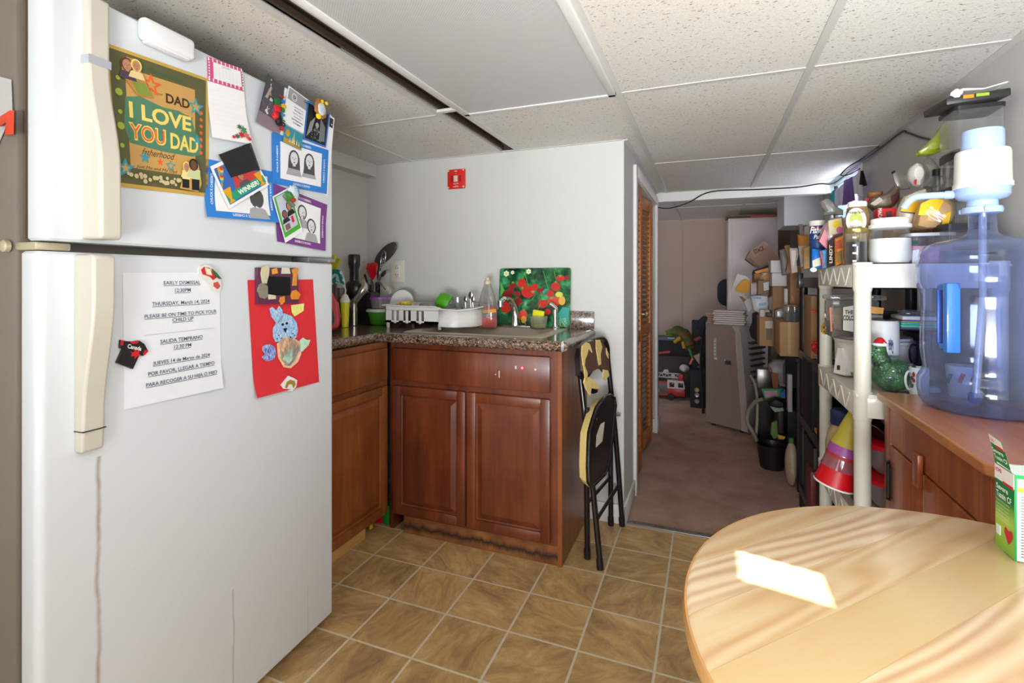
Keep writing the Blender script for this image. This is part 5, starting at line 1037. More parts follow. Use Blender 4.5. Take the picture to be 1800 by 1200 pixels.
jar('clear_canister', 'clear dark-lidded canister standing left of the pump stack', 'canister', col(1662, 2.14), 2.14, TOPZ+.16, .045, .165, SMOKE, LIDB, mat('8f8c84', .5), .022, .25, sq=True)
jar('clear_canister', 'big square clear canister at the very top of the stack', 'canister', col(1706, 1.96), 1.96, TOPZ+.347, .060, .13, CLR, LIDB, None, .012, sq=True)
tag(MB().b2((.68, 1.995, TOPZ), (.80, 2.06, TOPZ+.124), .004).build('cardboard_box', CARD), 'brown box under the stacked canisters at the shelf end', 'box')
tag(MB().b2((.60, 2.10, TOPZ), (.80, 2.22, TOPZ+.158), .004).build('cardboard_box', CARD2), 'plain carton behind the sugar bags on the shelf top', 'box')
tag(MB().b2((.71, 2.26, TOPZ), (.81, 2.45, TOPZ+.275), .004).build('cardboard_box', CARD), 'brown box at the wall end of the shelf top behind the snack bags', 'box')
t = thing('clamshell_box', 'flat black clamshell box with torn white wrap atop the clear canisters', 'box', (.74, 1.94, TOPZ+.478))
MB().box((.735, 1.94, TOPZ+.492), (.15, .17, .022), .004, (R(4), R(-4), 0)).build('box_body', mat('2c2b2b', .4), t)
mb = MB(); mb.tube([(.68, 1.87, TOPZ+.506), (.70, 1.86, TOPZ+.512), (.75, 1.86, TOPZ+.508), (.80, 1.86, TOPZ+.520), (.80, 1.95, TOPZ+.514), (.70, 1.99, TOPZ+.506)], [.006, .008, .004, .005, .006, .004], 8, True, .5); mb.blob((.685, 1.855, TOPZ+.502), (.014, .01, .012), .4, 4, 1, 12, 8); mb.build('torn_wrap', mat('e4e0da', .5), t)
mb = MB(); mb.b2((.700, 1.8545, TOPZ+.484), (.725, 1.855, TOPZ+.494)); mb.mi = 1; mb.b2((.73, 1.8545, TOPZ+.486), (.76, 1.855, TOPZ+.495)); mb.build('orange_print', [ORANGE, mat('8fae2a', .5)], t)
# ---- middle deck
t = thing('slow_cooker', 'white electric rice cooker between the two front shelf posts', 'cooker', (.575, 2.30, MIDZ)); X, Y = .585, 2.27
mb = MB(); mb.lathe([(.10, .012), (.118, .02), (.122, .03), (.124, .125), (.128, .13), (.128, .138), (.118, .142)], (X, Y, MIDZ), 48); mb.build('cooker_body', mat('e4e0d4', .35, coat=.3), t)
MB().lathe([(.122, .142), (.118, .150), (.04, .165), (0, .167)], (X, Y, MIDZ), 48).build('lid', mat('d8d8d2', .3), t)
MB().lathe([(.098, 0), (.10, .012)], (X, Y, MIDZ), 24).build('base', mat('cfc8b8', .5), t)
sdv = (Vector((0, 0, 0))-Vector((X, Y, 0))).normalized(); pc = Vector((X, Y, 0))+Vector((-.9, -.42, 0)).normalized()*.124
Mp = Matrix.Translation((pc.x, pc.y, MIDZ)) @ Matrix.Rotation(math.atan2(-.42, -.9)+R(90), 4, 'Z')
mb = MB(); mb.M = Mp @ Matrix(((1, 0, 0, 0), (0, 0, -1, .012), (0, 1, 0, 0), (0, 0, 0, 1))); mb.prism([(-.032, .005), (.032, .005), (.022, .06), (.008, .105), (-.008, .105), (-.022, .06)], .022); mb.build('control_panel', mat('f0ede4', .35), t)
mb = MB(); mb.M = Mp
for dx, dz in ((-.010, .066), (.0, .068), (.010, .066), (-.008, .056), (.008, .056)): mb.lathe([(0, -.013), (.003, -.013), (.003, -.010)], (dx, 0, dz), 8, Matrix.Rotation(R(90), 4, 'X'))
mb.box((0, -.014, .03), (.006, .010, .018), .002); mb.build('switches', mat('4a2a20', .5), t)
pouch('striped_cloth', 'yellow and black striped cloth bundle resting on the cooker rim', 'cloth', [(1443, 574), (1449, 566), (1458, 565), (1463, 572), (1460, 582), (1450, 588), (1444, 584)], 2.3, .04, mat('d2a81e', .6), [('black_stripe', [(1446, 574), (1458, 568), (1460, 571), (1447, 578)], BLACK), ('black_stripe', [(1447, 582), (1460, 576), (1459, 580), (1449, 585)], BLACK)])
t = thing('deli_box', 'clear lidded box with a colourful COLOMBIAN label behind the post', 'food box', (.60, 2.12, 1.01)); a = at(1460, 588, Y=2.15); b = at(1545, 528, Y=2.15)
mb = MB(); mb.b2((a.x, 2.14, a.z-.01), (b.x, 2.26, b.z), .008); mb.build('box_body', SMOKE, t); mb = MB(); mb.b2((a.x-.006, 2.132, b.z), (b.x+.02, 2.268, b.z+.018), .006); mb.build('lid', CLR, t)
mb = MB(); mb.b2((a.x+.004, 2.145, a.z-.005), (b.x-.004, 2.255, a.z+.045)); mb.build('contents', mat('4a3524', .6, var=.4, vs=50), t)
cut([(1482, 540), (1500, 537), (1500, 583), (1482, 580)], (0, 2.138, 0), NY, .0006).build('white_label', mat('ddd8cc', .5), t); cut([(1526, 538), (1554, 541), (1552, 552), (1524, 550)], (0, 2.137, 0), NY, .0006).build('sunset_label', mat('c88a2a', .5, var=.3, vs=50), t); cut([(1466, 542), (1480, 540), (1479, 580), (1465, 578)], (0, 2.137, 0), NY, .0006).build('leaf_label', mat('5c4a3a', .5, var=.4, vs=70), t); cut([(1458, 540), (1462, 540), (1463, 582), (1460, 582)], (0, 2.137, 0), NY, .0006).build('orange_strip', mat('b8622a', .5), t)
words(None, 'THE', 1486, 1499, 552, 545, 2.1365, BLKM, t); words(None, 'COLO', 1483, 1500, 563, 554, 2.1365, BLKM, t, bold=.03); cut([(1520, 553), (1552, 554), (1551, 580), (1518, 580)], (0, 2.137, 0), NY, .0006).build('dark_band', mat('6e675e', .5), t)
tag(MB().b2((.715, 2.22, MIDZ), (.80, 2.40, MIDZ+.165), .006).build('dark_box', mat('3a3a3c', .5)), 'dark grey box at the back of the middle shelf', 'box')
tag(MB().b2((.60, 2.285, 1.022), (.80, 2.40, 1.09), .006).build('storage_box', mat('24262a', .5)), 'black box with grey band behind the deli box', 'box')
def mug(name, label, x0, x1, ytop, Y, zb, m, handle=0, taper=1.0, inverted=False, group=None, th=.004, hm=None, cat='mug'):
    X, r = ext(x0, x1, Y); h = row(ytop, X, Y)-zb; t = thing(name, label, cat, (X, Y, zb), 0, group); r0, r1 = (r, r*taper) if inverted else (r*taper, r)
    mb = MB(); mb.lathe([(0, .002), (r0*.94, 0), (r0, .006), (r1, h-.002), (r1-.002, h), (r1-th, h-.002), (r0-th, .012), (0, .010)] if not inverted else [(r0, 0), (r1, h-.006), (r1*.92, h), (0, h)], (X, Y, zb), 40); mb.build('cup_body', m, t)
    if handle:
        s_ = handle; px_ = Vector((CS, SN, 0))*s_; P = [Vector((X, Y, zb))+px_*(r*.95)+ZN*h*.82, Vector((X, Y, zb))+px_*(r*1.35)+ZN*h*.84, Vector((X, Y, zb))+px_*(r*1.65)+ZN*h*.65, Vector((X, Y, zb))+px_*(r*1.6)+ZN*h*.38, Vector((X, Y, zb))+px_*(r*1.3)+ZN*h*.2, Vector((X, Y, zb))+px_*(r*.93)+ZN*h*.2]
        MB().tube(smoothp(P, 5), r*.13, 10).build('handle', hm or m, t)
    return t, X, r, h
CER = mat('ecebe6', .3, coat=.4)
t, X, r, h = mug('dinosaur_support_tub', 'white upright plastic canister at the back of the middle shelf', 1540, 1578, 622, 2.10, MIDZ, mat('e3e2dc', .4), cat='canister'); t.name = 'plastic_canister'
t, X, r, h = mug('large_mug', 'upside down giant white mug with printed words behind the dinosaur', 1526, 1582, 563, 2.10, MIDZ+h+.001, CER, 0, .96, True)
for k, w_ in enumerate(('Analytics', 'Data')): words(None, w_, 1556, 1576, 606+9*k, 599+9*k, 2.10-r-.001, mat('3a5a8a', .5), t, R(180))
# dinosaur cookie jar
DN = N('glazed_green_scales'); co = DN.coord(); v = DN.n('TexVoronoi'); v.inputs['Scale'].default_value = 170; DN.l(co, v.inputs['Vector']); DN.l(DN.ramp(DN.noise(co, 25, 3), [(.35, '26442c'), (.65, '4a7a4c')]), DN.b.inputs['Base Color']); DN.b.inputs['Roughness'].default_value = .22; DN.b.inputs['Coat Weight'].default_value = .6; DN.bump(v.outputs[0], .7, .004)
dn = thing('dinosaur_cookie_jar', 'glazed green dinosaur cookie jar wearing a red santa hat', 'figurine', (col(1565, 1.96), 1.97, MIDZ)); DY = 1.97
def dpt(x, y, dy=0): return at(x, y, Y=DY+dy)
mb = MB(); c = dpt(1566, 672); mb.blob((c.x, DY, MIDZ+.045), (.058, .048, .046), .05, 2, 1); body = mb.build('body', DN.m, dn)
mb = MB(); mb.blob(dpt(1570, 650), (.050, .042, .036), .05, 2, 2); mb.build('torso', DN.m, body)
mb = MB(); P = [dpt(1556, 654), dpt(1551, 640), dpt(1546, 626), dpt(1543, 617)]; mb.tube(smoothp(P, 4), [.034]*4+[.028]*4+[.024]*4+[.021], 16); mb.build('neck', DN.m, body)
mb = MB(); mb.blob(dpt(1543, 614), (.024, .022, .021), .08, 3, 3); mb.blob(dpt(1532, 619), (.022, .016, .011), .1, 3, 4); mb.blob(dpt(1532, 623, -.002), (.018, .013, .007), .1, 3, 5); mb.build('head', DN.m, body)
mb = MB(); P = [dpt(1560, 640, -.030), dpt(1552, 648, -.040), dpt(1546, 642, -.044)]; mb.tube(smoothp(P, 3), [.012]*3+[.010]*3+[.008], 10); mb.build('arm', DN.m, body)
mb = MB(); P = [dpt(1595, 668), dpt(1602, 655), dpt(1600, 640)]; mb.tube(smoothp(P, 3), [.02]*3+[.015]*3+[.008], 10); mb.build('tail', DN.m, body)
mb = MB(); mb.blob(dpt(1541, 612, -.0205), (.003, .003, .003), 0); mb.build('eye', BLACK, body)
mb = MB(); mb.lathe([(.018, 0), (.019, .006), (.012, .018), (.006, .024), (0, .025)], dpt(1547, 606), 20); mb.build('santa_hat', mat('c8202c', .4), dn)
mb = MB(); mb.tube([dpt(1547, 605)+Vector((.019*math.cos(a), .019*math.sin(a), 0)) for a in [k*.52 for k in range(12)]], .005, 8, True); mb.blob(dpt(1553, 604, -.012), .006, 0, 3, 1, 12, 8); mb.build('hat_trim', WHITE, dn)
mug('white_mug', 'plain white mug squeezed between the near post and the dinosaur', 1505, 1532, 632, 2.02, MIDZ, CER)
t, X, r, h = mug('holly_mug', 'white mug with red and green holly sprig beside the dinosaur', 1597, 1634, 645, 1.94, MIDZ, CER, -1)
hl = MB(); 
for k, (x, y) in enumerate(((1602, 664), (1606, 658), (1600, 672), (1606, 668), (1603, 678))): a = at(x, y, Y=1.94-r*.9); hl.mi = k % 2; hl.blob(a, (.004, .0015, .007), .4, 4, k, 8, 6)
hl.build('holly_print', [mat('3a5c34', .5), mat('a8202c', .5)], t)
t, X, r, h = mug('tall_plastic_cup', 'white flower-pot cup seen behind the dark mug', 1592, 1632, 648, 2.16, MIDZ, mat('d6d4cc', .4))
t, X, r, h = mug('navy_mug', 'dark navy mug with big handle hanging over the holly mug', 1604, 1640, 598, 2.16, MIDZ+h+.001, mat('14142a', .2, coat=.6), -1)
Zc = MIDZ+.145+.095
t = thing('lid_stack', 'stack of pastel snap-lid containers beside the blue jug', 'container stack', (.70, 2.16, row(600, .70, 2.1))); zz = row(578, .70, 2.14)
for k, (m, hh, nm) in enumerate(((PURP, .006, 'purple_lid'), (mat('4ac07a', .4), .010, 'green_lid'), (mat('3ab8b8', .4), .008, 'teal_lid'), (mat('c8c83a', .4), .004, 'yellow_lid'), (mat('7a4a9a', .4), .004, 'violet_lid'), (mat('dcdcd4', .4), .014, 'white_lid'))):
    x_ = (col(1583, 2.1)+.001*k); MB().b2((x_, 2.10, zz), (x_+.12, 2.22, zz+hh), .003).build(nm, m, t); zz += hh
MB().b2((x_+.012, 2.11, zz), (x_+.1, 2.2, zz+.018), .006).build('clear_top', CLR, t)
t, X, r, h = mug('coffee_cup', 'white cup with green and red pattern seen through the water jug', 1660, 1722, 642, 1.95, MIDZ, CER, 0, .8)
mb = MB()
for k in range(3): mb.mi = k % 2; mb.box(at(1668+22*k, 665, Y=1.95-r*.96), (.010, .002, .03), 0, (0, R(20), 0))
mb.build('cup_print', [mat('2a7a5a', .5), mat('c8505a', .5)], t)
t, X, r, h = mug('white_canister', 'white lidded canister seen through the middle of the jug', 1728, 1775, 600, 2.0, MIDZ, CER)
tag(MB().box((.62, 2.0, MIDZ+.010), (.14, .06, .02), .008).build('white_dish', CER), 'low white dish seen through the lower half of the jug', 'dish')
# ---- lower deck: bottles, cups, bowls
t = thing('nut_jar', 'jar of pale grains with a navy cap behind the yellow cone cup', 'jar', (col(1482, 2.12), 2.16, LOWZ)); X = col(1482, 2.16)
MB().lathe([(0, 0), (.052, .001), (.056, .012), (.056, .16), (.048, .20), (.034, .222), (.034, .235)], (X, 2.16, LOWZ), 32).build('jar_body', mat('c0a67c', .3, var=.2, vs=60, coat=.6), t)
MB().lathe([(.038, .225), (.04, .228), (.04, .275), (.036, .28), (0, .281)], (X, 2.16, LOWZ), 32).build('cap', mat('252f5c', .4), t)
t = thing('nested_cups', 'tilted stack of yellow, purple and red plastic cups', 'cups', at(1470, 845, Y=2.0))
ax0, ax1 = at(1466, 850, Y=2.02), at(1503, 728, Y=2.02); axd = (ax1-ax0).normalized(); Lx = (ax1-ax0).length
Mq = Matrix.Translation(ax0) @ axd.to_track_quat('Z', 'Y').to_matrix().to_4x4()
for nm, pr_, m in (('red_cup', [(.060, 0), (.062, .004), (.050, .075)], mat('d0121c', .35)), ('white_rim', [(.0625, -.003), (.0635, 0), (.062, .003)], WHITE), ('clear_cup', [(.056, .06), (.052, .078), (.048, .12)], film('e08a90', .15, .1, .45, .5)), ('purple_rim', [(.050, .112), (.047, .142)], mat('a0509a', .4)), ('yellow_cone', [(.0465, .14), (.018, .27), (0, .271)], mat('b8a83a', .45))):
    MB().lathe(pr_, (0, 0, 0), 32, Mq).build(nm, m, t)
MB().lathe([(.0505, .085), (.0497, .11)], (0, 0, 0), 32, Mq).build('red_label', mat('b03038', .5, var=.3, vs=70), t)
tag(MB().box(at(1500, 868, Y=2.1), (.03, .12, .16), .004).build('wicker_basket', mat('6a5a48', .8, var=.4, vs=60, bump=.8, bs=120)), 'brown woven basket side glimpsed under the tilted cups', 'basket')
tag(MB().b2((.435, 2.04, .30), (.44, 2.07, .44)).box((.452, 2.1, .36), (.008, .20, .035), .002, (R(50), 0, 0)).build('plastic_strip', mat('cfc9b8', .5)), 'pale diagonal plastic strip leaning at the shelf foot', 'strip')
for i, (zb, m1, lb) in enumerate(((LOWZ, film('e8d8d6', .12, .1, .6, .4), 'lower clear bowl with a red lid beside the wooden cabinet'), (LOWZ+.115, film('e4dcda', .12, .1, .6, .4), 'upper clear bowl with a red lid beside the wooden cabinet'))):
    t = thing('lidded_bowl', lb, 'bowl', (.60, 2.02, zb)); MB().lathe([(0, .001), (.06, .002), (.085, .03), (.105, .09), (.108, .094)], (.585, 2.02, zb), 40).build('bowl_body', m1, t); MB().lathe([(.108, .090), (.114, .092), (.114, .105), (.10, .112), (0, .114)], (.585, 2.02, zb), 40).build('lid', mat('cf1420', .35), t)
t = thing('frying_pan', 'black pan with wire handle lying on the red lidded bowls', 'pan', (.60, 2.02, LOWZ+.231)); MB().lathe([(0, .001), (.085, .002), (.105, .035), (.108, .04), (.104, .04), (.083, .006), (0, .005)], (.595, 2.02, LOWZ+.231), 40).build('pan_body', BLACK, t)
MB().tube(smoothp([Vector(p) for p in ((.51, 1.98, .71), (.49, 1.95, .735), (.50, 1.92, .745), (.53, 1.93, .72))], 4), .003, 8).build('wire_handle', CHROME, t)
tag(MB().lathe([(0, 0), (.05, .002), (.07, .025), (.072, .028)], (.60, 2.02, LOWZ+.273), 32).build('purple_dish', mat('9a5a8a', .4)), 'small purple dish stacked on the black pan', 'dish')
tag(MB().b2((.56, 2.2, LOWZ), (.72, 2.36, LOWZ+.27), .006).build('green_box', mat('2c6a50', .5)), 'dark green box at the back of the lower shelf', 'box')
tag(MB().b2((.54, 2.04, .12), (.76, 2.40, .36), .01).build('storage_tub', mat('8a7a70', .4)), 'greyish storage tub on the bottom shelf', 'tub')
# ================================================================ CLOTHES IN THE WINDOW
def cloth(name, label, pts, X, m, n_=0):
    A = [at(x, y, X=X) for x, y in pts]; c = [Vector((p.x, p.y, p.z)) for p in A]
    mb = MB(); mb.sheet(lambda u, v: (c[3].lerp(c[2], u)).lerp(c[0].lerp(c[1], u), v)+Vector((-.012*math.sin(u*9+n_)*(1.2-v), 0, 0)), 14, 6); mb.sheet(lambda u, v: (c[3].lerp(c[2], u)).lerp(c[0].lerp(c[1], u), v)+Vector((-.012*math.sin(u*9+n_)*(1.2-v)+.004, 0, 0)), 14, 6)
    return tag(mb.build(name, m), label, 'cloth')
cloth('hanging_cloth', 'purple cloth hanging in the small passage window', [(1483, 318), (1499, 310), (1504, 352), (1482, 362)], .80, mat('7a5aa8', .8), 0)
cloth('hanging_cloth', 'white cloth hanging at the near end of the passage window', [(1499, 311), (1511, 302), (1514, 345), (1506, 340)], .80, mat('e6e4ee', .8), 1)
cloth('hanging_cloth', 'pale lilac and white cloth left of the purple one', [(1468, 336), (1483, 322), (1483, 361), (1471, 362)], .80, mat('c9c3d6', .8), 2)
cloth('hanging_cloth', 'teal cloth hanging at the far end of the window', [(1459, 342), (1467, 332), (1470, 360), (1456, 376)], .80, mat('128a9c', .8), 3)
cloth('hanging_cloth', 'black strap hanging down beside the white cloth', [(1512, 300), (1516, 300), (1519, 327), (1513, 322)], .80, BLACK, 4)
# ================================================================ THE FAR END OF THE PASSAGE
def bx(name, label, cat, x0, x1, yt, yb, Y, dep, m, group=None, z0=None, bev=.003, extras=(), rz=0, h=None):
    """a real box whose near face stands at distance Y"""
    a = at(x0, yb, Y=Y); b = at(x1, yt, Y=Y); zb = a.z if z0 is None else z0; zt = b.z if h is None else zb+h
    c = ((a.x+b.x)/2, Y+dep/2, (zb+zt)/2); d = (b.x-a.x, dep, zt-zb)
    if extras:
        t = thing(name, label, cat, (c[0], Y, zb), 0, group); MB().box(c, d, bev, (0, 0, rz) if rz else None).build('carton_body', m, t)
        for ix, (nm, pp, mm) in enumerate(extras): cut(pp, (0, Y-.0012-.001*ix, 0), NY, .0008).build(nm, mm, t)
        return t
    return tag(MB().box(c, d, bev, (0, 0, rz) if rz else None).build(name, m), label, cat, group)
def slab(name, label, cat, pts, Y, th, m, extras=(), group=None):
    if not extras: return tag(cut(pts, (0, Y, 0), NY, th).build(name, m), label, cat, group)
    a = at(*pts[0], Y=Y); t = thing(name, label, cat, a, 0, group); cut(pts, (0, Y, 0), NY, th).build('main_body', m, t)
    for ix, (nm, pp, mm) in enumerate(extras): cut(pp, (0, Y-.0012-.001*ix, 0), NY, .0008).build(nm, mm, t)
    return t
# portable air conditioner
u_ = Vector((.31, -.195, 0)); wd = u_.length; ang = math.atan2(u_.y, u_.x)
ac = thing('air_conditioner', 'grey portable air conditioner standing on the passage carpet', 'air conditioner', (-.02, 4.495, 0), ang)
ACM = mat('8f7c72', .4, .1, coat=.2, name='warm_silver_plastic'); ACE = mat('b5aaa4', .3, .2, coat=.4); ACD = mat('3b3a3a', .5)
mb = MB(); P = [(0, .02), (0, .80), (.01, .835), (.04, .842), (wd-.13, .842), (wd-.10, .80), (wd-.085, .55), (wd-.06, .25), (wd-.05, .02)]
Mz = Matrix(((1, 0, 0, 0), (0, 0, 1, 0), (0, 1, 0, 0), (0, 0, 0, 1)))
mb.prism(P, .30, Mz); o = mb.build('front_shell', ACM, ac, True, smooth=25); bv = o.modifiers.new('b', 'BEVEL'); bv.width = .006; bv.segments = 2
mb = MB(); P = [(wd-.13, .842), (wd-.075, .835), (wd-.055, .78), (wd-.035, .55), (wd-.008, .25), (wd, .02), (wd-.05, .02), (wd-.06, .25), (wd-.085, .55), (wd-.10, .80)]
mb.prism(P, .30, Mz @ Matrix.Translation((0, 0, -.004))); mb.build('silver_edge', ACE, ac, True, smooth=25)
mb = MB(); mb.b2((.02, .30, .02), (wd-.06, .345, .80), .01)
for k in range(14): mb.box((wd-.035, .20, .12+.045*k), (.03, .22, .012), 0, (0, R(12), 0))
mb.build('back_grille', ACD, ac, True)
mb = MB(); mb.b2((.17, -.006, .525), (.235, .001, .565), .004); mb.build('latch', mat('9b9894', .25, .6), ac, True); mb = MB(); mb.b2((.178, -.007, .532), (.228, -.005, .558)); mb.build('latch_recess', DGREY, ac, True)
mb = MB(); mb.b2((.075, -.0015, .57), (.10, 0, .73)); mb.mi = 1; mb.b2((.08, -.0018, .555), (.105, -.001, .57)); 
for k in range(5): mb.b2((.080, -.0022, .59+.028*k), (.094, -.0014, .60+.028*k))
mb.build('rating_sticker', [mat('a29c98', .4), mat('d8d4cc', .5)], ac, True)
for x in (.05, wd-.07):
    for y in (.04, .26): MB().lathe([(.018, 0), (.018, .022)], (x, y, 0), 12).build('caster', BLACK, ac, True)
# stacked pads on the air conditioner
random.seed(11)
PADW, PADP = mat('d2c6be', .7, var=.08, vs=60), mat('b89284', .7, var=.1, vs=60)
for k in range(7): tag(MB().box((.17+.006*math.sin(k*2.1), 4.52, .849+.017*k), (.24, .12, .0145), .005, (0, 0, R(-12+4*math.sin(k)))).build('folded_pad', PADW), 'white folded pads in the bigger pile on the air conditioner' , 'pad', 'white folded pads piled on the air conditioner')
for k in range(5): tag(MB().box((.06, 4.66, .849+.017*k), (.16, .10, .0145), .005, (0, 0, R(8+6*math.sin(k)))).build('folded_pad', PADP), 'pinkish folded pads in the smaller pile behind the white ones', 'pad', 'pink folded pads behind the white pile')
# hose loops
hs_ = [at(1319, 660, Y=4.1), at(1327, 675, Y=4.05), at(1331, 700, Y=4.02), at(1331, 735, Y=4.01), at(1329, 768, Y=4.0)]
tag(MB().tube(smoothp(hs_), .010, 10).build('drain_hose', mat('9a8f7c', .5)), 'thin upright cream hose beside the air conditioner', 'hose')
hs_ = [at(1342, 701, Y=3.95), at(1328, 706, Y=3.98), at(1316, 722, Y=4.0), at(1314, 742, Y=4.0), at(1324, 760, Y=3.98), at(1338, 772, Y=3.96), at(1354, 776, Y=3.92)]
for p in hs_[-2:]: p.z = .015
tag(MB().tube(smoothp(hs_), .014, 12).build('drain_hose', mat('8c8372', .5)), 'thick grey hose curving in a loop on the carpet', 'hose')
# white wardrobe with things on top
wr = thing('wardrobe', 'tall white wardrobe at the far end under the low ceiling', 'wardrobe', (.41, 5.5, 0)); WRW = mat('d6c8c2', .45)
MB().b2((.19, 5.5, 0), (.64, 5.95, 1.83), .003).build('carcass', WRW, wr); MB().b2((.225, 5.482, .05), (.635, 5.498, 1.815), .003).build('door', WRW, wr)
for k, (x0, x1, c, z) in enumerate(((.17, .42, '5a4a38', 1.832), (.40, .62, '6a7a4a', 1.832), (.20, .55, '7a6a5a', 1.848))): tag(MB().box(((x0+x1)/2, 5.6, z+.006), (x1-x0, .22, .012), .002).build('flat_folder', mat(c, .7)), ('brown flat folder under others on the white wardrobe', 'green flat folder on the white wardrobe', 'grey brown flat folder topmost on the white wardrobe')[k], 'folder')
tag(MB().box((.50, 5.47, 1.838), (.22, .05, .012), .003, (0, 0, R(-4))).build('red_strip', mat('c83a34', .5)), 'red strip on the front edge of the wardrobe top', 'strip')
# boxed duct
struct('trim_5', MB().b2((.564, 4.5, 1.642), (.84, 4.92, 1.91), .004), mat('d0cfd2', .5))
# office chair back
oc = thing('office_chair', 'black rounded office chair back beside the wardrobe', 'chair', (.2, 6.0, 0)); oX, oY = col(1261, 6.0)+.08, 6.0
MB().prism(rr(.22, .30, .10, 6), .03, Matrix(((1, 0, 0, oX+.03), (0, 0, 1, oY), (0, 1, 0, 1.07), (0, 0, 0, 1)))).build('backrest', BLKM, oc); MB().tube([(oX+.03, oY+.06, .42), (oX+.03, oY+.06, 1.0)], .02, 10).build('stem', BLKM, oc); MB().box((oX+.03, oY+.10, .45), (.30, .16, .06), .02).build('seat', BLKM, oc)
MB().tube([(oX+.03, oY+.10, .05), (oX+.03, oY+.10, .42)], .025, 10).build('column', BLKM, oc); MB().box((oX+.03, oY+.10, .03), (.4, .06, .04), .01).build('base', BLKM, oc)
# black bookcase and black resin shelf
BKC = mat('1a1415', .5); bc = thing('black_bookcase', 'low black bookcase along the passage wall loaded with boxes', 'bookcase', (.64, 3.7, 0))
mb = MB(); mb.b2((.475, 3.25, 0), (.82, 3.275, .74), .002).b2((.475, 4.12, 0), (.82, 4.145, .74), .002).b2((.81, 3.25, 0), (.825, 4.145, .74)).b2((.47, 3.245, .74), (.83, 4.15, .765), .002); mb.build('carcass', BKC, bc)
MB().b2((.48, 3.27, .08), (.81, 4.12, .10)).build('shelf_board', BKC, bc); MB().b2((.48, 3.27, .41), (.81, 4.12, .43)).build('shelf_board', BKC, bc)
MB().b2((.48, 3.66, .10), (.81, 3.68, .41)).build('divider', BKC, bc)
rs = thing('black_shelf_unit', 'black resin shelf unit between white shelf and bookcase', 'shelf', (.64, 2.85, 0)); BRS = mat('201c1d', .4, coat=.2)
for z in (1.225, .842, .50, .12): MB().b2((.455, 2.55, z-.05), (.82, 3.08, z), .006).build('deck', BRS, rs)
for x in (.475, .80):
    for y in (2.585, 3.05): MB().lathe([(.020, 0), (.020, 1.222)], (x, y, 0), 16).build('post', BRS, rs)
MB().b2((.445, 3.02, 1.17), (.47, 3.09, 1.25), .004).build('corner_clip', BRS, rs)
# contents of the black shelf unit
for i, (x0, x1, yt, yb, Y, dp, m, nm, lb, ct) in enumerate((
    (1426, 1452, 520, 600, 2.70, .2, CARD, 'cardboard_box', 'brown box on the upper black shelf seen between posts', 'box'),
    (1425, 1450, 546, 549, 2.66, .01, RED, 'red_strip', 'thin red strip across the black shelf opening', 'strip'),
    (1427, 1452, 640, 690, 2.70, .25, BLKM, 'black_bin', 'black bin on the second deck of the black shelf', 'bin'),
    (1430, 1455, 735, 800, 2.70, .25, mat('2a2022', .5), 'black_bin', 'dark bin on the third deck of the black shelf', 'bin'))):
    a = at(x0, yb, Y=Y); zb = 1.30
    z0 = {0: .843, 1: None, 2: .501, 3: .121}[i]
    bx(nm, lb, ct, x0, x1, yt, yb, Y, dp, m, z0=z0, h={3: .30}.get(i))
tag(MB().blob(at(1440, 610, Y=2.62), (.03, .03, .03), .4, 4, 4).build('red_bundle', mat('b8202a', .6)), 'small red bundle at the edge of the black shelf', 'bundle')
for k in range(3): tag(MB().box((.50, 2.68, .848+.006*k), (.07, .16, .005), .002, (0, R(6), R(5*k))).build('magazine', mat(('b8b4b0', '8a8684', 'c8c4c0')[k], .5)), ('lowest pale magazine on the black shelf edge', 'middle grey magazine on the black shelf edge', 'topmost white magazine on the black shelf edge')[k], 'magazine')
t = bx('snack_bag', 'dark speckled red bag low on the black shelf floor', 'bag', 1425, 1436, 770, 845, 2.66, .12, mat('6a2a28', .5, var=.5, vs=60), z0=.122, h=.2)
tag(MB().box((.47, 2.8, .512), (.012, .30, .018), .002).build('wooden_stick', mat('a8703c', .6)), 'wooden slat lying on the black shelf edge', 'slat')
# boxes on the bookcase
Zb = .766
t = bx('cardboard_box', 'taped brown box with a barcode strip on the black bookcase', 'box', 1335, 1372, 564, 602, 3.75, .22, CARD2, z0=Zb, h=.20, extras=[('barcode_sticker', [(1347, 577), (1357, 577), (1357, 597), (1347, 597)], mat('6a5a4a', .5, var=.5, vs=300)), ('tape', [(1345, 564), (1359, 564), (1359, 577), (1345, 577)], mat('b8a890', .3))])
bx('cardboard_box', 'biggest plain brown box at the front of the bookcase top', 'box', 1371, 1409, 564, 626, 3.30, .30, CARD2, z0=Zb, h=.20, extras=[('tape', [(1385, 566), (1390, 566), (1390, 622), (1385, 622)], mat('b89468', .4))])
tag(MB().b2((.49, 3.62, Zb), (.78, 3.74, Zb+.20), .004).build('cardboard_box', CARD), 'brown box wedged behind the biggest box on the bookcase', 'box')
Z2 = Zb+.201
bx('cardboard_box', 'tall narrow brown box standing on the biggest box', 'box', 1389, 1409, 482, 540, 3.40, .14, CARD, z0=Z2+.0, h=.33, extras=[('pink_mark', [(1391, 518), (1394, 521), (1396, 530), (1393, 527)], mat('c87a6a', .5))])
for k, (x0, x1, z, h_, lb) in enumerate(((1357, 1389, Z2+.205, .085, 'lower small white carton on the box pile'), (1355, 1390, Z2+.291, .08, 'upper small white carton with a tab label'))): bx('white_carton', lb, 'carton', x0, x1, 0, 0, 3.62, .14, mat('c9c4c4', .5), z0=z, h=h_)
bx('cardboard_box', 'dim brown box supporting the white cartons', 'box', 1358, 1390, 0, 0, 3.64, .12, CARD, z0=Z2, h=.204)
bx('white_carton', 'slim upright white carton beside the tall brown box', 'carton', 1379, 1388, 508, 552, 3.5, .05, mat('cfc8c6', .5), z0=Z2, h=.19)
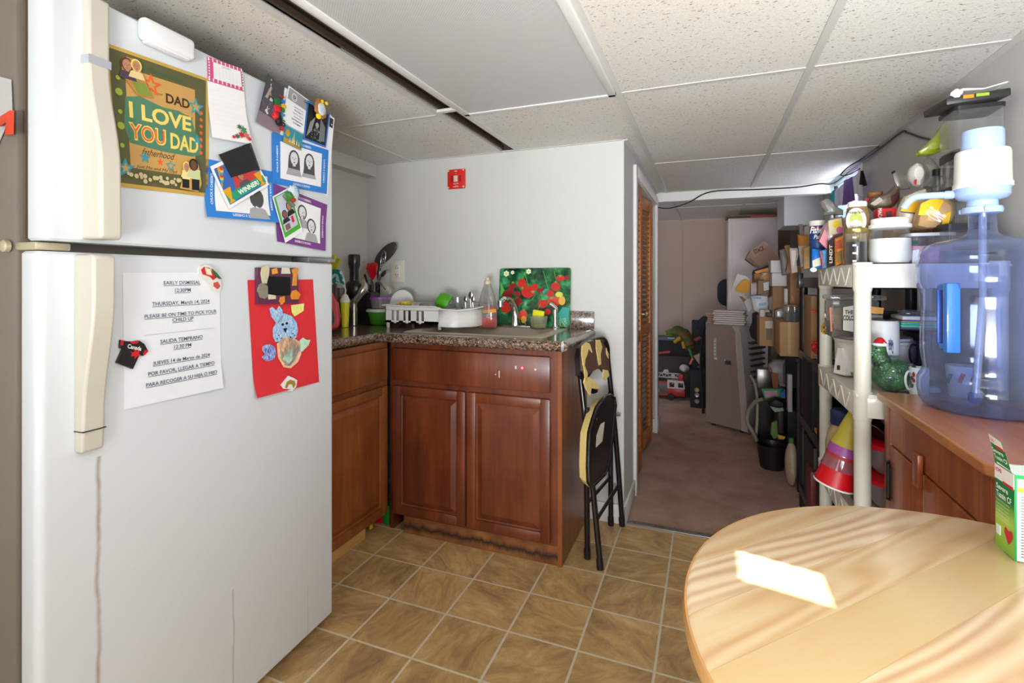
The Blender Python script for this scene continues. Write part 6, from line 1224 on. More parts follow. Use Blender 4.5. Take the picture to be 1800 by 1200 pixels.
for k, x in enumerate((1384, 1395)): jar('candle_jar', ('left small clear jar on the biggest box', 'right small clear jar with a dark label on the biggest box')[k], 'jar', col(x+2, 3.345), 3.345, Z2, .022, .10, SMOKE, mat('8a6a4a', .5), mat('6a6460', .5), .012, .5)
t = slab('open_box', 'open brown cardboard box tilted against the wardrobe', 'box', [(1311, 455), (1319, 440), (1343, 423), (1350, 428), (1371, 455), (1368, 462), (1340, 468), (1334, 470), (1325, 466)], 4.5, .16, mat('8d6f5c', .8), [('upper_flap', [(1319, 442), (1343, 424), (1351, 430), (1326, 454)], mat('9a7a68', .8)), ('lower_flap', [(1312, 456), (1318, 452), (1334, 468), (1333, 472), (1322, 464)], mat('7a5a48', .8))])  # upper flap a paler brown than the box, lower flap darker
words(None, 'STACK', 1325, 1344, 443, 435, 4.498, BLKM, t, R(28), name='box_print')
slab('orange_folder', 'orange and black padded folder lying under the open box', 'folder', [(1325, 480), (1327, 474), (1370, 459), (1381, 460), (1382, 468), (1350, 474), (1330, 484)], 4.3, .18, BLKM, [('orange_edge', [(1326, 477), (1378, 463), (1380, 467), (1330, 481)], mat('e08a1c', .5))])
bx('cardboard_box', 'brown box under the orange folder on the pile', 'box', 1326, 1372, 480, 500, 4.26, .22, CARD, z0=1.191, h=.07)
bx('storage_box', 'grey brown carton deep in the pile carrying papers', 'box', 1356, 1384, 500, 575, 4.24, .24, mat('6a5a50', .8), z0=0, h=1.19)
slab('orange_envelope', 'yellow orange padded envelope sticking out of the papers', 'envelope', [(1293, 507), (1303, 494), (1311, 490), (1326, 498), (1322, 507), (1310, 516), (1294, 513)], 4.12, .02, mat('c88a24', .6))
slab('paper_bundle', 'bundle of white papers fanning out left of the envelope', 'papers', [(1284, 512), (1291, 494), (1296, 481), (1313, 486), (1318, 492), (1304, 495), (1292, 508), (1312, 520), (1300, 521)], 4.16, .03, mat('c4bcb8', .7))
slab('grey_envelope', 'grey white envelope standing behind the orange one', 'envelope', [(1306, 512), (1326, 500), (1324, 515), (1318, 530)], 4.17, .01, mat('aaa4a2', .6)); slab('cardboard_sheet', 'thin brown cardboard sheet slanting beside the papers', 'cardboard', [(1298, 520), (1303, 519), (1320, 536), (1318, 543)], 4.18, .01, CARD)
bx('small_carton', 'small white printed carton amid the pile', 'carton', 1320, 1338, 500, 519, 4.0, .08, mat('b8aeb0', .6, var=.2, vs=40), h=.085); bx('small_carton', 'brown small box with a white label amid the pile', 'carton', 1332, 1352, 495, 518, 3.92, .10, mat('8a6a50', .7), h=.10, extras=[('white_label', [(1342, 497), (1352, 495), (1352, 509), (1343, 511)], LGREY)])
pouch('mailer_bag', 'plump white plastic mailer with blue printing on the pile', 'mailer bag', [(1319, 521), (1330, 519), (1350, 521), (1354, 530), (1346, 547), (1338, 552), (1324, 545)], 3.86, .08, mat('cfd2d6', .4, var=.06, vs=25), [('blue_print', [(1334, 533), (1347, 531), (1346, 536), (1334, 538)], mat('8aa4c8', .5)), ('blue_print', [(1322, 522), (1338, 522), (1338, 525), (1323, 525)], mat('7aa0c8', .5))])
pouch('grey_bag', 'crumpled grey plastic bag next to the white mailer', 'bag', [(1350, 524), (1360, 516), (1374, 520), (1378, 534), (1374, 546), (1360, 549), (1351, 543)], 3.7, .08, mat('8d8682', .4, var=.3, vs=18))
pouch('black_cloth', 'long black cloth hanging down behind the air conditioner', 'cloth', [(1322, 550), (1331, 547), (1336, 556), (1333, 575), (1342, 600), (1347, 612), (1334, 602), (1320, 592), (1317, 580), (1322, 565)], 4.0, .05, mat('1d1719', .8))
for k, (x0, x1, yt, yb, c, lb) in enumerate(((1336, 1344, 553, 564, 'c9c2c0', 'tiny white box beside the black cloth'), (1347, 1368, 556, 563, '2a1f20', 'small dark red-topped tin on the taped box'), (1360, 1370, 546, 560, 'b8a8a0', 'small striped tin on the taped box'), (1368, 1384, 549, 560, 'b9a4a0', 'pale red printed packet on the taped box'))): bx('small_item', lb, 'packet', x0, x1, yt, yb, 3.7-.03*k, .04, mat(c, .5, var=.25, vs=60), z0=Z2, h=(yb-yt)*.0042)
slab('brown_flap', 'brown carton flap poking up left of the white cartons', 'cardboard', [(1340, 486), (1352, 478), (1358, 490), (1346, 500)], 4.0, .02, CARD2); slab('torn_envelope', 'torn white envelope under the grey one', 'envelope', [(1308, 530), (1318, 522), (1324, 540), (1316, 548)], 4.1, .01, mat('c8c0bc', .7))
pouch('clear_wrap', 'clear crackling wrap beside the small jars', 'wrap', [(1362, 545), (1376, 541), (1382, 552), (1372, 560), (1362, 558)], 3.55, .05, BAG); slab('photo_card', 'small pinkish printed card on the taped box', 'card', [(1340, 546), (1352, 544), (1354, 552), (1342, 555)], 3.72, .008, mat('b89a94', .6, var=.3, vs=80))
# items around and in the bookcase
bx('white_binder', 'white binder standing in the black bookcase', 'binder', 1385, 1393, 660, 716, 3.35, .05, mat('a8a4a6', .5), z0=.431, h=.22)
pouch('clear_bag', 'greyish clear plastic bag stuffed on the bookcase shelf', 'bag', [(1349, 640), (1360, 632), (1380, 631), (1381, 680), (1370, 682), (1366, 655), (1352, 652)], 3.8, .1, mat('8c8684', .35, var=.2, vs=25))
slab('brown_board', 'reddish brown board leaning before the clear bag', 'board', [(1355, 654), (1368, 656), (1368, 682), (1359, 682)], 3.75, .015, mat('8a4a34', .6))
bx('metal_box', 'brushed metal box behind the hoses', 'box', 1331, 1356, 646, 684, 4.08, .12, mat('9a9490', .3, .8), z0=.415, h=.14)
bx('dark_bin', 'dark bin under the brushed metal box', 'bin', 1331, 1356, 684, 700, 4.08, .12, mat('241c1c', .6), z0=0, h=.414)
t = slab('game_board', 'green bordered colourful board lying on the black clutter', 'board', [(1338, 683), (1380, 683), (1380, 699), (1346, 704)], 3.72, .02, mat('2f8a4a', .5), [('rainbow_print', [(1343, 687), (1366, 686), (1368, 697), (1346, 699)], mat('b88aa0', .5, var=.5, vs=40))])
slab('blue_packet', 'bright blue packet beside the green board', 'packet', [(1372, 690), (1380, 684), (1381, 700), (1374, 700)], 3.66, .02, mat('1a5ab0', .5))
slab('book', 'pale green white book under the black clutter', 'book', [(1354, 715), (1375, 712), (1378, 722), (1362, 724)], 3.72, .15, mat('9aa890', .5))
pouch('black_clutter', 'tangle of black straps on top of the dark bin', 'straps', [(1346, 704), (1362, 697), (1372, 700), (1380, 706), (1382, 714), (1368, 716), (1350, 712)], 3.64, .08, mat('15121a', .5, var=.3, vs=60))
bx('dark_bin', 'dark bin standing in front of the bookcase', 'bin', 1368, 1378, 714, 772, 3.73, .14, BKC, z0=.0, h=.50)
pouch('green_cloth', 'olive green cloth hanging beside the dark bin', 'cloth', [(1356, 742), (1366, 738), (1368, 768), (1360, 772), (1354, 762)], 3.66, .03, mat('5c7a3a', .8)); slab('yellow_scrap', 'small yellow scrap at the rim of the black bucket', 'scrap', [(1368, 764), (1381, 768), (1378, 772), (1368, 771)], 3.64, .02, mat('c8962a', .6))
t = thing('waste_bucket', 'small black bucket on the carpet by the bookcase', 'bucket', (.39, 3.66, 0)); MB().lathe([(.07, 0), (.09, .15), (.086, .15), (.066, .01), (0, .01)], (.385, 3.62, 0), 24).build('bucket_body', mat('1a1517', .4), t)
t = thing('detergent_bottle', 'cream detergent bottle with green label on the floor by the bookcase', 'bottle', (.44, 3.32, 0)); X = col(1391, 3.34)
MB().blob((X, 3.34, .13), (.035, .05, .13), .05, 2, 2).build('bottle_body', mat('a8917a', .4), t); cut([(1392, 800), (1396, 798), (1396, 835), (1391, 830)], (0, 3.288, 0), NY, .001).build('colour_label', mat('9aa884', .5, var=.5, vs=60), t); MB().lathe([(.014, .25), (.014, .28), (0, .28)], (X, 3.34, 0), 12).build('cap', mat('3a7a3a', .5), t)
# things on the far corner of the black shelf top (in front of the duct)
TZ = 1.226
pouch('coffee_pouch', 'brown gold coffee pouch with a clear lower half on the black shelf', 'pouch', [(1401, 412), (1425, 414), (1424, 430), (1422, 468), (1408, 472), (1404, 440)], 2.95, .05, mat('b8762c', .5), [('clear_front', [(1403, 432), (1421, 432), (1419, 466), (1408, 469)], mat('a89c94', .4)), ('badge', disc(1414, 442, 6, 9, 9), mat('b8893a', .5))])
slab('fork_pack', 'pack of white plastic cutlery leaning on brown card', 'cutlery', [(1388, 436), (1402, 436), (1404, 448), (1400, 460), (1402, 478), (1392, 480), (1390, 462)], 3.1, .02, mat('b8a8a0', .4), [('fork_print', [(1391, 440), (1400, 440), (1398, 456), (1395, 470), (1392, 456)], mat('e4d8cc', .4))])
slab('brown_card', 'folded brown cardboard standing behind the cutlery', 'cardboard', [(1379, 432), (1388, 430), (1399, 470), (1397, 480), (1382, 478), (1386, 456)], 3.35, .03, CARD)
slab('grey_tube', 'grey translucent tube upright near the boxed duct', 'tube', [(1405, 394), (1411, 394), (1413, 416), (1406, 418)], 3.0, .02, mat('78706e', .4)); slab('white_card', 'white card standing behind the blue canister', 'card', [(1414, 399), (1427, 392), (1427, 414), (1414, 416)], 3.02, .01, mat('b8b2b2', .5))
pouch('grey_wrap', 'grey crumpled wrap on the pile below the duct', 'wrap', [(1370, 440), (1378, 437), (1386, 448), (1390, 482), (1374, 484)], 3.45, .05, mat('7c7472', .4, var=.2, vs=20))
pouch('yellow_bag', 'yellow tinted clear bag beside the blue biscuits', 'bag', [(1412, 436), (1430, 430), (1428, 472), (1412, 474)], 2.75, .04, mat('b89a5c', .4, var=.25, vs=30))
# ---- toys at the far left
TB_ = mat('1a1618', .7)
for (x0, x1, yt, yb, Y, dp, m, nm, lb, z0, h_) in (
    (1130, 1213, 640, 700, 5.42, .35, mat('3a332e', .8), 'toy_bin', 'dark toy bin behind the toy fire truck', 0, .42), (1130, 1212, 606, 640, 5.44, .3, TB_, 'black_bag', 'black bag lying on the toy bin', .421, .16),
    (1214, 1222, 640, 700, 5.52, .2, mat('4a1f1a', .6), 'toy_crate', 'dark red brown crate between truck and speaker', 0, .42), (1216, 1240, 585, 660, 5.25, .2, TB_, 'black_case', 'black case standing behind the speaker', 0, .80)):
    bx(nm, lb, nm.split('_')[1], x0, x1, yt, yb, Y, dp, m, z0=z0, h=h_)
bx('toy_tray', 'blue grey toy tray with red edge on the black bag', 'tray', 1130, 1194, 611, 619, 5.38, .2, mat('4a5660', .5), z0=.583, h=.035, extras=[('red_edge', [(1158, 618), (1178, 616), (1178, 620), (1158, 622)], mat('a8302a', .5))])
bx('fabric_box', 'grey fabric box printed with white elephants above the truck', 'box', 1130, 1180, 641, 664, 5.42, .01, mat('6a625c', .8), h=.14, extras=[('elephant_print', [(1164, 655), (1168, 649), (1174, 649), (1176, 655), (1172, 654), (1170, 656), (1167, 654)], LGREY), ('elephant_print', [(1180, 660), (1184, 655), (1187, 661), (1186, 664), (1181, 664)], LGREY)])
fx0, fx1 = col(1132, 5.25), col(1204, 5.25); tr_ = thing('toy_fire_truck', 'red and white toy fire truck with ladder on the carpet', 'toy truck', (fx0, 5.33, 0))
L_ = fx1-fx0; cx_ = col(1173, 5.25)
mb = MB(); mb.b2((fx0, 5.25, .05), (cx_, 5.40, .185), .004); mb.build('rear_body', mat('5c5654', .4), tr_)
mb = MB(); mb.b2((cx_, 5.245, .045), (fx1, 5.405, .12), .006); mb.build('cab_lower', mat('9c2420', .35), tr_)
mb = MB(); mb.prism([(cx_, .12), (fx1, .12), (fx1-.012, .20), (cx_, .205)], .16, Matrix(((1, 0, 0, 0), (0, 0, 1, 5.245), (0, 1, 0, 0), (0, 0, 0, 1)))); mb.build('cab_upper', mat('b8aaa4', .35), tr_)
for a in (.12, .62): MB().b2((cx_+(fx1-cx_)*a, 5.242, .135), (cx_+(fx1-cx_)*(a+.28), 5.246, .18), .002).build('cab_window', BLACK, tr_)
mb = MB(); mb.b2((fx0, 5.246, .165), (cx_, 5.25, .185)).b2((fx0, 5.246, .045), (cx_, 5.25, .06)); mb.build('side_trim', mat('b0302a', .4), tr_)
mb = MB(); mb.box((cx_-.09, 5.244, .09), (.03, .006, .035), .002); mb.build('yellow_tool', mat('c8a024', .4), tr_)
for x in (fx0+.06, cx_+.035, ):
    MB().lathe([(.034, 0), (.036, .006), (.036, .02), (.032, .024), (.015, .024), (.013, .018), (0, .018)], (x, 5.262, .036), 20, Matrix.Rotation(R(90), 4, 'X')).build('wheel', BLACK, tr_)
mb = MB()
for z_ in (.222, .262): mb.b2((fx0, 5.26, z_), (fx1-.04, 5.268, z_+.010))
for k in range(12): mb.box((fx0+.02+k*(L_-.07)/12, 5.264, .247), (.006, .006, .05), 0, (0, R(35 if k % 2 else -35), 0))
mb.build('ladder', mat('b5a9a4', .4), tr_); MB().box((fx1-.04, 5.27, .235), (.05, .06, .07), .008).build('red_turret', mat('a3222a', .4), tr_)
MB().b2((cx_-.02, 5.30, .19), (cx_+.03, 5.34, .235), .003).build('turntable', DGREY, tr_)
sk_ = thing('speaker_box', 'black speaker box with pale round drivers beside the truck', 'speaker', (-.09, 5.05, 0)); a = at(1213, 720, Y=5.02); b = at(1240, 660, Y=5.02)
MB().b2((a.x, 5.03, 0), (b.x, 5.2, .36), .006).build('cabinet', BLKM, sk_)
for k, (y, m) in enumerate(((685, mat('a8823a', .4)), (694, mat('9a928c', .3, .5)), (705, mat('8a6a5c', .4)))): MB().lathe([(.022, 0), (.020, .006), (.008, .002), (0, .004)], (at(1225, y, Y=5.03).x, 5.03, at(1225, y, Y=5.03).z), 16, Matrix.Rotation(R(90), 4, 'X')).build('driver', m, sk_)
# dinosaur plush
q = N('mottled_plush'); q.l(q.ramp(q.noise(q.coord(), 16, 2), [(.35, '2f4a20'), (.5, '5a4a1c'), (.65, '6a3a1a')]), q.b.inputs['Base Color']); q.b.inputs['Roughness'].default_value = .9
dp_ = thing('dinosaur_plush', 'mottled green brown dinosaur plush perched over the toys', 'plush toy', at(1205, 612, Y=5.2)); DPY = 5.25
pp = lambda x, y, dy=0: at(x, y, Y=DPY+dy)
mb = MB(); mb.tube(smoothp([pp(1190, 580), pp(1200, 586), pp(1208, 597), pp(1212, 608)], 4), [.05]*4+[.062]*4+[.062]*4+[.045], 16); mb.blob(pp(1212, 609), .045, .05, 2, 1); mb.blob(pp(1190, 581), .05, .05, 2, 1); mb.build('body', q.m, dp_)
mb = MB(); mb.blob(pp(1181, 583), (.065, .04, .028), .1, 2, 2); mb.blob(pp(1178, 589), (.045, .035, .018), .1, 2, 3); mb.build('head', mat('4f6a26', .9, var=.3, vs=25), dp_)
MB().tube(smoothp([pp(1196, 594, -.05), pp(1190, 598, -.06), pp(1185, 602, -.06)], 3), [.022]*3+[.018]*3+[.016], 10).build('arm', mat('a8801f', .9), dp_); MB().tube([pp(1200, 600, -.05), pp(1203, 612, -.05)], .016, 8).build('leg', mat('a8801f', .9), dp_)
mb = MB(); mb.box(pp(1180, 594, -.03), (.07, .02, .008), .002); mb.build('teeth', LGREY, dp_)
tag(MB().tube(smoothp([at(1211, 612, Y=5.2), at(1214, 620, Y=5.2), at(1217, 628, Y=5.2)], 3), .012, 8).build('green_toy', mat('2f7a34', .6)), 'small green toy tail beside the plush', 'toy')
t = thing('toy_funnel', 'pale round funnel shaped toy on the dark bin', 'toy', at(1203, 650, Y=5.2)); MB().lathe([(.045, 0), (.047, .01), (.02, .035), (.008, .05), (0, .05)], at(1203, 646, Y=5.25), 20, Matrix.Rotation(R(125), 4, 'X')).build('cone', mat('b0a8a8', .5), t)
slab('orange_stick', 'orange stick toy next to the pale funnel', 'toy', [(1211, 639), (1216, 628), (1219, 630), (1214, 641)], 5.2, .02, mat('d0602a', .5)); slab('cream_cap', 'cream pointed cap leaning on the black case', 'cap', [(1219, 626), (1230, 621), (1235, 630), (1234, 642), (1230, 641)], 5.2, .05, mat('a8987c', .7))
slab('blue_cloth', 'bright blue scrap with ragged edge above the speaker', 'cloth', [(1217, 647), (1230, 643), (1232, 656), (1227, 658), (1224, 655), (1221, 659), (1217, 657)], 5.18, .03, mat('2a6aa8', .7)); slab('red_strap', 'red strap hanging from the black case', 'strap', [(1219, 596), (1230, 590), (1233, 595), (1223, 600)], 5.15, .02, mat('8a2428', .6))
pouch('baseball_hat', 'dark navy cap on the air conditioner corner', 'cap', [(1221, 577), (1224, 565), (1236, 555), (1245, 556), (1240, 564), (1241, 578), (1232, 582)], 4.62, .08, mat('202634', .8)); tag(MB().tube(smoothp([at(1238, 572, Y=4.7), at(1235, 600, Y=4.75), at(1232, 640, Y=4.8), at(1236, 700, Y=4.8), at(1236, 726, Y=4.8)]), .012, 8).build('black_pole', BLACK), 'thin black pole rising behind the air conditioner', 'pole')
# ================================================================ ON THE WORKTOP
ts = thing('toaster', 'red toaster with a black end panel beside the refrigerator', 'toaster', (-1.75, 2.0, ZC)); X1 = col(600, 1.90)
TX, TY, TA = X1-.085, 1.81, R(40)
Mt_ = Matrix.Translation((TX, TY, ZC+.105)) @ Matrix.Rotation(TA, 4, 'Z') @ Matrix(((1, 0, 0, 0), (0, 0, 1, 0), (0, 1, 0, 0), (0, 0, 0, 1)))
prf = [(-.10, -.09), (.095, -.09), (.115, -.075), (.12, -.04), (.11, .03), (.085, .08), (.06, .095), (-.10, .095)]
mb = MB(); mb.prism(prf, .15, Mt_); o = mb.build('body', mat('c01420', .25, coat=.6), ts, smooth=25); bv = o.modifiers.new('b', 'BEVEL'); bv.width = .008; bv.segments = 3
mb = MB(); mb.prism([(-.10, -.07), (.08, -.07), (.092, -.055), (.092, -.03), (.08, .03), (.062, .07), (.04, .078), (-.10, .078)], .004, Matrix.Translation((.0035*math.sin(TA), -.0035*math.cos(TA), 0)) @ Mt_); mb.build('end_panel', mat('231d1f', .2, coat=.5), ts)
V, F = textgeo('toaster', .016, 0); 
for x in (-.08, .09):
    for y in (.03, .12): MB().lathe([(.010, 0), (.012, .016)], (TX+x*math.cos(TA)-y*math.sin(TA), TY+x*math.sin(TA)+y*math.cos(TA), ZC), 10).build('foot', BLACK, ts)
cp = thing('lidded_cup', 'yellow cup with white lid and straw next to the red toaster', 'cup', (col(606, 2.12), 2.12, ZC)); X, r = ext(598, 615, 2.12)
MB().lathe([(0, .001), (r*.72, .002), (r*.98, .135)], (X, 2.12, ZC), 28).build('cup_body', mat('e6dc22', .35, coat=.3), cp); MB().lathe([(r*1.05, .133), (r*1.05, .145), (r*.92, .150), (r*.6, .168), (r*.3, .176), (0, .177)], (X, 2.12, ZC), 28).build('lid', mat('e4e2da', .35), cp)
MB().tube(smoothp([Vector((X, 2.12, ZC+.17)), Vector((X+.002, 2.12, ZC+.205)), Vector((X-.02, 2.12, ZC+.225)), Vector((X-.06, 2.12, ZC+.235))], 4), .004, 8).build('straw', mat('d8dcc8', .3), cp)
cf = thing('craft_figure', 'child-made teal and white figure with a yellow hand-like crown', 'craft figure', (col(590, 2.14), 2.14, ZC)); e_ = lambda x, y: at(x, y, Y=2.14)
cut([(577, 500), (577, 490), (583, 478), (580, 472), (590, 474), (597, 478), (602, 492), (603, 505), (590, 506)], (0, 2.14, 0), NY, .02).build('body', mat('d8dcda', .6), cf)
cut([(579, 480), (586, 472), (594, 474), (600, 486), (603, 500), (598, 497), (594, 482), (588, 480), (583, 484)], (0, 2.138, 0), NY, .012).build('teal_hair', mat('0e7f7c', .6), cf); cut([(582, 492), (590, 485), (590, 493), (596, 496), (588, 502)], (0, 2.137, 0), NY, .006).build('teal_patch', mat('1a8c8c', .6), cf)
cut([(583, 474), (576, 459), (578, 454), (582, 462), (584, 461), (584, 449), (587, 447), (589, 461), (592, 454), (597, 455), (593, 465), (590, 474)], (0, 2.138, 0), NY, .015).build('yellow_crown', mat('c8c624', .6), cf)
MB().tube([(e_(588, 505).x, 2.15, ZC), (e_(588, 505).x, 2.15, e_(588, 500).z)], .02, 10).build('stand', mat('5c4a3a', .6), cf)
bb = thing('bowl_bundle', 'brown and red round bundle tucked behind the yellow cup', 'bundle', (col(600, 2.2), 2.2, ZC)); MB().blob((col(597, 2.17), 2.17, ZC+.12), (.034, .034, .04), .1, 3, 2).build('brown_ball', mat('6a3018', .6, var=.4, vs=40), bb); MB().lathe([(.03, 0), (.04, .09)], (col(597, 2.17), 2.17, ZC), 16).build('stand', BLKM, bb)
MB().blob((col(608, 2.24), 2.25, ZC+.155), (.02, .015, .008), .1, 3, 2).build('green_leaf', mat('7aa02a', .5), bb)
# frozen dessert maker
dm = thing('dessert_maker', 'black and silver upright juicer with a long feed chute', 'appliance', (col(628, 2.28), 2.28, ZC)); DX, r = ext(612, 633, 2.26); zt = row(447, DX, 2.26)-ZC
DB = mat('1f1d1e', .28, coat=.4)
MB().lathe([(r*.80, .20), (r*.80, zt-.085), (r*1.02, zt-.06), (r*1.04, zt-.008), (r*.9, zt), (0, zt)], (DX, 2.26, ZC), 32).build('feed_chute', DB, dm)
MB().blob((DX, 2.26, ZC+.20), (.058, .05, .052), .02, 1, 1, fn=lambda p, n: Vector((p.x, p.y, p.z if p.z > 0 else p.z*1.3))).build('cone_housing', DB, dm)
MB().b2((DX-.02, 2.29, ZC), (DX+.09, 2.375, ZC+.18), .012).build('motor_base', DB, dm)
mb = MB(); mb.tube(smoothp([Vector((DX+.035, 2.22, ZC+.003)), Vector((DX+.035, 2.22, ZC+.10)), Vector((DX+.04, 2.22, ZC+.135)), Vector((DX+.075, 2.23, ZC+.18)), Vector((DX+.08, 2.25, ZC+.215)), Vector((DX+.05, 2.26, ZC+.235))], 5), [.019]*10+[.022]*5+[.026]*5+[.024]*5+[.018], 18, False, .8); mb.build('silver_leg', mat('c8c4bc', .22, .85), dm)
# tubs
tb = thing('green_bowl', 'green plastic bowl with a clear white lid left of the dish rack', 'bowl', (-1.8, 2.3, ZC)); X, r = ext(644, 690, 2.32)
MB().lathe([(0, .001), (r*.62, .002), (r*.72, .01), (r*.92, .075)], (X, 2.32, ZC), 36).build('bowl_body', mat('3f8f22', .35, coat=.3), tb); MB().lathe([(r*.98, .072), (r*1.03, .076), (r*1.03, .084), (r*.9, .09), (0, .091)], (X, 2.32, ZC), 36).build('lid', mat('c9d0c0', .3), tb)
pt = thing('purple_lid_tub', 'clear food tub with a purple lid stacked on the green bowl', 'tub', (X, 2.32, ZC+.092)); r2 = r*.78
MB().lathe([(0, .001), (r2*.85, .002), (r2*.97, .052)], (X+.004, 2.32, ZC+.092), 32).build('tub_body', film('cfc8cc', .12, .1, .6, .4), pt); MB().lathe([(r2*1.03, .050), (r2*1.05, .054), (r2*1.03, .062), (0, .063)], (X+.004, 2.32, ZC+.092), 32).build('lid', mat('9a4a9c', .4), pt)
# utensil crock and utensils
UX, UY = col(661, 2.43), 2.43
uc = thing('utensil_crock', 'white and wooden crock holding kitchen utensils in the corner', 'crock', (UX, UY, ZC)); MB().lathe([(0, .001), (.042, .002), (.045, .13), (.041, .13), (.038, .01), (0, .01)], (UX, UY, ZC), 28).build('crock_body', mat('c8c8cc', .4), uc); MB().lathe([(.0455, .125), (.047, .13), (.047, .145), (.044, .148), (.040, .148), (.040, .13)], (UX, UY, ZC), 28).build('rim_band', mat('b08850', .5), uc)
def uten(name, label, cat, P, rad, m, head=None, hm=None):
    t = thing(name, label, cat, P[0], 0, 'kitchen utensils in the crock'); t.pop('group', None) if False else None
    MB().tube(P, rad, 8).build('handle', m, t)
    if head: head.build('head', hm or m, t)
    return t
u = lambda x, y, Y=2.42: at(x, y, Y=Y)
base = lambda dx=0, dy=0: Vector((UX+dx, UY+dy, ZC+.02))
M_ = Matrix.Translation(u(678, 446, 2.44)) @ Matrix.Rotation(R(38), 4, Vector((0, -1, 0)))
hd = MB(); hd.M = M_; hd.blob((0, 0, 0), (.095, .012, .040), .02, 1, 1)
uten('cooking_spoon', 'big black oval cooking spoon rising highest from the crock', 'utensil', [base(.01, 0), u(664, 480, 2.44), u(668, 458, 2.44)], .005, BLACK, hd, mat('3b3a3a', .45))
hd = MB()
for k in range(5):
    a = math.pi*k/5; 
    P = []
    for j in range(13):
        q_ = math.pi*j/12-math.pi/2; w_ = .020*math.cos(q_); P.append(u(672, 458, 2.38)+Vector((w_*math.cos(a)+.010*math.sin(q_), w_*math.sin(a), .045*math.sin(q_)+.012)))
    P = [u(666, 488, 2.40)]+P+[u(666, 488, 2.40)] if False else P
    hd.tube(P, .0018, 6)
uten('whisk', 'wire balloon whisk standing before the black spoon', 'utensil', [base(0, -.01), u(665, 492, 2.39), u(669, 472, 2.38)], .004, CHROME, hd, CHROME)
hd = MB(); V_ = cut([(643, 470), (655, 464), (661, 468), (661, 482), (655, 492), (649, 486)], (0, 2.36, 0), NY, .006)
uten('red_turner', 'red silicone turner with a steel neck in the crock', 'utensil', [base(-.01, -.02), u(656, 500, 2.37), u(650, 482, 2.362)], .004, CHROME, V_, mat('c8121c', .35))
hd = cut([(646, 463), (660, 461), (663, 466), (659, 470), (645, 472)], (0, 2.372, 0), NY, .012); uten('red_tongs', 'red and steel ridged tongs head above the turner', 'utensil', [base(-.012, .0), u(652, 490, 2.385), u(653, 470, 2.38)], .004, STEEL, hd, mat('c43038', .35, var=.4, vs=150))
hd = cut([(634, 482), (640, 466), (636, 460), (644, 459), (648, 468), (643, 478), (637, 492)], (0, 2.39, 0), NY, .010); uten('pastry_brush', 'pale bristle brush leaning left out of the crock', 'utensil', [base(-.015, .01), u(648, 505, 2.40), u(641, 482, 2.392)], .006, BLACK, hd, mat('b8a890', .7, var=.3, vs=80))
hd = MB(); hd.M = Matrix.Translation(u(674, 481, 2.37)) @ Matrix.Rotation(R(42), 4, Vector((0, -1, 0))); hd.blob((0, 0, 0), (.026, .006, .012), .02, 1, 1)
uten('serving_spoon', 'dark bronze serving spoon head low at the right of the crock', 'utensil', [base(.012, -.01), u(664, 502, 2.375), u(669, 487, 2.37)], .004, mat('5c4a42', .3, .7), hd, mat('5c4a42', .3, .7))
hd = cut([(676, 505), (680, 503), (687, 514), (684, 517)], (0, 2.35, 0), NY, .008)
uten('bread_knife', 'steel handled tool slanting down to the right with a pale tip', 'utensil', [u(663, 492, 2.37), u(670, 498, 2.36), u(678, 508, 2.352)], .006, CHROME, hd, mat('c8bca8', .6))
for k, (x, y, lb) in enumerate(((651, 500, 'black handled utensil at the left inside the crock'), (661, 496, 'black handled utensil at the middle of the crock'), (667, 499, 'black handled utensil at the right inside the crock'))): uten('utensil', lb, 'utensil', [base(-.01+.01*k, .01), u(x, y, 2.40)], .005, BLACK)
# dish rack
RK = mat('dcdad4', .4, coat=.25, name='white_rack_plastic'); ry0, ry1 = 2.19, 2.45; rx0, rx1, rx2 = col(677, ry0), col(773, ry0), col(833, ry0+.05)
dk = thing('dish_rack', 'white plastic dish rack with slotted front left of the sink', 'dish rack', ((rx0+rx2)/2, 2.32, ZC)); zb, zt = ZC+.028, ZC+.118
mb = MB()
cuts = [rx0+(rx1-rx0)*f for f in (.12, .26, .34, .48, .58, .72)]
mb.prism([(rx0, 0), (rx1, 0), (rx1, .012), (rx0, .012)], .004, Matrix(((1, 0, 0, 0), (0, 0, 1, ry0), (0, 1, 0, zb), (0, 0, 0, 1))))
xs = [rx0]+cuts+[rx1]
for i in range(0, len(xs), 2): mb.b2((xs[i], ry0, zb), (xs[i+1], ry0+.004, zt-.022))
for i in range(1, len(xs)-1, 2):
    c_ = (xs[i]+xs[i+1])/2; mb.b2((c_-.007, ry0-.003, zb-.002), (c_+.007, ry0+.004, zb+.062), .002)
mb.b2((rx0, ry0, zt-.024), (rx1, ry0+.004, zt-.004)); mb.b2((rx0, ry1-.004, zb), (rx2, ry1, zt-.004)); mb.b2((rx0, ry0, zb), (rx0+.004, ry1, zt-.004)); mb.b2((rx0, ry0, zb), (rx1, ry1, zb+.004))
mb.build('basket', RK, dk)
P = [(rx1, ry0-.012), (rx1+.06, ry0-.018), (rx1+.10, ry0-.008), (rx1+.105, ry0), (rx2-.01, ry0+.05), (rx2, ry0+.09), (rx2, ry1), (rx1, ry1)]
mb = MB(); n_ = len(P)
for (f0, z0_, z1_) in ((1, zb-.012, zt-.018),):
    V = [(x, y, z0_) for x, y in P]+[(x, y, z1_) for x, y in P]; mb.add(V, [(i, (i+1) % n_, (i+1) % n_+n_, i+n_) for i in range(n_)]+[tuple(range(n_))[::-1]])
o = mb.build('cutlery_section', RK, dk, smooth=50); sol = o.modifiers.new('s', 'SOLIDIFY'); sol.thickness = .003; 
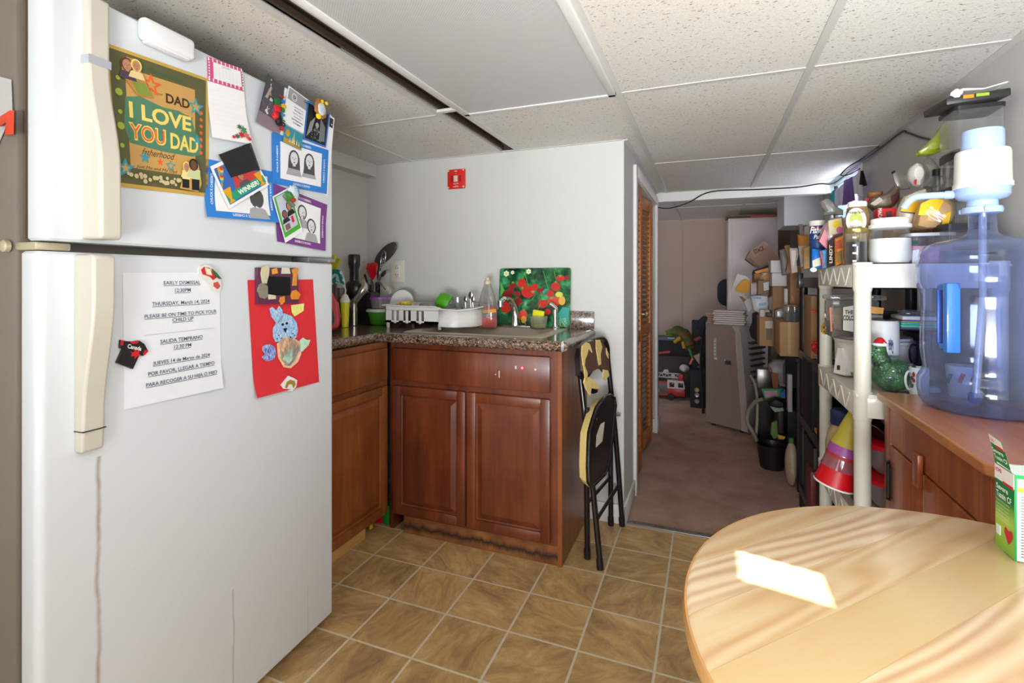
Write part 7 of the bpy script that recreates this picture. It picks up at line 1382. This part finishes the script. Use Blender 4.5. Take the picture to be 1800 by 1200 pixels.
mb = MB(); mb.tube([Vector(p) for p in ((rx0-.012, ry0-.006, zt), (rx1-.02, ry0-.006, zt-.004), (rx1+.02, ry0-.018, zt-.014), (rx1+.10, ry0-.014, zt-.018), (rx2-.005, ry0+.05, zt-.012), (rx2+.006, ry0+.09, zt-.008), (rx2+.006, ry1+.004, zt), (rx0-.012, ry1+.004, zt))], .0065, 8, True, .7); mb.build('rim', RK, dk)
for x, y in ((rx0+.012, ry0+.01), (rx1-.0, ry0+.0), (rx0+.012, ry1-.012), (rx2-.02, ry1-.012)): MB().box((x, y, ZC+.0145), (.014, .012, .029), .002).build('leg', RK, dk)
# dishes in the rack
t = thing('plate', 'white plate standing upright at the left of the dish rack', 'plate', (col(705, 2.35), 2.36, zb)); MB().lathe([(0, 0), (.05, .001), (.075, .010), (.078, .012), (.074, .013), (.05, .004), (0, .004)], (col(704, 2.36), 2.38, ZC+.115), 40, Matrix.Rotation(R(80), 4, 'X')).build('dish', CER, t)
t = thing('yellow_tin', 'small clear and dark pot with a yellow patterned lid in the rack', 'container', (col(714, 2.27), 2.27, zb)); MB().lathe([(.028, 0), (.032, .085), (0, .086)], (col(713, 2.27), 2.27, zb+.006), 24).build('pot', mat('4a4640', .3, var=.4, vs=60), t); MB().lathe([(.033, .085), (.034, .10), (0, .102)], (col(713, 2.27), 2.27, zb+.006), 24).build('lid', mat('d8b816', .35, var=.5, vs=90), t)
t = thing('clear_bowl', 'upturned clear bowl in the middle of the dish rack', 'bowl', (col(742, 2.3), 2.32, zb)); MB().lathe([(.045, .004), (.04, .07), (.02, .098), (0, .10)], (col(742, 2.3), 2.32, zb), 28).build('bowl_body', film('e4e6e4', .15, .05, .8, .5), t)
t = thing('green_rack_bowl', 'bright green bowl tilted on its side in the dish rack', 'bowl', (col(778, 2.28), 2.3, zb)); c_ = at(778, 529, Y=2.30)
MB().lathe([(0, -.032), (.032, -.031), (.042, -.015), (.052, .015), (.054, .033), (.050, .033), (.047, .015), (.037, -.013), (.029, -.028), (0, -.029)], c_, 40, Matrix.Rotation(R(-55), 4, 'Y') @ Matrix.Rotation(R(180), 4, 'X') @ Matrix.Rotation(R(20), 4, 'X')).build('bowl_body', mat('4a9a1e', .35, coat=.3), t)
t = thing('drinking_glass', 'clear drinking glass behind the green bowl', 'glass', (col(805, 2.38), 2.38, zb)); MB().lathe([(.028, 0), (.034, .13), (.032, .13), (.027, .004)], (col(805, 2.38), 2.38, zb), 28).build('glass_body', film('f0f2f2', .2, .03, .92, .6), t)
for k, (x, y, w_) in enumerate(((827, 519, 1), (831, 526, .85), (818, 526, .8))):
    t = thing('spoon', ('taller steel spoon upright in the cutlery section', 'nearer steel spoon upright in the cutlery section', 'steel spoon leaning left in the cutlery section')[k], 'spoon', at(x, 545, Y=2.33)); c_ = at(x, y, Y=2.32-.01*k); MB().blob(c_, (.013*w_, .004, .020*w_), .0, 1, 1, 16, 10).build('spoon_bowl', CHROME, t); MB().tube([c_-ZN*.018*w_, c_+Vector((.004, 0, -.08))], .003, 6).build('stem', CHROME, t)
# dish soap
X, r = ext(839, 875, 2.36); so = thing('dish_soap', 'clear dish soap bottle with orange red liquid beside the board', 'bottle', (X, 2.36, ZC)); sx_, sy_ = 1, .55
zt_ = row(488, X, 2.36)-ZC; Hs = zt_
MB().lathe([(0, .001), (r*.9, .002), (r, .015), (r*.98, Hs*.42), (r*.72, Hs*.68), (r*.36, Hs*.86), (r*.30, Hs*.9)], (X, 2.36, ZC+.001), 40, None, 1, .55).build('bottle_body', film('e8e8e4', .15, .04, .88, .55), so)
MB().lathe([(0, .003), (r*.86, .004), (r*.95, .016), (r*.95, .056), (0, .058)], (X, 2.36, ZC+.001), 40, None, 1, .5).build('soap_liquid', mat('e8381a', .2, coat=.5), so)
MB().lathe([(r*.34, Hs*.87), (r*.36, Hs*.93), (r*.22, Hs*.94), (r*.18, Hs), (0, Hs)], (X, 2.36, ZC+.001), 20).build('cap', mat('c9bd9a', .4), so)
words(None, 'Radiance', 849, 871, 542, 536, 2.335, mat('d02a3a', .5), so, bold=.03); cut([(848, 544), (872, 543), (872, 549), (848, 550)], (0, 2.334, 0), NY, .0006).build('orange_label', mat('e8962a', .5), so)
mb = MB(); a = at(855, 558, Y=2.33)
mb.b2((a.x, 2.331, a.z), (a.x+.024, 2.332, a.z+.018)); mb.mi = 1
for k in range(7): mb.b2((a.x+.002+.003*k, 2.330, a.z+.002), (a.x+.003+.003*k, 2.3312, a.z+.016))
mb.build('barcode', [mat('c9b8b8', .5), mat('5a3a3a', .5)], so)
# strawberry board
q = N('printed_leaves'); co = q.coord(); q.l(q.ramp(q.noise(co, 16, 4, .6), [(.3, '0d2318'), (.45, '1a4a2c'), (.55, '2f7a44'), (.66, '4aa070'), (.8, '7aba6a')]), q.b.inputs['Base Color']); q.b.inputs['Roughness'].default_value = .15; q.b.inputs['Coat Weight'].default_value = .6
BP0 = Vector((-.87, 2.462, ZC)); lean = R(5); bn = Vector((0, -math.cos(lean), math.sin(lean)))
def bp_(x, y):
    r_ = ray(x, y); e = Vector((0, 0, EYE)); return e+r_*((BP0-e).dot(bn)/r_.dot(bn))
bl, br_, tr2, tl = bp_(876, 570), bp_(1001, 575), bp_(1004, 474), bp_(878, 471)
zl = min(bl.z, br_.z); 
for p in (bl, br_): p.z = ZC+.001; p.y = BP0.y
xl = (bl.x+tl.x)/2; xr = (br_.x+tr2.x)/2; Hb = (row(472, xl, 2.47)-ZC)/math.cos(lean)
cb_ = thing('cutting_board', 'glass cutting board printed with red strawberries leaning on the wall', 'cutting board', ((xl+xr)/2, 2.462, ZC))
Mb = Matrix.Translation((xl, BP0.y, ZC+.001)) @ Matrix.Rotation(-lean, 4, 'X') @ Matrix(((1, 0, 0, 0), (0, 0, 1, 0), (0, 1, 0, 0), (0, 0, 0, 1)))
Wb = xr-xl; mb = MB(); mb.prism(rr(Wb, Hb, .012, 4, Wb/2, Hb/2), .006, Mb); mb.build('board', q.m, cb_)
mb = MB(); ms = [mat('c42a20', .3, var=.15, vs=40), mat('8a1c1a', .35), mat('d9a63c', .35), mat('2f9a8a', .4), mat('e8ecd8', .4), mat('5aa84a', .4), mat('d8443a', .3), mat('1f5a34', .4), mat('9ad0a0', .5), mat('d8cf4a', .4)]
kk = [0]
def pb(pts, i): kk[0] += 1; mb.mi = i; mb.add([Mb @ Vector((x*Wb, y*Hb, -.0003-.00003*kk[0])) for x, y in pts], [tuple(range(len(pts)))])
for (x, y, rx_, ry_, i) in ((.17, .62, .05, .06, 1), (.12, .55, .07, .07, 1), (.27, .56, .05, .05, 1), (.60, .62, .05, .05, 1), (.46, .60, .05, .05, 1), (.95, .84, .03, .04, 1)): pb(disc(x, y, rx_, ry_, 18), i)
for (x, y, rx_, ry_, i) in ((.33, .74, .062, .085, 0), (.51, .68, .045, .06, 0), (.42, .60, .095, .105, 0), (.80, .69, .062, .075, 0), (.86, .83, .06, .05, 0), (.73, .57, .05, .06, 0), (.63, .40, .065, .07, 0), (.78, .44, .09, .08, 6), (.89, .46, .045, .075, 2), (.85, .56, .05, .045, 9), (.11, .35, .085, .115, 0), (.29, .43, .05, .07, 1), (.36, .20, .06, .09, 6), (.37, .13, .04, .06, 2), (.70, .27, .04, .05, 0), (.20, .70, .05, .05, 1)): pb(disc(x, y, rx_, ry_, 20), i)
for (x, y, r_, i) in ((.10, .91, .045, 4), (.19, .93, .03, 4), (.42, .945, .04, 4)): pb([(x+a, y+b*1.25) for a, b in star(0, 0, r_, .75, 6)], i); pb(disc(x, y, r_*.4, r_*.5, 10), 9)
for (x, y, r_) in ((.49, .60, .04), (.34, .66, .03), (.86, .87, .035), (.75, .50, .03), (.64, .48, .035), (.20, .76, .03), (.80, .77, .03), (.37, .30, .03)): pb([(x+a, y+b) for a, b in star(0, 0, r_, .3, 7)], 5)
for (x0, y0, x1, y1) in ((.33, .82, .38, .97), (.42, .7, .36, .93), (.66, .80, .62, .95), (.70, .62, .66, .8), (.28, .38, .47, .46), (.47, .46, .52, .55), (.80, .80, .77, .95), (.62, .48, .60, .60), (.52, .2, .6, .4)): pb([(x0, y0), (x0+.008, y0), (x1+.008, y1), (x1, y1)], 5)
pb([(.86, .10), (.99, .05), (.99, .34), (.90, .36), (.84, .24)], 3); pb([(.02, .78), (.08, .62), (.02, .5)], 5); pb([(.0, .0), (.14, .02), (.16, .16), (.06, .22), (0, .2)], 7); pb([(.64, .56), (.70, .64), (.66, .66), (.62, .6)], 3)
random.seed(4)
for k in range(30): 
    x, y, a = .84+.13*random.random(), .03+.14*random.random(), 6.28*random.random(); dx, dy = .035*math.cos(a), .035*math.sin(a); x = min(max(x, .87), .94); y = max(y, .05); pb([(x-dx, y-dy), (x-dx+.005, y-dy+.004), (x+dx+.005, y+dy+.004), (x+dx, y+dy)], 8)
mb.build('strawberry_print', ms, cb_, weld=False, smooth=0)
# sponge holder
X, r = ext(931, 963, 2.40); sh = thing('sponge_cup', 'clear cup holding a yellow sponge between faucet and sprayer', 'cup', (X, 2.40, ZC+.006)); MB().lathe([(0, .001), (r*.82, .002), (r, .062), (r*.97, .062), (r*.8, .004)], (X, 2.40, ZC+.006), 36).build('cup_body', film('dfe2d0', .12, .08, .7, .5), sh)
MB().lathe([(0, .003), (r*.80, .004), (r*.88, .022), (0, .023)], (X, 2.40, ZC+.006), 28).build('soapy_water', mat('c9c84a', .3), sh)
t = thing('sponge', 'yellow sponge with a rounded top standing in the clear cup', 'sponge', (X, 2.40, ZC+.03)); mb = MB(); mb.box((X-.004, 2.40, ZC+.062), (.062, .018, .07), .008, (0, R(8), 0), 3); mb.build('sponge_block', mat('dcd42a', .8, var=.06, vs=80), t)
